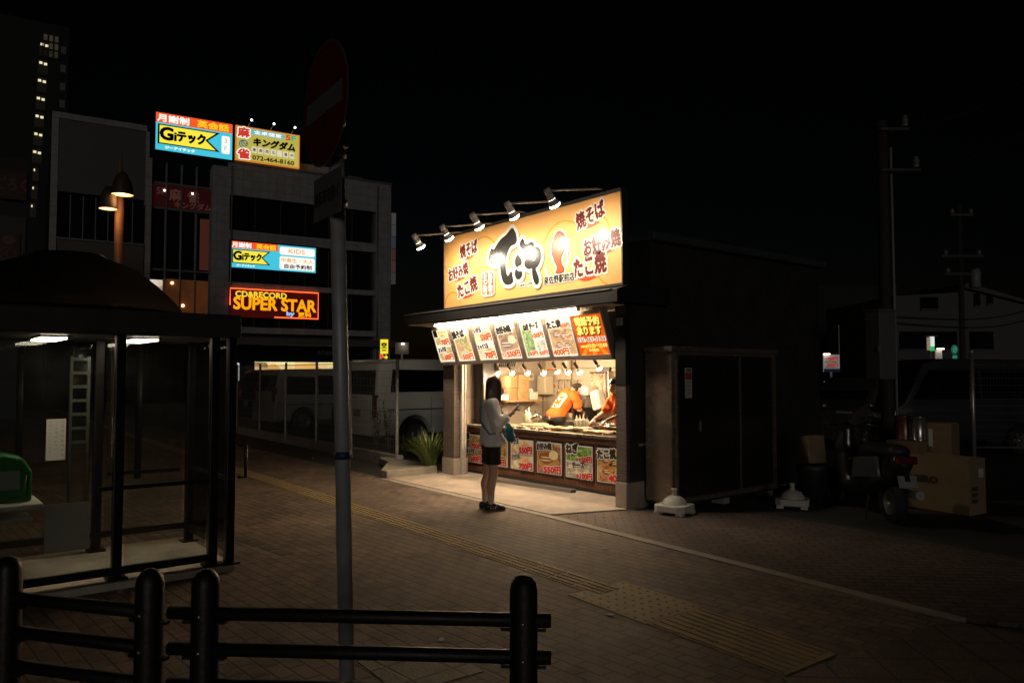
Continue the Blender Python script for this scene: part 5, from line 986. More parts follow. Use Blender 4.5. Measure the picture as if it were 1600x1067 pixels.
for i in range(4): letters('注意事項をお守り', f, .065, .19 - i*.045, .022, INK, st, .1, 0, .003, res=8)
letters('注意', f, .065, .33, .04, INK, st, .08, .03, .003, res=12)
m_pbase = mat('resin_white', (.62, .58, .50), .5, nz=(9, .1))
def parasol(label, x, y, rz):
    t = thing('parasol_base', label, 'parasol base', (x, y, 0), rz, 'white parasol bases on the paving'); t.scale = (.8, .8, .88)
    sq = [(-.24, -.16), (-.16, -.24), (.16, -.24), (.24, -.16), (.24, .16), (.16, .24), (-.16, .24), (-.24, .16)]
    b = MB().prism(Fr((0, 0, 0), X3, Y3), sq, .035, .125); o = b.build('water_tank', m_pbase, t, .012, local=True)
    for a in range(4): MB().bx(*((.12, .22, .12, .22) if a == 0 else (-.22, -.12, .12, .22) if a == 1 else (-.22, -.12, -.22, -.12) if a == 2 else (.12, .22, -.22, -.12)), 0, .04).build('foot', m_pbase, t, local=True)
    MB().lathe([(.185, .125), (.18, .14), (.15, .185), (.1, .22), (.055, .235), (.05, .24)], n=28).build('dome', m_pbase, t, local=True)
    MB().lathe([(.036, .235), (.036, .30), (.042, .302), (.042, .325), (.028, .327), (.026, .25)], n=18).build('pole_socket', m_pbase, t, local=True)
    MB().lathe([(.02, 0), (.02, .012), (0, .013)], (.115, -.05, .205), (.5, -.2, .8), 10).build('filler_cap', m_pbase, t, local=True); return t
q = gnd(1043, 803); parasol('white square parasol base in the light beside the cabinet corner', q[0] + .02, q[1] + .1, R(12)); q = gnd(1231, 793); parasol('white square parasol base standing in the dark right of the cabinet', q[0], q[1] + .1, R(30))
m_box = mat('cardboard', (.24, .16, .085), .85, nz=(4, .12), bump=.15, bscale=90); m_boxd = mat('cardboard_dark', (.20, .13, .075), .85, nz=(4, .15))
def carton(label, c, rz, sx, sy, sz, m=m_box, open_=False, tilt=0):
    t = thing('cardboard_carton', label, 'carton', c, rz, 'cardboard cartons by the parked vehicles'); t.rotation_euler = (0, tilt, rz); b = MB(); th = .006
    if open_:
        b.bx(-sx/2, sx/2, -sy/2, -sy/2 + th, 0, sz); b.bx(-sx/2, sx/2, sy/2 - th, sy/2, 0, sz); b.bx(-sx/2, -sx/2 + th, -sy/2 + th, sy/2 - th, 0, sz); b.bx(sx/2 - th, sx/2, -sy/2 + th, sy/2 - th, 0, sz); b.bx(-sx/2 + th, sx/2 - th, -sy/2 + th, sy/2 - th, .05, .056)
    else: b.bx(-sx/2, sx/2, -sy/2, sy/2, 0, sz)
    b.build('box_body', m, t, .004, local=True)
    if not open_: MB().bx(-sx/2 - .002, sx/2 + .002, -.03, .03, sz*.0 + sz - .003, sz + .0025).build('tape', mat('parcel_tape', (.36, .26, .15), .4), t, local=True)
    return t
# big leaning carton on the right
q0 = gnd(1420, 770); d0 = 8.7; pa = dpt(1545, 806, 8.7); pa[2] = 0
v = np.array(gnd(1516, 806)); v[2] = 0; u_ = dpt(1418, 770, 9.35); u_[2] = 0
dxy = v - u_; L = np.linalg.norm(dxy[:2]); rzb = math.atan2(dxy[1], dxy[0]); perp = np.array((-math.sin(rzb), math.cos(rzb), 0)); ctr = (v + u_)/2 + perp*.16
bc = carton('big open topped carton with GIRO printed on its side, at the far right', (ctr[0], ctr[1], 0), rzb, L, .34, .64, m_box, True)
bcM = wmat(bc); o_ = np.array(bcM @ Vector((0, -.172, 0))); fbx = Fr(o_, np.array(bcM.to_3x3() @ Vector((1, 0, 0))), Z3)
letters('GIRO', fbx, -L*.18, .36, .07, mat('carton_print', (.05, .035, .025), .7), bc, .3, .12, .004, res=18)
o_ = np.array(bcM @ Vector((L/2 + .001, 0, 0))); fbs = Fr(o_, np.array(bcM.to_3x3() @ Vector((0, 1, 0))), Z3); MB().fbox(fbs, .02, .12, .42, .52, .001, .003).build('shipping_label', mat('label_white', (.5, .48, .46), .6), bc)
for i in range(3): letters('取扱注意', fbs, -.06, .30 - i*.07, .05, MATS['carton_print'], bc, .12, .02, .003, res=12)
q = dpt(1474, 722, 9.9); c2 = carton('smaller upright carton with a white label strip, behind the big open one', (q[0], q[1], .0), rzb + R(12), .30, .28, .98, m_boxd)
c2M = wmat(c2); fb2 = Fr(np.array(c2M @ Vector((0, -.142, 0))), np.array(c2M.to_3x3() @ Vector((1, 0, 0))), Z3); MB().fbox(fb2, -.12, -.07, .68, .90, .001, .003).build('label_strip', mat('label_white', (.5, .48, .46), .6), c2)
q = dpt(1422, 685, 10.1); wb = thing('brown_crate', 'dark brown crate carrying two metal cans beside the utility pole', 'crate', (q[0], q[1], 0), rzb)
MB().bx(-.22, .22, -.17, .17, 0, .74).build('crate_body', m_boxd, wb, .005, local=True)
for z in (.2, .45, .7): MB().bx(-.225, .225, -.178, -.171, z - .05, z + .04).build('slat', m_boxd, wb, local=True)
for i, (dx, lab, m) in enumerate(((-.09, 'dull reddish metal can, left of two on the brown crate', mat('can_red', (.22, .11, .09), .35, .7)), (.11, 'plain silver metal can, right of two on the brown crate', mat('can_tin', (.42, .40, .38), .25, .9)))):
    p = np.array((q[0], q[1], 0)) + np.array((math.cos(rzb), math.sin(rzb), 0))*dx; t = thing('metal_can', lab, 'can', (p[0], p[1], .742), 0, 'metal cans on the crate')
    MB().lathe([(0, 0), (.105, 0), (.108, .008), (.104, .015), (.104, .30), (.108, .308), (.104, .315), (.09, .31), (0, .305)], n=24).build('can_body', m, t, local=True); MB().lathe([(.035, .306), (.035, .325), (0, .326)], (.04, 0, 0), n=12).build('screw_cap', m_trim, t, local=True)
q = dpt(1270, 728, 9.6); t = thing('waste_bin', 'black waste bin under the tilted carton right of the cabinet', 'bin', (q[0], q[1], 0), .4)
MB().lathe([(0, .0), (.15, .0), (.19, .42), (.2, .45), (.0, .452)], n=20).build('bin_body', mat('bin_black', (.02, .02, .021), .5), t, local=True); MB().lathe([(.205, .44), (.205, .47), (.0, .475)], n=20).build('bin_lid', mat('bin_black', (.02, .02, .021), .5), t, local=True)
carton('small tilted carton resting on the black waste bin', (q[0], q[1], .49), rzb - R(20), .26, .22, .34, m_boxd, False, R(-8))
# scooter seen from behind
q = gnd(1392, 800); sc = thing('scooter', 'dark scooter seen from behind with a white number plate, beside the big carton', 'scooter', (q[0] - .12, q[1] - .3, 0), math.atan2(FWD[1], FWD[0]) + R(2))
m_scb = mat('scooter_black', (.012, .012, .013), .35, coat=.6); m_scw = mat('scooter_grey', (.09, .095, .10), .3, coat=.4)
for x, nm in ((-.55, 'rear'), (.68, 'front')):
    wh = thing('wheel', None, None); wh.parent = sc; wh.location = (x, 0, .23)
    MB().lathe([(.14, -.05), (.2, -.055), (.228, -.03), (.232, 0), (.228, .03), (.2, .055), (.14, .05)], (0, 0, 0), (0, 1, 0), 28).build('tyre', m_tyre, wh, local=True); MB().lathe([(.14, -.04), (.13, -.03), (.03, -.05), (.03, .05), (.13, .03), (.14, .04)], (0, 0, 0), (0, 1, 0), 20).build('rim', m_rim, wh, local=True)
nets_mb(b := MB(), lambda P: union(P, [((-.72, 0, .66), (-.25, 0, .58), .12, .15), ((-.6, 0, .52), (-.2, 0, .42), .13, .15), ((-.2, 0, .40), (.05, 0, .30), .13, .10), ((.05, 0, .27), (.4, 0, .27), .10, .10), ((.4, 0, .3), (.52, 0, .75), .13, .12), ((.52, 0, .75), (.5, 0, .92), .11, .10), ((.68, 0, .46), (.60, 0, .56), .09, .09)], .08), (-.95, -.3, .1), (.9, .3, 1.1), .025); b.build('bodywork', m_scb, sc, local=True)
nets_mb(b := MB(), lambda P: union(P, [((-.68, 0, .78), (-.1, 0, .74), .075, .10), ((-.68, .06, .77), (-.1, .06, .73), .06, .08), ((-.68, -.06, .77), (-.1, -.06, .73), .06, .08)], .05), (-.85, -.25, .6), (.1, .25, .95), .025); b.build('seat', mat('seat_vinyl', (.015, .015, .015), .55), sc, local=True)
for s in (-1, 1): MB().tube([(.45, 0, .95), (.42, s*.2, 1.0), (.34, s*.32, .98)], .016, 8).build('handlebar', m_scb, sc, local=True); MB().tube([(.42, s*.22, 1.0), (.40, s*.28, 1.2)], .006, 6).build('mirror_stem', m_scb, sc, local=True); MB().ball((.40, s*.29, 1.22), .055, 12, 6, (.3, 1.2, .8)).build('mirror', m_scb, sc, local=True); MB().prism(Fr((-.1, s*.17, 0), X3, Z3), [(-.5, .5), (.1, .42), (.05, .66), (-.45, .72)], -.02, .02).build('side_panel', m_scw, sc, .01, local=True)
MB().bx(-.86, -.80, -.11, .11, .66, .74).build('tail_light', m_tail, sc, .015, local=True); MB().add([(-.87, -.1, .42), (-.87, .1, .42), (-.83, .1, .54), (-.83, -.1, .54)], [(0, 1, 2, 3)]).build('number_plate', m_platem, sc, local=True); MB().beam((-.8, 0, .6), (-.85, 0, .48), .05, .03).build('plate_bracket', m_scb, sc, local=True)
MB().tube([(-.35, -.17, .3), (-.75, -.19, .32)], [.035, .05], 12).build('exhaust', m_alu, sc, local=True); MB().beam((-.25, .12, .25), (-.35, .2, .0), .02, .02).build('stand', m_scb, sc, local=True); MB().ball((.62, 0, .80), .07, 14, 8, (.6, 1.1, .9)).build('headlight', m_lens, sc, local=True); MB().bx(.3, .62, -.05, .05, .58, .6).build('leg_shield_trim', m_scw, sc, .01, local=True)
# utility pole with meter cabinet
q = dpt(1386, 600, 11.2); zt = float(dpt(1383, 185, 11.2)[2]); up = thing('utility_pole', 'tall weathered utility pole with insulators beside the pale meter cabinet', 'utility pole', (q[0], q[1], 0))
m_up = mat('pole_concrete', (.036, .028, .023), .8, nz=(5, .25)); MB().lathe([(.10, -.03), (.085, 2.5), (.07, zt), (0, zt + .01)], (q[0], q[1], 0), n=18).build('shaft', m_up, up)
fr_ = Fr((q[0], q[1], 0), RGT, Z3)
for y, l_ in ((200, .35), (265, .5)): z = float(dpt(1386, y, 11.2)[2]); b = MB().fbox(fr_, -.06, l_, z - .02, z + .02, .08, .12).build('crossarm', m_trim, up); MB().lathe([(.04, 0), (.055, .04), (.035, .06), (.055, .1), (.035, .12), (.04, .16), (0, .17)], fr_.pt(l_ - .07, z + .03, .12), n=12).build('insulator', mat('ceramic', (.16, .15, .14), .3), b)
MB().tube([fr_.pt(.115, .0, .05), fr_.pt(.1, zt - .4, .05)], .02, 8).build('conduit', mat('conduit_grey', (.26, .25, .24), .5), up)
for px0, py0, px1, py1 in ((1392, 205, 1640, 95), (1395, 268, 1640, 180), (1390, 495, 1640, 470), (1395, 505, 1640, 486)):
    a = dpt(px0, py0, 11.2); b_ = dpt(px1, py1, 13.5 if py1 < 300 else 24); pts = [a + (b_ - a)*k/14 + np.array((0, 0, -.25*math.sin(math.pi*k/14))) for k in range(15)]
    tag(MB().tube(pts, .014, 6).build('power_cable', m_trim), 'dark %s running right from the utility pole' % {95: 'topmost power cable', 180: 'second power cable from the top', 470: 'upper cable of the low pair', 486: 'lowest cable of the low pair'}[py1], 'cable', 'cables from the utility pole')
q = dpt(1368, 592, 10.6); zt = float(dpt(1368, 488, 10.6)[2]); mcx = thing('meter_cabinet', 'tall pale grey meter cabinet fixed on the utility pole', 'cabinet', (q[0], q[1], q[2]), rzb - R(8))
H = zt - q[2]; MB().bx(-.02, .22, -.15, .15, 0, H).build('cabinet_body', mat('cabinet_pale', (.12, .11, .10), .55, nz=(4, .12)), mcx, .008, local=True); MB().bx(-.04, .24, -.17, .17, H, H + .03).build('cabinet_lid', mat('cabinet_pale', (.22, .20, .18), .55), mcx, .006, local=True); MB().bx(-.035, -.021, -.14, .14, .02, H - .02).build('cabinet_side', mat('cabinet_brown', (.15, .11, .09), .6), mcx, local=True); MB().bx(.19, .225, -.166, -.151, H*.4, H*.5).build('latch', m_alu, mcx, local=True)
# wall caps beside the cabinet
for z, lab in ((1.84, 'upper of two dark round vent caps on the stall side wall'), (1.60, 'lower of two dark round vent caps on the stall side wall')):
    t = thing('vent_cap', lab, 'vent', (-6.3, 9.52, z), 0, 'round vent caps on the side wall'); MB().lathe([(.10, 0), (.10, .08), (.09, .13), (.05, .16), (0, .165)], (-6.295, 9.52, z), (1, 0, 0), 20).build('cap', mat('cap_black', (.03, .03, .03), .25, coat=.5), t); MB().lathe([(.115, 0), (.115, .02), (.1, .02)], (-6.298, 9.52, z), (1, 0, 0), 20).build('flange', m_trim, t)
# right mesh fence
q = dpt(1522, 722, 13.7); f = Fr((q[0], q[1], 0), RGT, Z3); t = thing('mesh_fence', 'grey tubular post with wire mesh fence panel at the right edge', 'fence', (q[0], q[1], 0))
for u in (0, 2.0): MB().tube([f.pt(u, -.03), f.pt(u, 2.0)], .04, 14).build('post', m_alu, t); MB().lathe([(.043, 0), (.04, .03), (.02, .05), (0, .055)], f.pt(u, 2.0), n=14).build('post_cap', m_alu, t)
b = MB()
for k in range(1, 36): b.beam(f.pt(k*.055, .3), f.pt(k*.055, 1.9), .004, .004)
for k in range(14): b.beam(f.pt(0, .3 + k*.123, .006), f.pt(2, .3 + k*.123, .006), .005, .005)
for z in (.3, 1.9): b.beam(f.pt(0, z, 0), f.pt(2, z, 0), .02, .02)
b.build('mesh_panel', mat('fence_wire_dark', (.10, .10, .10), .5, .3), t)
# price board
q = dpt(1299, 567, 24); f = Fr(q, RGT, Z3); t = thing('price_board', 'white lit car park price board showing 100 and 200 in red', 'sign', (q[0], q[1], 0)); kk = 24/F_PX
MB().fbox(f, -12*kk, 13*kk, -14*kk, 13*kk, -.05, 0).build('board', mat('price_white', (.4, .38, .36), .5, emit=(.55, .52, .48), es=.22), t); MB().fbox(f, -12*kk, 13*kk, -14*kk, -9*kk, .001, .006).build('blue_foot', mat('price_blue', (.03, .05, .2), .5), t); MB().cyl((q[0], q[1], -.03), f.pt(0, -14*kk, -.03), .05).build('pole', m_mul, t)
mrd = mat('price_red', (.5, .03, .02), .5, emit=(.5, .03, .02), es=.5); letters('100円', f, 1*kk, 6.5*kk, 6*kk, mrd, t, 17*kk, .06, .004, res=16); letters('200円', f, 1*kk, -3*kk, 6*kk, mrd, t, 17*kk, .06, .004, res=16)
for v in (1.5, -7.5): MB().fbox(f, -10*kk, 8*kk, v*kk, (v + 1)*kk, .002, .005).build('small_print_line', INK, t)
MB().fbox(f, -13*kk, -4*kk, 13*kk, 14.6*kk, .02, .12).build('lamp', mat('board_lamp_glow', (1, 1, 1), .4, emit=(1, .85, .7), es=5), t); MB().fbox(f, 12.5*kk, 13.5*kk, 13*kk, 60*kk, -.04, -.01).build('mast', m_mul, t)
# far right: gabled building, small signs, second pole, dark block with one lit window
q = dpt(1510, 585, 42); f = Fr((q[0], q[1], 0), RGT, Z3); k42 = 42/F_PX; zz = lambda y: float(dpt(1510, y, 42)[2])
t = thing('gabled_building', 'dim pale building with a shallow gable roof and dark windows at the far right', 'building', (q[0], q[1], 0)); m_gw = mat('gable_wall', (.085, .085, .09), .7, nz=(1.5, .12))
MB().prism(f, [(-112*k42, -.03), (120*k42, -.03), (120*k42, zz(480)), (-2*k42, zz(444)), (-2*k42, zz(456)), (-112*k42, zz(462))], -9, 0).build('wall', m_gw, t)
for u0, u1, y0, y1 in ((-104, -14, 518, 545), (6, 43, 518, 545), (14, 24, 458, 477), (34, 44, 458, 474), (-70, -42, 464, 482)):
    wn_ = MB().fbox(f, u0*k42, u1*k42, zz(y1), zz(y0), .01, .05).build('window', m_win, t); MB().fbox(f, u0*k42, u1*k42, zz(y1) - .08, zz(y1) - .01, .01, .12).build('sill', m_gw, wn_)
MB().add([f.pt(u*k42, z, d) for d in (-9.3, .35) for u, z in ((-6, zz(448) - .05), (-2, zz(442)), (124, zz(479)), (124, zz(482)))], [(0, 1, 2, 3), (7, 6, 5, 4), (0, 4, 5, 1), (1, 5, 6, 2), (2, 6, 7, 3), (3, 7, 4, 0)]).build('roof', mat('far_roof', (.08, .08, .08), .7), t)
q = dpt(1505, 585, 33); z1 = float(dpt(1505, 318, 33)[2]); f = Fr((q[0], q[1], 0), RGT, Z3); t = thing('utility_pole', 'distant thin utility pole before the gabled building', 'utility pole', (q[0], q[1], 0))
MB().lathe([(.13, -.03), (.09, z1), (0, z1 + .02)], (q[0], q[1], 0), n=14).build('shaft', m_up, t)
for y, w_ in ((335, .5), (400, .9), (428, .8)): z = float(dpt(1505, y, 33)[2]); b = MB().fbox(f, -w_, w_, z - .06, z + .06, .12, .2).build('crossarm', m_trim, t); [MB().lathe([(.06, 0), (.1, .08), (.06, .2), (0, .22)], f.pt(u, z + .06, .16), n=10).build('insulator', MATS['ceramic'], b) for u in (-w_*.8, w_*.8)]
z = float(dpt(1505, 435, 33)[2]); MB().lathe([(.2, -.4), (.22, -.38), (.22, .3), (.15, .4), (0, .42)], f.pt(.55, z, .1), n=14).build('transformer', mat('transformer_grey', (.2, .2, .2), .5), t)
q = dpt(1455, 537, 26); f = Fr(q, RGT, Z3); kk = 26/F_PX; t = thing('hanging_sign', 'small white and green lit shop sign hanging before the gabled building', 'sign', (q[0], q[1], 0))
MB().fbox(f, -5*kk, -1*kk, -10*kk, 10*kk, -.08, 0).build('sign_side', mat('sign_side_cream', (.4, .36, .25), .5, emit=(.35, .3, .18), es=.6), t); MB().fbox(f, -1*kk + .003, 5*kk, -4*kk, 11*kk, -.06, .01).build('sign_face', lit('far_white', (.85, .9, .85), .8), t); MB().fbox(f, -1*kk + .003, 5*kk, -11*kk, -4.2*kk, -.06, .01).build('green_face', lit('far_green', (.02, .55, .15), .8), t); MB().fbox(f, -9*kk, 9*kk, 11.2*kk, 12.2*kk, -.1, .1).build('hanger', m_mul, t); MB().fbox(f, -.03, .03, -2.7, -11.2*kk, -.05, -.02).build('pole', m_mul, t)
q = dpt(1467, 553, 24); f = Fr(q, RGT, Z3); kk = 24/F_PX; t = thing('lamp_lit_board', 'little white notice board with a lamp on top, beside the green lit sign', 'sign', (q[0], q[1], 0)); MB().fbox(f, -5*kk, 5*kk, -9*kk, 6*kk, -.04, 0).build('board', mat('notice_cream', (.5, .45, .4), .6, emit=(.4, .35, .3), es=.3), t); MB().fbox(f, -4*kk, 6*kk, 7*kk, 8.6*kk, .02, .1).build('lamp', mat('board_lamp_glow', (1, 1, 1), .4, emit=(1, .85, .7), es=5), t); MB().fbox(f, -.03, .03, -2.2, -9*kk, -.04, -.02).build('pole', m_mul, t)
q = dpt(1492, 546, 22); f = Fr(q, RGT, Z3); kk = 22/F_PX; t = thing('round_sign', 'round green lit traffic sign on a thin pole at the right', 'traffic sign', (q[0], q[1], 0)); cr_ = [(5*kk*math.cos(a), 7.5*kk*math.sin(a)) for a in np.linspace(0, 6.2832, 25)[:-1]]
MB().prism(f, cr_, -.02, 0).build('disc', mat('sign_teal', (.03, .22, .14), .5, emit=(.02, .20, .12), es=.8), t); art('disc_ring', poly_segs([cr_, [(a*.75, b*.75) for a, b in cr_]]), f, mat('sign_teal_dark', (.01, .08, .05), .5, emit=(.01, .08, .05), es=.5), t, .003, .006); MB().beam(f.pt(-3*kk, 4*kk, .006), f.pt(3*kk, -4*kk, .006), .025, .004).build('slash', MATS['sign_teal_dark'], t); MB().fbox(f, -3.4*kk, 3.4*kk, -14*kk, -9*kk, -.02, 0).build('sub_plate', MATS['sign_teal'], t); MB().cyl((q[0], q[1], -.03), f.pt(0, 0, -.05), .03).build('pole', m_mul, t)
q = dpt(1330, 585, 60); f = Fr((q[0], q[1], 0), RGT, Z3); zz = lambda y: float(dpt(1330, y, 60)[2]); kk = 60/F_PX; t = thing('dark_block', 'dark distant block with a single lit window of six panes', 'building', (q[0], q[1], 0)); MB().fbox(f, -50*kk, 75*kk, -.03, zz(445), -8, 0).build('wall', mat('block_wall', (.015, .015, .016), .8), t)
wn_ = MB().fbox(f, -26*kk, -7*kk, zz(504), zz(492), .01, .04).build('window', m_win, t)
for i in range(3):
    for j in range(2): MB().fbox(f, (-25.5 + i*6.2)*kk, (-20.8 + i*6.2)*kk, zz(503.4) + j*.29, zz(503.4) + .25 + j*.29, .045, .055).build('pane', mat('block_pane', (.2, .2, .2), .4, emit=(.22, .22, .21), es=.4), wn_)

m_lit = mat('litter_paper', (.62, .60, .56), .8)
for i, (px, py, lab) in enumerate(((690, 1000, 'tiny white paper scrap on the paving behind the middle rail of the barrier'), (953, 961, 'tiny white paper scrap beside the dotted tactile tile'), (489, 716, 'tiny white scrap on the pavement near the mesh fence'), (946, 858, 'tiny pale scrap on the paving between the tactile strip and the kerb line'))):
    q = gnd(px, py); rg = random.Random(i); b = MB(); a = rg.uniform(0, 3); b.beam(q + np.array((-.025*math.cos(a), -.025*math.sin(a), .006)), q + np.array((.025*math.cos(a), .025*math.sin(a), .009)), .03, .003); tag(b.build('paper_scrap', m_lit), lab, 'litter', 'paper scraps on the paving')
# ================================================================== kitchen: things on the left wall, the back wall and the counter
XW = -10.575; YB = 9.295; CT = .775
def lw(px, py, off=.0): return at(px, py, 0, XW + off)          # a point on the left kitchen wall
def bw(px, py, off=.0): return at(px, py, 1, YB - off)          # a point on the back kitchen wall
FL_ = lambda p: Fr(p, Y3, Z3); FBk = lambda p: Fr(p, X3, Z3)
m_wpl = mat('white_plastic', (.72, .68, .60), .4, nz=(6, .05)); m_paper = mat('sheet_paper', (.72, .66, .55), .6); m_org = mat('print_orange', (.62, .20, .05), .5); m_kraft = mat('kraft_carton', (.42, .27, .13), .8, nz=(5, .12)); m_kraft2 = mat('kraft_carton_dark', (.30, .19, .09), .8, nz=(5, .12)); m_pan = mat('iron_pan', (.03, .028, .026), .4, .6)
a, b_ = lw(740, 571), lw(757, 630); t = thing('fridge', 'dark grey upright fridge door at the left end of the kitchen', 'fridge', (XW + .15, (a[1] + b_[1])/2, .03))
MB().bx(XW + .02, XW + .26, a[1], b_[1] + .12, .03, 2.0).build('fridge_body', mat('fridge_dark', (.045, .042, .042), .35, .3), t, .01); MB().bx(XW + .262, XW + .275, a[1] + .02, a[1] + .04, 1.0, 1.6).build('door_handle', m_alu, t)
a, b_ = lw(752, 560), lw(792, 580); t = thing('extractor_hood', 'slatted metal extractor hood high on the left kitchen wall', 'hood', (XW + .2, (a[1] + b_[1])/2, 1.66)); MB().bx(XW + .02, XW + .36, a[1] + .1, b_[1], 1.66, 1.72).build('hood_lip', m_steel, t); MB().bx(XW + .02, XW + .30, a[1] + .1, b_[1], 1.72, 2.1).build('hood_body', m_steel, t, .01)
b = MB()
for i in range(9): y = a[1] + .16 + i*(b_[1] - a[1] - .2)/9; b.beam((XW + .305, y, 1.74), (XW + .305, y + .05, 1.92), .02, .012)
b.build('vent_slots', m_black, t)
sh_a, sh_b = lw(772, 621), lw(822, 623); t = thing('wall_shelf', 'wooden shelf on the left kitchen wall carrying cartons and a tray', 'shelf', (XW + .18, (sh_a[1] + sh_b[1])/2, 1.12)); SZ_ = 1.16
MB().bx(XW + .015, XW + .34, sh_a[1], sh_b[1] + .1, SZ_ - .03, SZ_).build('shelf_board', mat('shelf_wood', (.40, .26, .13), .5, nz=(8, .15)), t, .004)
for y in (sh_a[1] + .08, sh_b[1] - .05): MB().beam((XW + .02, y, SZ_ - .2), (XW + .28, y, SZ_ - .035), .02, .03).build('bracket', m_alu, t)
def yb(px): return float(lw(px, 600, .17)[1])
for i, (p0, p1, z0, h, m, lab) in enumerate(((789, 800, SZ_, .20, m_kraft2, 'lower left brown carton of the stack on the kitchen shelf'), (789, 801, SZ_ + .205, .21, m_kraft2, 'upper left brown carton of the stack, dimmer than its neighbour'), (802, 818, SZ_, .21, m_kraft, 'lower right carton of the stack on the kitchen shelf'), (803, 819, SZ_ + .215, .22, m_kraft, 'upper right and brightest carton of the stack on the kitchen shelf'))):
    y0, y1 = yb(p0), yb(p1); t = thing('shelf_carton', lab, 'carton', (XW + .17, (y0 + y1)/2, z0 + .001), 0, 'brown cartons stacked on the kitchen shelf'); MB().bx(XW + .03, XW + .31, y0, y1, z0 + .001, z0 + h).build('box_body', m, t, .004); MB().bx(XW + .311, XW + .313, y0 + .02, y1 - .02, z0 + h*.55, z0 + h*.62).build('printed_band', m_org, t)
    if i > 1: letters('たこ', Fr((XW + .3115, (y0 + y1)/2, z0 + h*.3), Y3, Z3), 0, 0, .05, mat('carton_print', (.05, .035, .025), .7), t, .08, .01, .002, res=10)
y0, y1 = yb(771), yb(788); t = thing('plastic_tray', 'white plastic tray of dark packets at the left of the kitchen shelf', 'tray', (XW + .17, (y0 + y1)/2, SZ_ + .001)); MB().bx(XW + .05, XW + .30, y0, y1, SZ_ + .001, SZ_ + .10).build('tray_body', m_wpl, t, .01); b = MB(); rg = random.Random(4)
for i in range(9): b.ball((XW + rg.uniform(.1, .26), y0 + (y1 - y0)*rg.uniform(.4, .95), SZ_ + .11), .028, 8, 5, (1, 1.3, .6))
b.build('packets', mat('dark_packet', (.08, .05, .035), .5), t)
# papers, meter, bins on the wall
def sheet(name, lab, cat, p0, p1, fn, deco, m=m_paper):
    a, c = fn(*p0), fn(*p1); left = fn is lw; f = FL_((XW + .012, a[1], c[2])) if left else FBk((a[0], YB - .008, c[2])); W = (c[1] - a[1]) if left else (c[0] - a[0]); H = a[2] - c[2]
    t = thing(name, lab, cat, tuple(f.pt(W/2, 0))); MB().fbox(f, 0, W, 0, H, 0, .004).build('sheet', m, t)
    if deco: MB().fbox(f, W*.25, W*.9, H*.55, H*.88, .005, .006).build('orange_print', m_org, t); [MB().fbox(f, W*.15, W*.85, H*q, H*(q + .04), .005, .006).build('text_line', mat('faint_ink', (.35, .25, .2), .6), t) for q in (.15, .27, .39)]
    return t, f, W, H
sheet('wall_notice', 'paper notice with orange print in the middle of the kitchen back wall', 'notice', (856, 598), (870.5, 616), bw, True)
sheet('wall_notice', 'higher paper notice with orange print, just under the pendant lamps', 'notice', (850, 575), (871, 585), bw, True)
t, f, W, H = sheet('wall_meter', 'small square white control panel with a grey screen on the kitchen wall', 'control panel', (825, 583.5), (833, 594), lw, False, m_wpl); MB().fbox(f, W*.22, W*.78, H*.35, H*.8, .005, .007).build('screen', mat('meter_screen', (.28, .25, .2), .4), t)
a, c = lw(838, 587), lw(853, 616); t = thing('paper_towel_box', 'pale upright plastic bin hung near the corner of the kitchen', 'bin', (XW + .1, (a[1] + YB)/2, c[2])); MB().bx(XW + .02, XW + .26, a[1] - .02, YB - .03, c[2], a[2]).build('box_body', mat('bin_cream', (.62, .55, .42), .5), t, .02); MB().bx(XW + .02, XW + .27, a[1] - .03, YB - .025, a[2], a[2] + .015).build('lid', m_wpl, t, .005)
y0, y1 = yb(818), yb(833); t = thing('white_tub', 'low white tub with crumpled bags standing right of the stacked cartons', 'tub', (XW + .17, (y0 + y1)/2 + .02, SZ_ + .001)); MB().bx(XW + .04, XW + .31, y0 + .04, y1, SZ_ + .001, SZ_ + .13).build('tub_body', m_wpl, t, .012); nets_mb(b := MB(), lambda P: union(P, [((XW + .1, y0 + .1, SZ_ + .14), (XW + .2, y1 - .08, SZ_ + .17), .045, .035), ((XW + .22, y0 + .15, SZ_ + .14), (XW + .12, y1 - .05, SZ_ + .15), .03, .04)], .02), (XW, y0 - .02, SZ_ + .05), (XW + .34, y1 + .06, SZ_ + .26), .014); b.build('plastic_bags', mat('bag_film', (.75, .72, .66), .3), t)
# vertical seams on walls and pipe
b = MB()
for px in (848,): y = float(lw(px, 600)[1]); b.bx(XW + .0, XW + .012, y - .012, y + .012, .8, 2.35)
for px in (893.5,): x = float(bw(px, 600)[0]); b.bx(x - .01, x + .01, YB - .012, YB, .8, 2.35)
b.bx(-9.9, -8.0, YB - .014, YB - .002, 1.70, 1.715); b.build('panel_seam', mat('seam_brown', (.30, .22, .15), .6), stall)
p = bw(886, 575, .12); tag(MB().tube([(p[0], YB - .13, 2.38), (p[0], YB - .13, 1.70), (p[0] - .02, YB - .12, 1.66)], .07, 16).build('duct_pipe', mat('duct_cream', (.60, .52, .40), .4)), 'short cream duct pipe coming down the kitchen back wall', 'pipe')
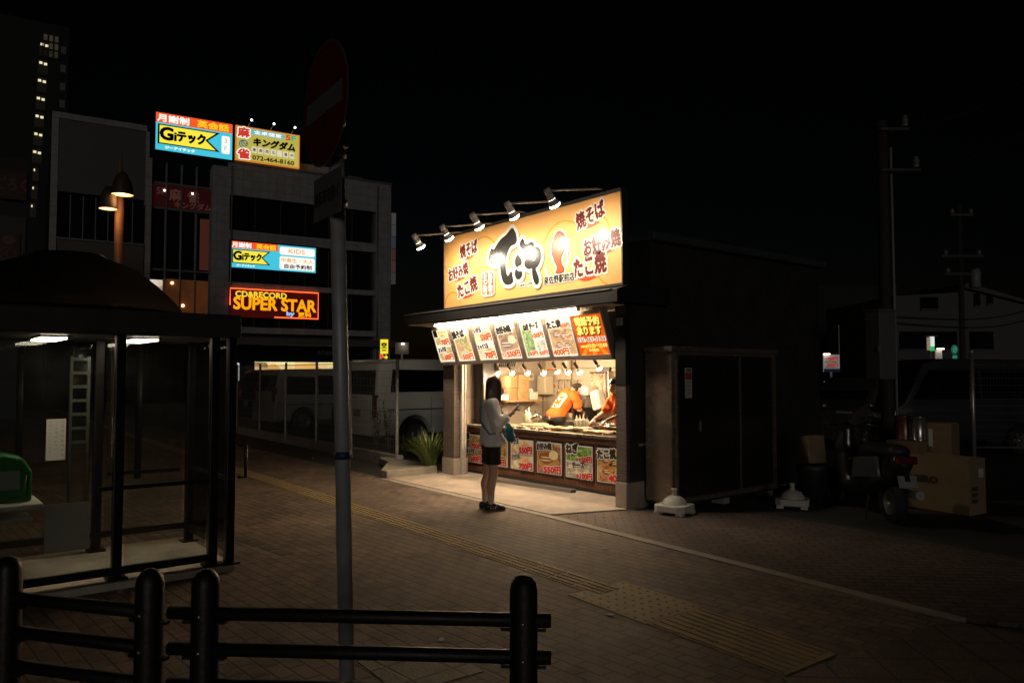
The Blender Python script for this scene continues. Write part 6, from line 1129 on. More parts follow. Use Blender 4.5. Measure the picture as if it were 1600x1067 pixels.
# things on the counter: bottles, can, lids, food trays, cooking plates
def cp_(px, py, z=CT): return gnd(px, py, z)
def bottle(lab, px, y_, r, h, m, mc):
    d = ray(px, 660); tt = (y_ - EYEP[1])/d[1]; x = EYEP[0] + tt*d[0]; t = thing('bottle', lab, 'bottle', (x, y_, CT), 0, 'bottles on the counter')
    MB().lathe([(0, .001), (r*.95, .001), (r, .01), (r, h*.6), (r*.85, h*.68), (r*.4, h*.76), (r*.36, h*.82)], n=18).build('bottle_body', m, t, local=True); MB().lathe([(r*.42, h*.82), (r*.42, h*.88), (r*.15, h*.92), (r*.1, h), (0, h)], n=12).build('nozzle', mc, t, local=True); return t
m_bg = mat('bottle_greenish', (.42, .46, .33), .25, coat=.3); m_bwh = mat('bottle_white', (.74, .70, .60), .35)
bottle('tall pale greenish bottle, left of the pair near the middle of the counter', 822, 8.0, .042, .26, m_bg, m_wpl); bottle('slightly taller white bottle, right of the pair near the middle of the counter', 826.5, 8.06, .042, .29, m_bwh, m_wpl)
for i, px in enumerate((901, 906, 911.5, 917)): bottle(('first white sauce bottle right of the bending cook', 'second white sauce bottle right of the bending cook', 'third white sauce bottle right of the bending cook', 'last of the white sauce bottles, nearest the second cook')[i], px, 7.97 + .02*(i % 2), .034, .22 + .01*(i % 3), m_bwh, (m_wpl, m_org, m_wpl, m_pan)[i])
q = at(837, 653, 1, 8.0); tag(MB().lathe([(0, 0), (.046, 0), (.05, .01), (.05, .15), (.047, .155), (.044, .15), (.044, .02), (0, .018)], q + np.array((-.08, 0, -.03)), (.85, .15, .38), 24).build('steel_canister', m_steel), 'shiny steel canister lying tilted on the white board', 'canister')
q = at(836, 663, 1, 8.02); tag(MB().lathe([(0, .0), (.22, 0), (.24, .012), (.24, .035), (.22, .04), (0, .036)], (q[0], 8.0, CT), n=36).build('round_board', mat('board_cream', (.62, .52, .36), .5)), 'round cream board on the counter under the steel canister', 'board')
for i, (px, lab) in enumerate(((797.5, 'first white dish of the row, nearest the woman'), (808, 'second white dish of the row on the counter edge'), (814.5, 'third white dish of the row on the counter edge'), (830, 'fourth white dish of the row, under the tilted canister'), (842, 'last white dish of the row, beside the trays of food'))):
    q = at(px, 667 + (px - 797)*.045, 1, 7.52); t = thing('small_dish', lab, 'dish', (q[0], 7.56, CT), 0, 'small white dishes along the counter edge'); MB().lathe([(0, .001), (.04, .001), (.052, .02), (.054, .03), (.048, .028), (.03, .012), (0, .011)], n=20).build('dish_body', m_wpl, t, local=True); MB().lathe([(.046, .026), (.03, .036), (0, .038)], n=16).build('sauce', mat('sauce_amber', (.5, .25, .06), .3), t, local=True)
foods = food('cooked_food', [(.42, .20, .06), (.70, .46, .18), (.62, .34, .10), (.80, .64, .36), (.55, .24, .08)], 22); foodp = food('cooked_food_pale', [(.80, .62, .34), (.70, .48, .2), (.84, .74, .5), (.6, .32, .12)], 20)
def heap(lab, px, y_, rx, ry, h, seed, m):
    d = ray(px, 660); tt = (y_ - EYEP[1])/d[1]; x = EYEP[0] + tt*d[0]; rg = random.Random(seed); t = thing('food_tray', lab, 'food tray', (x, y_, CT), 0, 'trays of food on the counter')
    MB().bx(-rx, rx, -ry, ry, .001, .012).build('tray', m_steel, t, .003, local=True); parts = [((rg.uniform(-rx*.8, rx*.8), rg.uniform(-ry*.7, ry*.7), .02 + rg.uniform(0, h*.5)), tuple((rg.uniform(.035, .07), rg.uniform(.035, .06), rg.uniform(.018, .03)))) for _ in range(16)]
    nets_mb(b := MB(), lambda P: union(P, parts, .015), (-rx*1.2, -ry*1.3, .0), (rx*1.2, ry*1.3, h + .06), .012); b.build('food', m, t, local=True)
heap('golden heap of cooked food left of centre, in front of the bending cook', 866, 7.66, .22, .12, .05, 1, foods); heap('second golden heap of food, right of the one before the bending cook', 889, 7.68, .2, .12, .05, 2, foodp); heap('pinkish heap of food near the sauce bottles', 912, 7.72, .18, .13, .07, 3, food('cooked_food_pink', [(.62, .28, .2), (.8, .6, .45), (.7, .4, .25), (.85, .75, .6)], 20)); heap('flat tray of pale food in front of the second cook', 931, 7.66, .18, .12, .04, 4, foodp); heap('tray of browned food in the far right corner by the pillar', 953, 7.62, .16, .11, .04, 5, foods)
for i, (px, y_, r, lab) in enumerate(((940, 7.92, .13, 'steel mixing bowl under the hands of the second cook'), (955, 7.82, .12, 'wide shallow steel bowl beside the right pillar'))):
    d = ray(px, 660); tt = (y_ - EYEP[1])/d[1]; x = EYEP[0] + tt*d[0]; t = thing('mixing_bowl', lab, 'bowl', (x, y_, CT), 0, 'steel bowls on the counter'); MB().lathe([(0, .001), (r*.5, .001), (r*.85, .04), (r, .09), (r*1.03, .092), (r*.97, .088), (r*.8, .04), (0, .01)], n=28).build('bowl_body', m_steel, t, local=True); MB().lathe([(r*.88, .06), (r*.5, .075), (0, .08)], n=20).build('batter', mat('batter', (.8, .68, .48), .4), t, local=True)
q = at(731, 655, 1, 7.8); t = thing('condiment_pot', 'round wooden pot with a ladle at the left end of the counter', 'pot', (q[0], 7.8, CT)); MB().lathe([(0, .001), (.06, .001), (.075, .03), (.078, .10), (.07, .13), (.05, .135), (0, .13)], n=22).build('pot_body', mat('pot_brown', (.40, .24, .15), .5), t, local=True); MB().tube([(.0, 0, .1), (.08, .03, .30)], .011, 8).build('ladle', mat('ladle_brown', (.16, .08, .04), .5), t, local=True)
q = at(745, 655, 1, 7.75); tag(MB().lathe([(0, .001), (.04, .001), (.07, .05), (.075, .08), (.068, .078), (.03, .02), (0, .02)], (q[0], 7.75, CT), n=22).build('black_bowl', m_pan), 'small black bowl at the left end of the counter beside the woman', 'bowl')
q = at(853, 648, 1, 8.35); t = thing('frying_pan', 'black frying pan with its handle up, left of the bending cook', 'pan', (q[0] + .1, 8.35, .82)); MB().lathe([(0, 0), (.12, 0), (.15, .04), (.143, .04), (.11, .012), (0, .01)], (q[0] + .1, 8.35, .86), (.15, -.1, .98), 28).build('pan_body', m_pan, t); MB().tube([(q[0] - .03, 8.33, .91), (q[0] - .22, 8.30, .99)], .011, 8).build('pan_handle', m_pan, t)
bk = thing('back_counter', 'steel back counter with drawers along the kitchen back wall', 'counter', (-9.0, 9.0, .03)); MB().bx(-10.2, -7.2, 8.78, 9.28, .03, .80).build('counter_body', m_steel, bk, .008); MB().bx(-10.22, -7.18, 8.76, 9.285, .80, .83).build('counter_top', m_steel, bk, .004)
for i in range(4): MB().bx(-10.1 + i*.72, -9.45 + i*.72, 8.765, 8.779, .15, .7).build('drawer', m_alu, bk, .004)
q = bw(926, 640, .3); t = thing('kitchen_mixer', 'grey kitchen machine with a dark base on the back counter', 'mixer', (q[0] - .12, 8.95, .83)); MB().bx(-.14, .14, -.14, .14, 0, .22).build('machine_base', m_pan, t, .02, local=True); MB().bx(-.09, .09, -.1, .1, .22, .5).build('machine_column', mat('machine_grey', (.42, .38, .33), .35, .4), t, .02, local=True); MB().bx(-.16, .16, -.12, .12, .42, .58).build('machine_head', m_wpl, t, .03, local=True); MB().lathe([(.0, .22), (.09, .22), (.11, .36), (.10, .36), (0, .25)], (.0, -.16, 0), n=20).build('machine_bowl', m_steel, t, local=True)
q = bw(944, 628, .35); t = thing('white_container', 'large tilted white plastic container at the right of the kitchen', 'container', (q[0] - .05, 8.9, 1.03)); t.rotation_euler = (0, R(-16), 0); MB().bx(-.095, .095, -.08, .08, 0, .32).build('container_body', m_wpl, t, .03, local=True); MB().bx(-.07, .07, -.085, -.08, .08, .24).build('container_label', m_paper, t, local=True)
rg = random.Random(21)
for i, (px, w_, h_, m, lab) in enumerate(((872, .11, .20, m_wpl, 'white lidded tub at the left of the back counter'), (880, .08, .26, m_kraft, 'slim brown packet on the back counter beside the lidded tub'), (896, .12, .16, m_steel, 'square steel container on the back counter'), (905, .10, .30, mat('tub_red', (.45, .10, .06), .4), 'red seasoning tin on the back counter'), (914, .12, .22, m_wpl, 'white box on the back counter left of the kitchen machine'))):
    x = float(at(px, 640, 1, 9.05)[0]); t = thing('kitchen_container', lab, 'container', (x, 9.05, .832), 0, 'containers on the back counter'); MB().bx(-w_/2, w_/2, -w_/2, w_/2, 0, h_).build('container_body', m, t, .01, local=True); MB().bx(-w_/2 - .004, w_/2 + .004, -w_/2 - .004, w_/2 + .004, h_, h_ + .02).build('lid', m_wpl if i % 2 else m_pan, t, .004, local=True); MB().bx(-w_*.35, w_*.35, -w_/2 - .003, -w_/2 - .0005, h_*.25, h_*.7).build('label_patch', m_paper if i != 4 else m_org, t, local=True)
ut = thing('utensil_rail', 'steel rail with hanging ladles and turners on the kitchen back wall', 'utensil rail', (-8.6, 9.22, 1.2)); xa, xb = float(bw(872, 600, .06)[0]), float(bw(905, 600, .06)[0]); MB().tube([(xa, 9.23, 1.50), (xb, 9.23, 1.50)], .008, 8).build('rail', m_steel, ut)
for k in range(7): x = xa + (xb - xa)*(k + .5)/7; l_ = .16 + .06*(k % 3); MB().tube([(x, 9.22, 1.5), (x + .005, 9.21, 1.5 - l_)], .006, 6).build('utensil_handle', m_steel if k % 2 else m_pan, ut); MB().ball((x + .006, 9.2, 1.47 - l_), .035, 10, 6, (1, .5, 1.1)).build('utensil_head', m_steel, ut)
b0 = at(935, 590, 1, 9.1); t = thing('floral_curtain', 'hanging cream cloth with a red and black floral print at the right', 'curtain', (b0[0], 9.1, 1.05)); b = MB(); vs = []; n = 24
for k in range(n + 1): u = k/n; x = b0[0] - .17 + .36*u; y = 9.1 + .02*math.sin(u*19); vs += [(x, y, 1.02), (x, y, 1.62)]
b.add(vs, [(2*k, 2*k + 2, 2*k + 3, 2*k + 1) for k in range(n)], True); o = b.build('cloth', food('floral_print', [(.70, .60, .46), (.72, .62, .48), (.70, .60, .45), (.35, .08, .04), (.70, .6, .45), (.1, .05, .03)], 26), t); o.modifiers.new('thick', 'SOLIDIFY').thickness = .004; MB().tube([(b0[0] - .2, 9.1, 1.63), (b0[0] + .22, 9.1, 1.63)], .01, 8).build('curtain_rod', m_pan, t)
q = at(948, 575, 1, 8.7); t = thing('hook_rail', 'dark clamp hook with hanging tubes near the right door jamb', 'hook', (q[0], 8.7, 1.0)); MB().beam((q[0] - .08, 8.7, 1.68), (q[0] + .08, 8.7, 1.68), .05, .07).build('clamp', m_pan, t); [MB().tube([(q[0] + s, 8.7, 1.66), (q[0] + s + .015, 8.7, 1.15)], .013, 8).build('tube', m, t) for s, m in ((-.04, mat('tube_mauve', (.35, .25, .28), .4)), (.03, m_wpl))]

# ================================================================== people
m_skin = mat('skin', (.62, .40, .29), .5, nz=(9, .06)); m_hair = mat('hair_brown', (.11, .048, .026), .36, nz=(60, .6), streak=.12, coat=.15); m_hairb = mat('hair_black', (.012, .010, .009), .4)
m_shirt = mat('white_cotton', (.84, .80, .75), .8, nz=(3, .05), bump=.25, bscale=14); m_shorts = mat('black_shorts', (.012, .011, .012), .7, bump=.2, bscale=20); m_sock = mat('white_sock', (.60, .55, .48), .85, bump=.3, bscale=90); m_shoe = mat('black_leather', (.015, .014, .014), .35); m_sole = mat('gum_sole', (.30, .20, .12), .6); m_strip = mat('shoe_white', (.65, .62, .58), .5)
m_bagt = mat('turquoise_cloth', (.01, .16, .22), .6, bump=.3, bscale=18); m_orange = mat('orange_tshirt', (.75, .13, .012), .8, nz=(3, .06), bump=.25, bscale=12); m_cap = mat('dark_cap', (.05, .035, .03), .7); m_apron = mat('black_apron', (.02, .018, .018), .7); m_phone = mat('phone_black', (.02, .022, .028), .2, coat=.5); m_eye = mat('eye_dark', (.01, .01, .01), .15)
def world_pts(M, pts): return [np.array(M @ Vector(p)) for p in pts]
def hand(parts_fn, wrist, dirv, palm_n, s=1.0, curl=.6, side=1):   # palm plus five bent fingers as capsules
    d = np.array(dirv, float); d /= np.linalg.norm(d); n = np.array(palm_n, float); n -= d*(n @ d); n /= np.linalg.norm(n); sd = np.cross(d, n)*side; wr = np.array(wrist, float); P = []
    pc_ = wr + d*.085*s
    for k, o in enumerate((-.027, -.009, .009, .027)): P.append((wr + sd*o*.55*s, pc_ + sd*o*s, .014*s, .0105*s))
    for k, (o, l) in enumerate(((-.028, .058), (-.0095, .072), (.0095, .078), (.028, .07))):
        a0 = pc_ + sd*o*s; a1 = a0 + (d*math.cos(curl*.5) + n*math.sin(curl*.5))*l*.52*s; a2 = a1 + (d*math.cos(curl*1.5) + n*math.sin(curl*1.5))*l*.48*s; P += [(a0, a1, .0088*s, .008*s), (a1, a2, .008*s, .0068*s)]
    t0 = wr + d*.03*s + sd*.03*s; t1 = t0 + (d*.75 + sd*.6 + n*.35)*.042*s; t2 = t1 + (d*.9 + n*.4 + sd*.05)*.03*s; P += [(wr + d*.015*s + sd*.012*s, t0, .014*s, .012*s), (t0, t1, .0115*s, .0095*s), (t1, t2, .0095*s, .008*s)]
    return P
def bounds(parts, pad):
    A = [];
    for p in parts:
        if len(p) == 4: A += [np.array(p[0]) - max(p[2], p[3]), np.array(p[0]) + max(p[2], p[3]), np.array(p[1]) - max(p[2], p[3]), np.array(p[1]) + max(p[2], p[3])]
        else: A += [np.array(p[0]) - np.array(p[1]), np.array(p[0]) + np.array(p[1])]
    A = np.array(A); return A.min(0) - pad, A.max(0) + pad
def blobm(name, parts, m, par, h=.014, k=.03, cut=None, extra=None, disp=None):
    def f(P):
        g = union(P, parts, k)
        if disp: g = g + disp(P)
        if cut: g = np.maximum(g, cut(P))
        return g
    lo, hi = bounds(parts, .04); b = MB(); nets_mb(b, f, lo, hi, h)
    if extra:
        for q, hh in extra: l2, h2 = bounds(q, .012); nets_mb(b, lambda P: union(P, q, .008), l2, h2, hh)
    return b.build(name, m, par, local=True)
def foot(par, ank, yaw, m=m_shoe, sole=m_sole, stripe=None):
    c, s = math.cos(yaw), math.sin(yaw); F = lambda u, v, z: (ank[0] + u*c - v*s, ank[1] + u*s + v*c, z)
    o = blobm('shoe', [(F(-.045, 0, .055), F(.02, 0, .062), .042, .042), (F(.02, 0, .06), F(.10, 0, .04), .042, .036), (F(.10, .004, .036), F(.165, .004, .032), .037, .028), (F(-.05, 0, .03), F(.15, 0, .026), .034, .03)], m, par, .009, .02, lambda P: .012 - P[..., 2])
    blobm('sole', [(F(-.05, 0, .014), F(.06, 0, .014), .038, .042), (F(.06, .003, .014), F(.16, .004, .014), .042, .033)], sole, o, .008, .015, lambda P: np.maximum(P[..., 2] - .018, .001 - P[..., 2]))
    if stripe:
        for q in (-.01, .018, .046):
            for sd in (-1, 1): MB().beam(F(q, sd*.046, .03), F(q + .03, sd*.034, .078), .010, .004, up=(c*0 - s*sd, s*0 + c*sd, 0)).build('side_stripe', stripe, o, local=True)
    return o
# ---------------- the customer
WF = gnd(766, 797); wo = thing('person', 'woman in a loose white blouse and black shorts looking at her phone before the stall', 'person', (WF[0], WF[1] + .02, 0), R(-27)); wo.scale = (.92, .89, 1)
hd = np.array((.0, .045, 1.46))
elR, elL = (.205, .03, 1.0), (-.205, .05, 1.0); wrR, wrL = (.11, .235, 1.14), (-.035, .27, 1.12)
hR = hand(None, wrR, (-.45, .55, .62), (-.35, .7, -.5), 1, .55, 1); hL = hand(None, wrL, (.5, .5, .6), (.3, .75, -.5), 1, .7, -1)
body = [((-.05, 0, .84), (.05, 0, .84), .115, .115), ((0, 0, .86), (0, .0, 1.0), .125, .105), ((0, 0, 1.0), (0, -.005, 1.18), .105, .118), ((-.12, -.01, 1.245), (.12, -.01, 1.245), .06, .06), ((0, 0, 1.25), (0, .02, 1.37), .055, .047),
        ((.085, .0, .82), (.075, .015, .45), .088, .056), ((.075, .015, .45), (.078, -.02, .30), .056, .055), ((.078, -.02, .30), (.07, -.02, .09), .053, .032), ((.07, -.02, .07), (.075, .1, .035), .034, .024),
        ((-.085, -.01, .82), (-.10, -.03, .45), .088, .056), ((-.10, -.03, .45), (-.11, -.07, .30), .056, .055), ((-.11, -.07, .30), (-.115, -.065, .09), .053, .032), ((-.115, -.065, .07), (-.12, .055, .035), .034, .024),
        ((.145, -.01, 1.24), elR, .046, .036), (elR, wrR, .036, .025), ((-.145, -.01, 1.24), elL, .046, .036), (elL, wrL, .036, .025),
        (tuple(hd), (.078, .095, .105)), (tuple(hd + np.array((0, .045, -.05))), (.055, .06, .065)), (tuple(hd + np.array((0, .07, -.085))), (.03, .03, .03)), (tuple(hd + np.array((0, .105, -.045))), (.012, .02, .018)), ((0, .02, 1.36), tuple(hd + np.array((0, -.01, -.05))), .048, .055)]
bo = blobm('body', body, m_skin, wo, .012, .03, None, [(hR, .0042), (hL, .0042)])
for s in (-1, 1): MB().ball(hd + np.array((s*.032, .083, -.012)), .011, 10, 6).build('eye', m_eye, wo, local=True)
MB().ball(hd + np.array((0, .098, -.085)), .018, 10, 5, (1.1, .4, .35)).build('mouth', mat('lip', (.4, .14, .11), .5), wo, local=True)
hr = [(tuple(hd + np.array((0, -.012, .022))), (.092, .104, .106)), (tuple(hd + np.array((.0, -.075, -.08))), (.088, .052, .14)), (tuple(hd + np.array((.066, -.03, -.09))), (.032, .07, .15)), (tuple(hd + np.array((-.066, -.03, -.09))), (.032, .07, .15)), (tuple(hd + np.array((0, -.085, -.17))), (.078, .04, .105)), (tuple(hd + np.array((.078, .035, -.05))), (.018, .04, .11)), (tuple(hd + np.array((-.078, .035, -.05))), (.018, .04, .11))]
blobm('hair', hr, m_hair, wo, .009, .03, lambda P: -(np.sqrt((P[..., 0]/.066)**2 + ((P[..., 1] - hd[1] - .12)/.085)**2 + ((P[..., 2] - hd[2] + .045)/.105)**2) - 1)*.06, None, lambda P: .0012*np.sin(P[..., 0]*190 + 3*np.sin(P[..., 2]*14)) + .0012*np.sin(P[..., 1]*210 + P[..., 2]*9) + .0035*np.sin(P[..., 0]*31 + P[..., 1]*37 + P[..., 2]*9))
def strands():
    rg = random.Random(8); b = MB()
    for i in range(170):
        th = rg.uniform(-2.5, 2.5); L = rg.uniform(.29, .37); pts = []; wv = rg.uniform(-.02, .02); ext = rg.uniform(.0, .006)
        for k in range(9):
            t = k/8; z = hd[2] + .118 - L*t; rr = math.sin(min(1, t*2.3)*math.pi/2); sx = .090*rr + ext; sy = .108*rr*(1 - .25*max(0, t - .4)) + ext
            pts.append((math.sin(th + wv*k)*sx, hd[1] - .012 - math.cos(th + wv*k)*sy, z))
        b.tube(pts, [.0008] + [.0026]*6 + [.0016, .0004], 5, False)
    return b
strands().build('hair_strands', m_hair, wo, local=True, fixn=False)
fold = lambda P: .008*np.sin(P[..., 2]*34 + 9*P[..., 0] + 3*np.sin(P[..., 1]*17)) + .006*np.sin(P[..., 0]*52 + P[..., 2]*27 + 2*np.sin(P[..., 1]*25))
shirt = [((-.065, 0, .80), (.065, 0, .80), .148, .148), ((0, 0, .80), (0, -.005, 1.0), .15, .125), ((0, -.005, 1.0), (0, -.005, 1.17), .125, .122), ((-.115, -.012, 1.24), (.115, -.012, 1.24), .078, .078), ((.135, -.01, 1.235), elR, .064, .062), (elR, tuple(np.array(elR)*.4 + np.array(wrR)*.6), .06, .046), ((-.135, -.01, 1.235), elL, .064, .062), (elL, tuple(np.array(elL)*.4 + np.array(wrL)*.6), .06, .046)]
blobm('shirt', shirt, m_shirt, wo, .012, .04, lambda P: np.maximum(np.maximum(.775 + .018*np.sin(P[..., 0]*25) - P[..., 2], P[..., 2] - 1.33), .072 - np.sqrt(P[..., 0]**2 + (P[..., 1] - .035)**2 + (P[..., 2] - 1.35)**2)), None, lambda P: fold(P)*.8 - .007)
blobm('shorts', [((-.05, 0, .80), (.05, 0, .80), .128, .128), ((.082, .0, .80), (.08, .01, .52), .104, .10), ((-.084, -.01, .80), (-.096, -.025, .52), .104, .10)], m_shorts, wo, .012, .03, lambda P: np.maximum(.545 - P[..., 2], P[..., 2] - .80), None, lambda P: .003*np.sin(P[..., 2]*60 + P[..., 0]*20))
for s, a in ((1, (.07, -.02)), (-1, (-.115, -.065))): blobm('sock', [((a[0], a[1], .07), (a[0] + s*.003, a[1], .20), .037, .047)], m_sock, wo, .009, .02, lambda P: P[..., 2] - .185, None, lambda P: .0015*np.sin(P[..., 2]*220))
foot(wo, (.07, -.02), R(84), m_shoe, m_sole, m_strip); foot(wo, (-.115, -.065), R(94), m_shoe, m_sole, m_strip)
WM = wmat(wo)
def W_(p): return np.array(WM @ Vector(p))
ph = thing('smartphone', 'dark smartphone held up in the hands of the woman', 'phone', tuple(W_((.045, .325, 1.20))), R(-27)); ph.rotation_euler = (R(-38), 0, R(-27)); MB().bx(-.036, .036, -.005, .005, -.07, .07).build('phone_body', m_phone, ph, .004, local=True); MB().bx(-.032, .032, -.0065, -.0055, -.064, .064).build('screen', mat('phone_screen', (.05, .06, .08), .1, emit=(.35, .42, .55), es=.25), ph, local=True)
bg_ = thing('shoulder_bag', 'turquoise cloth bag hanging in front of the woman from a strap', 'bag', tuple(W_((.06, .22, .84)))); bg_.rotation_euler = (0, 0, R(-27)); bM = wmat(bg_).inverted() @ WM
blobm('bag_body', [((.10, .235, .86), (.02, .25, .86), .062, .06), ((.09, .22, .94), (.03, .23, .94), .055, .052), ((.07, .20, 1.0), (.04, .21, 1.0), .03, .03)], m_bagt, wo, .01, .04, None, None, lambda P: .004*np.sin(P[..., 2]*50 + P[..., 0]*60))
o = [c for c in wo.children if c.name.startswith('bag_body')][0]; o.data.transform(bM); o.parent = bg_
sb = MB().tube([tuple(bM @ Vector(p)) for p in ((.05, .21, 1.02), (.0, .165, 1.12), (-.08, .11, 1.24), (-.105, .03, 1.325), (-.10, -.06, 1.31), (-.06, -.135, 1.22), (.06, -.165, 1.05), (.17, -.06, .90), (.15, .14, .93), (.09, .2, .98))], .011, 8).build('strap', m_bagt, bg_, local=True)

# ---------------- cook bending over
def cook(name_label, loc, rz, J, bend_parts, extra): pass
ck = thing('person', 'cook bending forward in an orange shirt with a white print on its back', 'person', (-9.36, 8.44, .09), R(-8)); ck.scale = (.87, .87, .90)
hip, sho, nk, hdm = np.array((0, 0, .90)), np.array((.04, .28, 1.30)), np.array((.05, .36, 1.37)), np.array((.06, .455, 1.405))
eR, eL = np.array((.29, .34, 1.05)), np.array((-.22, .40, 1.05)); wR, wL = np.array((.24, .54, .92)), np.array((-.06, .60, .92))
hR = hand(None, wR, (-.2, .8, -.3), (-.2, -.3, -1), 1.05, .6, 1); hL = hand(None, wL, (.2, .8, -.3), (.2, -.3, -1), 1.05, .6, -1)
body = [((-.07, 0, .88), (.07, 0, .88), .13, .13), (tuple(hip), tuple(sho*.5 + hip*.5), .14, .135), (tuple(sho*.5 + hip*.5), tuple(sho), .135, .13), (tuple(sho + np.array((-.16, 0, 0))), tuple(sho + np.array((.16, 0, 0))), .068, .068), (tuple(sho), tuple(nk), .07, .055), (tuple(nk), tuple(hdm), .055, .055),
        ((.09, 0, .86), (.1, .03, .48), .095, .062), ((.1, .03, .48), (.1, -.02, .06), .062, .04), ((-.09, 0, .86), (-.1, .03, .48), .095, .062), ((-.1, .03, .48), (-.1, -.02, .06), .062, .04),
        (tuple(sho + np.array((.18, 0, 0))), tuple(eR), .056, .043), (tuple(eR), tuple(wR), .042, .03), (tuple(sho + np.array((-.18, 0, 0))), tuple(eL), .056, .043), (tuple(eL), tuple(wL), .042, .03),
        (tuple(hdm), (.08, .11, .095)), (tuple(hdm + np.array((0, .05, -.055))), (.058, .06, .06)), (tuple(hdm + np.array((0, .095, -.06))), (.014, .02, .02)), (tuple(hdm + np.array((.082, -.01, -.02))), (.012, .022, .03)), (tuple(hdm + np.array((-.082, -.01, -.02))), (.012, .022, .03))]
blobm('body', body, m_skin, ck, .015, .035, None, [(hR, .0048), (hL, .0048)])
for s in (-1, 1): MB().ball(hdm + np.array((s*.033, .088, -.045)), .011, 10, 6).build('eye', m_eye, ck, local=True)
torso = [((-.07, .0, .93), (.07, .0, .93), .135, .135), ((-.05, .06, 1.0), (.05, .06, 1.0), .13, .13), (tuple(hip + np.array((0, .03, .04))), tuple(sho*.5 + hip*.5), .14, .145), (tuple(sho*.5 + hip*.5), tuple(sho), .148, .14), (tuple(sho + np.array((-.17, 0, 0))), tuple(sho + np.array((.17, 0, 0))), .08, .08), (tuple(sho + np.array((.18, 0, 0))), tuple(eR*.75 + sho*.25 + np.array((.045, 0, 0))), .085, .08), (tuple(sho + np.array((-.18, 0, 0))), tuple(eL*.75 + sho*.25 + np.array((-.045, 0, 0))), .085, .08)]
tfun = lambda P: union(P, torso, .04)
blobm('shirt', torso, m_orange, ck, .014, .04, lambda P: np.maximum(.905 + .1*P[..., 1] - P[..., 2], .085 - np.linalg.norm(P - nk, axis=-1)), None, fold)
# print on the back, laid onto the shirt surface
ud = (sho - hip)/np.linalg.norm(sho - hip); nb_ = np.array((0, -ud[2], ud[1])); fbk = Fr(hip + ud*.28 + nb_*.3, (1, 0, 0), ud)
def onback(u, v, d):
    p = fbk.pt(u, v)
    for _ in range(30):
        g = float(tfun(p[None, :])[0]) - .008 - d
        if g < .001: break
        p = p - nb_*g*.8
    return p
m_prt = mat('shirt_print_white', (.78, .72, .62), .7)
fl2 = Fr((0, 0, 0), X3, Y3)
def backart(nm, segs, m, d, cell, lev=0): 
    v, fs = flat_mesh(segs, cell, lev); P = [onback(a, c, d) for a, c in v]; b = MB(); b.add(P, fs); return b.build(nm, m, ck, local=True, fixn=False)
def rr_(u0, v0, u1, v1, r): return [(u0 + r, v0), (u1 - r, v0), (u1, v0 + r), (u1, v1 - r), (u1 - r, v1), (u0 + r, v1), (u0, v1 - r), (u0, v0 + r)]
backart('back_print', poly_segs([rr_(-.125, -.16, .125, .16, .03), rr_(-.098, -.133, .098, .133, .02)]), m_prt, 0, .012)
for t_, vv in (('て', .062), ('こ', -.058)):
    s_ = place_text(t_, .10, .13); s_[:, [1, 3]] += vv; backart('back_print', s_, m_prt, .0, .008, .012)
blobm('trousers', [((-.08, 0, .88), (.08, 0, .88), .142, .142), ((.09, 0, .86), (.1, .03, .48), .105, .075), ((.1, .03, .48), (.1, -.02, .06), .075, .06), ((-.09, 0, .86), (-.1, .03, .48), .105, .075), ((-.1, .03, .48), (-.1, -.02, .06), .075, .06)], m_apron, ck, .015, .03, lambda P: np.maximum(P[..., 2] - .93, .03 - P[..., 2]))
blobm('elbow_sleeve', [(tuple(eR*.8 + (sho + np.array((.18, 0, 0)))*.2), tuple(eR*.75 + wR*.25), .055, .048)], m_apron, ck, .01, .02); blobm('elbow_sleeve', [(tuple(eL*.8 + (sho + np.array((-.18, 0, 0)))*.2), tuple(eL*.75 + wL*.25), .055, .048)], m_apron, ck, .01, .02)
blobm('hair', [(tuple(hdm + np.array((0, -.03, .0))), (.088, .09, .085))], m_hairb, ck, .012, .03, lambda P: P[..., 1] - hdm[1] - .01)
cp2 = blobm('cap', [(tuple(hdm + np.array((0, .0, .035))), (.094, .115, .085))], m_cap, ck, .01, .03, lambda P: (hdm[2] + .03) + (P[..., 1] - hdm[1])*-.25 - P[..., 2]); blobm('cap_peak', [(tuple(hdm + np.array((-.05, .13, .01))), tuple(hdm + np.array((.05, .13, .01))), .035, .035), (tuple(hdm + np.array((0, .09, .02))), tuple(hdm + np.array((0, .16, -.005))), .05, .03)], m_cap, cp2, .008, .02, lambda P: np.abs(P[..., 2] - (hdm[2] + .015) + (P[..., 1] - hdm[1] - .12)*.35) - .008)
for s in (-.1, .1): foot(ck, (s, -.02), R(90), m_shoe, m_shoe)
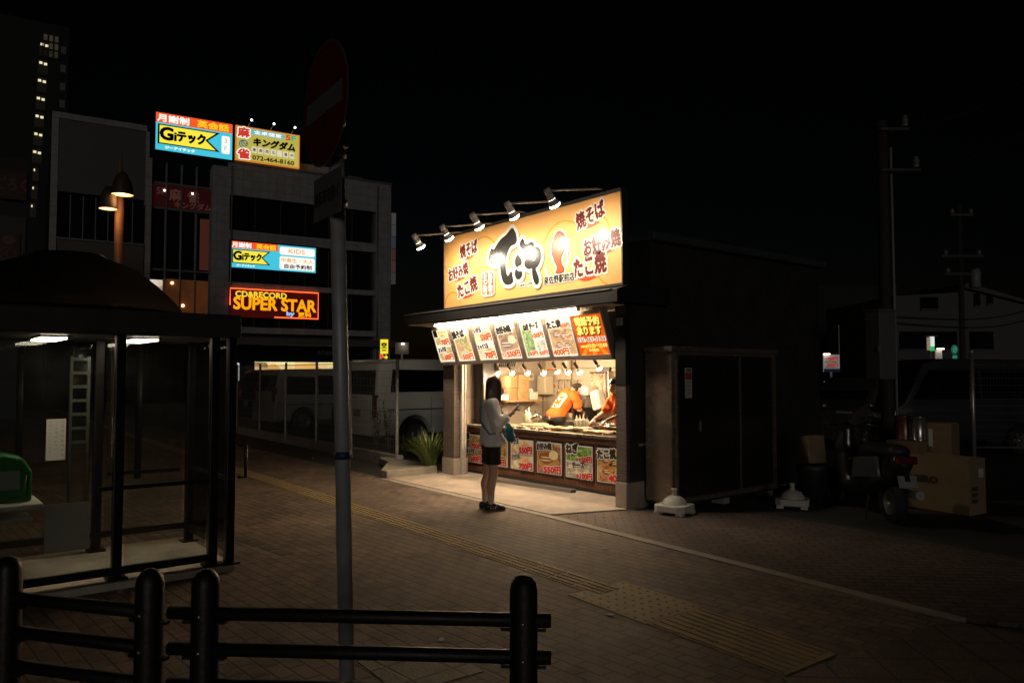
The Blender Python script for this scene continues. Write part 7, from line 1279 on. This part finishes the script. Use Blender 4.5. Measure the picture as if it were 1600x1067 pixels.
# ---------------- second cook at the right end
c2 = thing('person', 'second cook in an orange shirt and patterned cap, half hidden by the right pillar', 'person', (-7.60, 8.22, .06), R(168)); c2.scale = (.92, .92, .94)
hip, sho, nk, hdm = np.array((0, 0, .92)), np.array((0, .10, 1.30)), np.array((0, .13, 1.37)), np.array((0, .19, 1.46))
eR, eL = np.array((.24, .24, 1.06)), np.array((-.25, .22, 1.06)); wR, wL = np.array((.20, .47, .95)), np.array((-.14, .46, .95))
hR = hand(None, wR, (-.3, .8, -.4), (-.2, -.3, -1), 1.05, .7, 1); hL = hand(None, wL, (.25, .8, -.4), (.2, -.3, -1), 1.05, .7, -1)
body = [((-.07, 0, .9), (.07, 0, .9), .13, .13), (tuple(hip), tuple(sho*.5 + hip*.5), .135, .13), (tuple(sho*.5 + hip*.5), tuple(sho), .13, .125), (tuple(sho + np.array((-.15, 0, 0))), tuple(sho + np.array((.15, 0, 0))), .066, .066), (tuple(sho), tuple(nk), .068, .055), (tuple(nk), tuple(hdm), .055, .055),
        ((.09, 0, .88), (.1, .02, .48), .093, .062), ((.1, .02, .48), (.1, -.02, .06), .062, .04), ((-.09, 0, .88), (-.1, .02, .48), .093, .062), ((-.1, .02, .48), (-.1, -.02, .06), .062, .04),
        (tuple(sho + np.array((.17, 0, 0))), tuple(eR), .054, .042), (tuple(eR), tuple(wR), .041, .029), (tuple(sho + np.array((-.17, 0, 0))), tuple(eL), .054, .042), (tuple(eL), tuple(wL), .041, .029),
        (tuple(hdm), (.078, .098, .105)), (tuple(hdm + np.array((0, .045, -.055))), (.056, .058, .065)), (tuple(hdm + np.array((0, .10, -.035))), (.013, .02, .02)), (tuple(hdm + np.array((.08, -.01, -.01))), (.012, .022, .03)), (tuple(hdm + np.array((-.08, -.01, -.01))), (.012, .022, .03))]
blobm('body', body, m_skin, c2, .015, .035, None, [(hR, .0048), (hL, .0048)])
for s in (-1, 1): MB().ball(hdm + np.array((s*.032, .083, .0)), .011, 10, 6).build('eye', m_eye, c2, local=True)
MB().ball(hdm + np.array((0, .092, -.07)), .018, 10, 5, (1.2, .4, .35)).build('mouth', MATS['lip'], c2, local=True)
torso2 = [((-.08, .0, .90), (.08, .0, .90), .145, .145), (tuple(hip), tuple(sho*.5 + hip*.5), .158, .152), (tuple(sho*.5 + hip*.5), tuple(sho), .152, .145), (tuple(sho + np.array((-.15, 0, 0))), tuple(sho + np.array((.15, 0, 0))), .086, .086), (tuple(sho + np.array((.17, 0, 0))), tuple(eR*.8 + sho*.2 + np.array((.04, 0, 0))), .082, .078), (tuple(sho + np.array((-.17, 0, 0))), tuple(eL*.8 + sho*.2 + np.array((-.04, 0, 0))), .082, .078)]
blobm('shirt', torso2, m_orange, c2, .014, .04, lambda P: np.maximum(.80 - P[..., 2], .082 - np.linalg.norm(P - nk, axis=-1)), None, fold)
blobm('trousers', [((-.08, 0, .88), (.08, 0, .88), .14, .14), ((.09, 0, .86), (.1, .02, .48), .105, .075), ((.1, .02, .48), (.1, -.02, .06), .075, .06), ((-.09, 0, .86), (-.1, .02, .48), .105, .075), ((-.1, .02, .48), (-.1, -.02, .06), .075, .06)], m_apron, c2, .016, .03, lambda P: np.maximum(P[..., 2] - .9, .03 - P[..., 2]))
blobm('hair', [(tuple(hdm + np.array((0, -.03, .0))), (.086, .088, .10))], m_hairb, c2, .012, .03, lambda P: P[..., 1] - hdm[1] - .0)
blobm('cap', [(tuple(hdm + np.array((0, .0, .05))), (.092, .112, .09)), (tuple(hdm + np.array((.03, -.06, .12))), (.03, .05, .05))], food('patterned_cap', [(.02, .018, .02), (.03, .025, .025), (.02, .02, .02), (.02, .02, .02), (.5, .45, .4)], 22), c2, .01, .03, lambda P: hdm[2] + .035 - P[..., 2])
for s in (-.1, .1): foot(c2, (s, -.02), R(90), m_shoe, m_shoe)
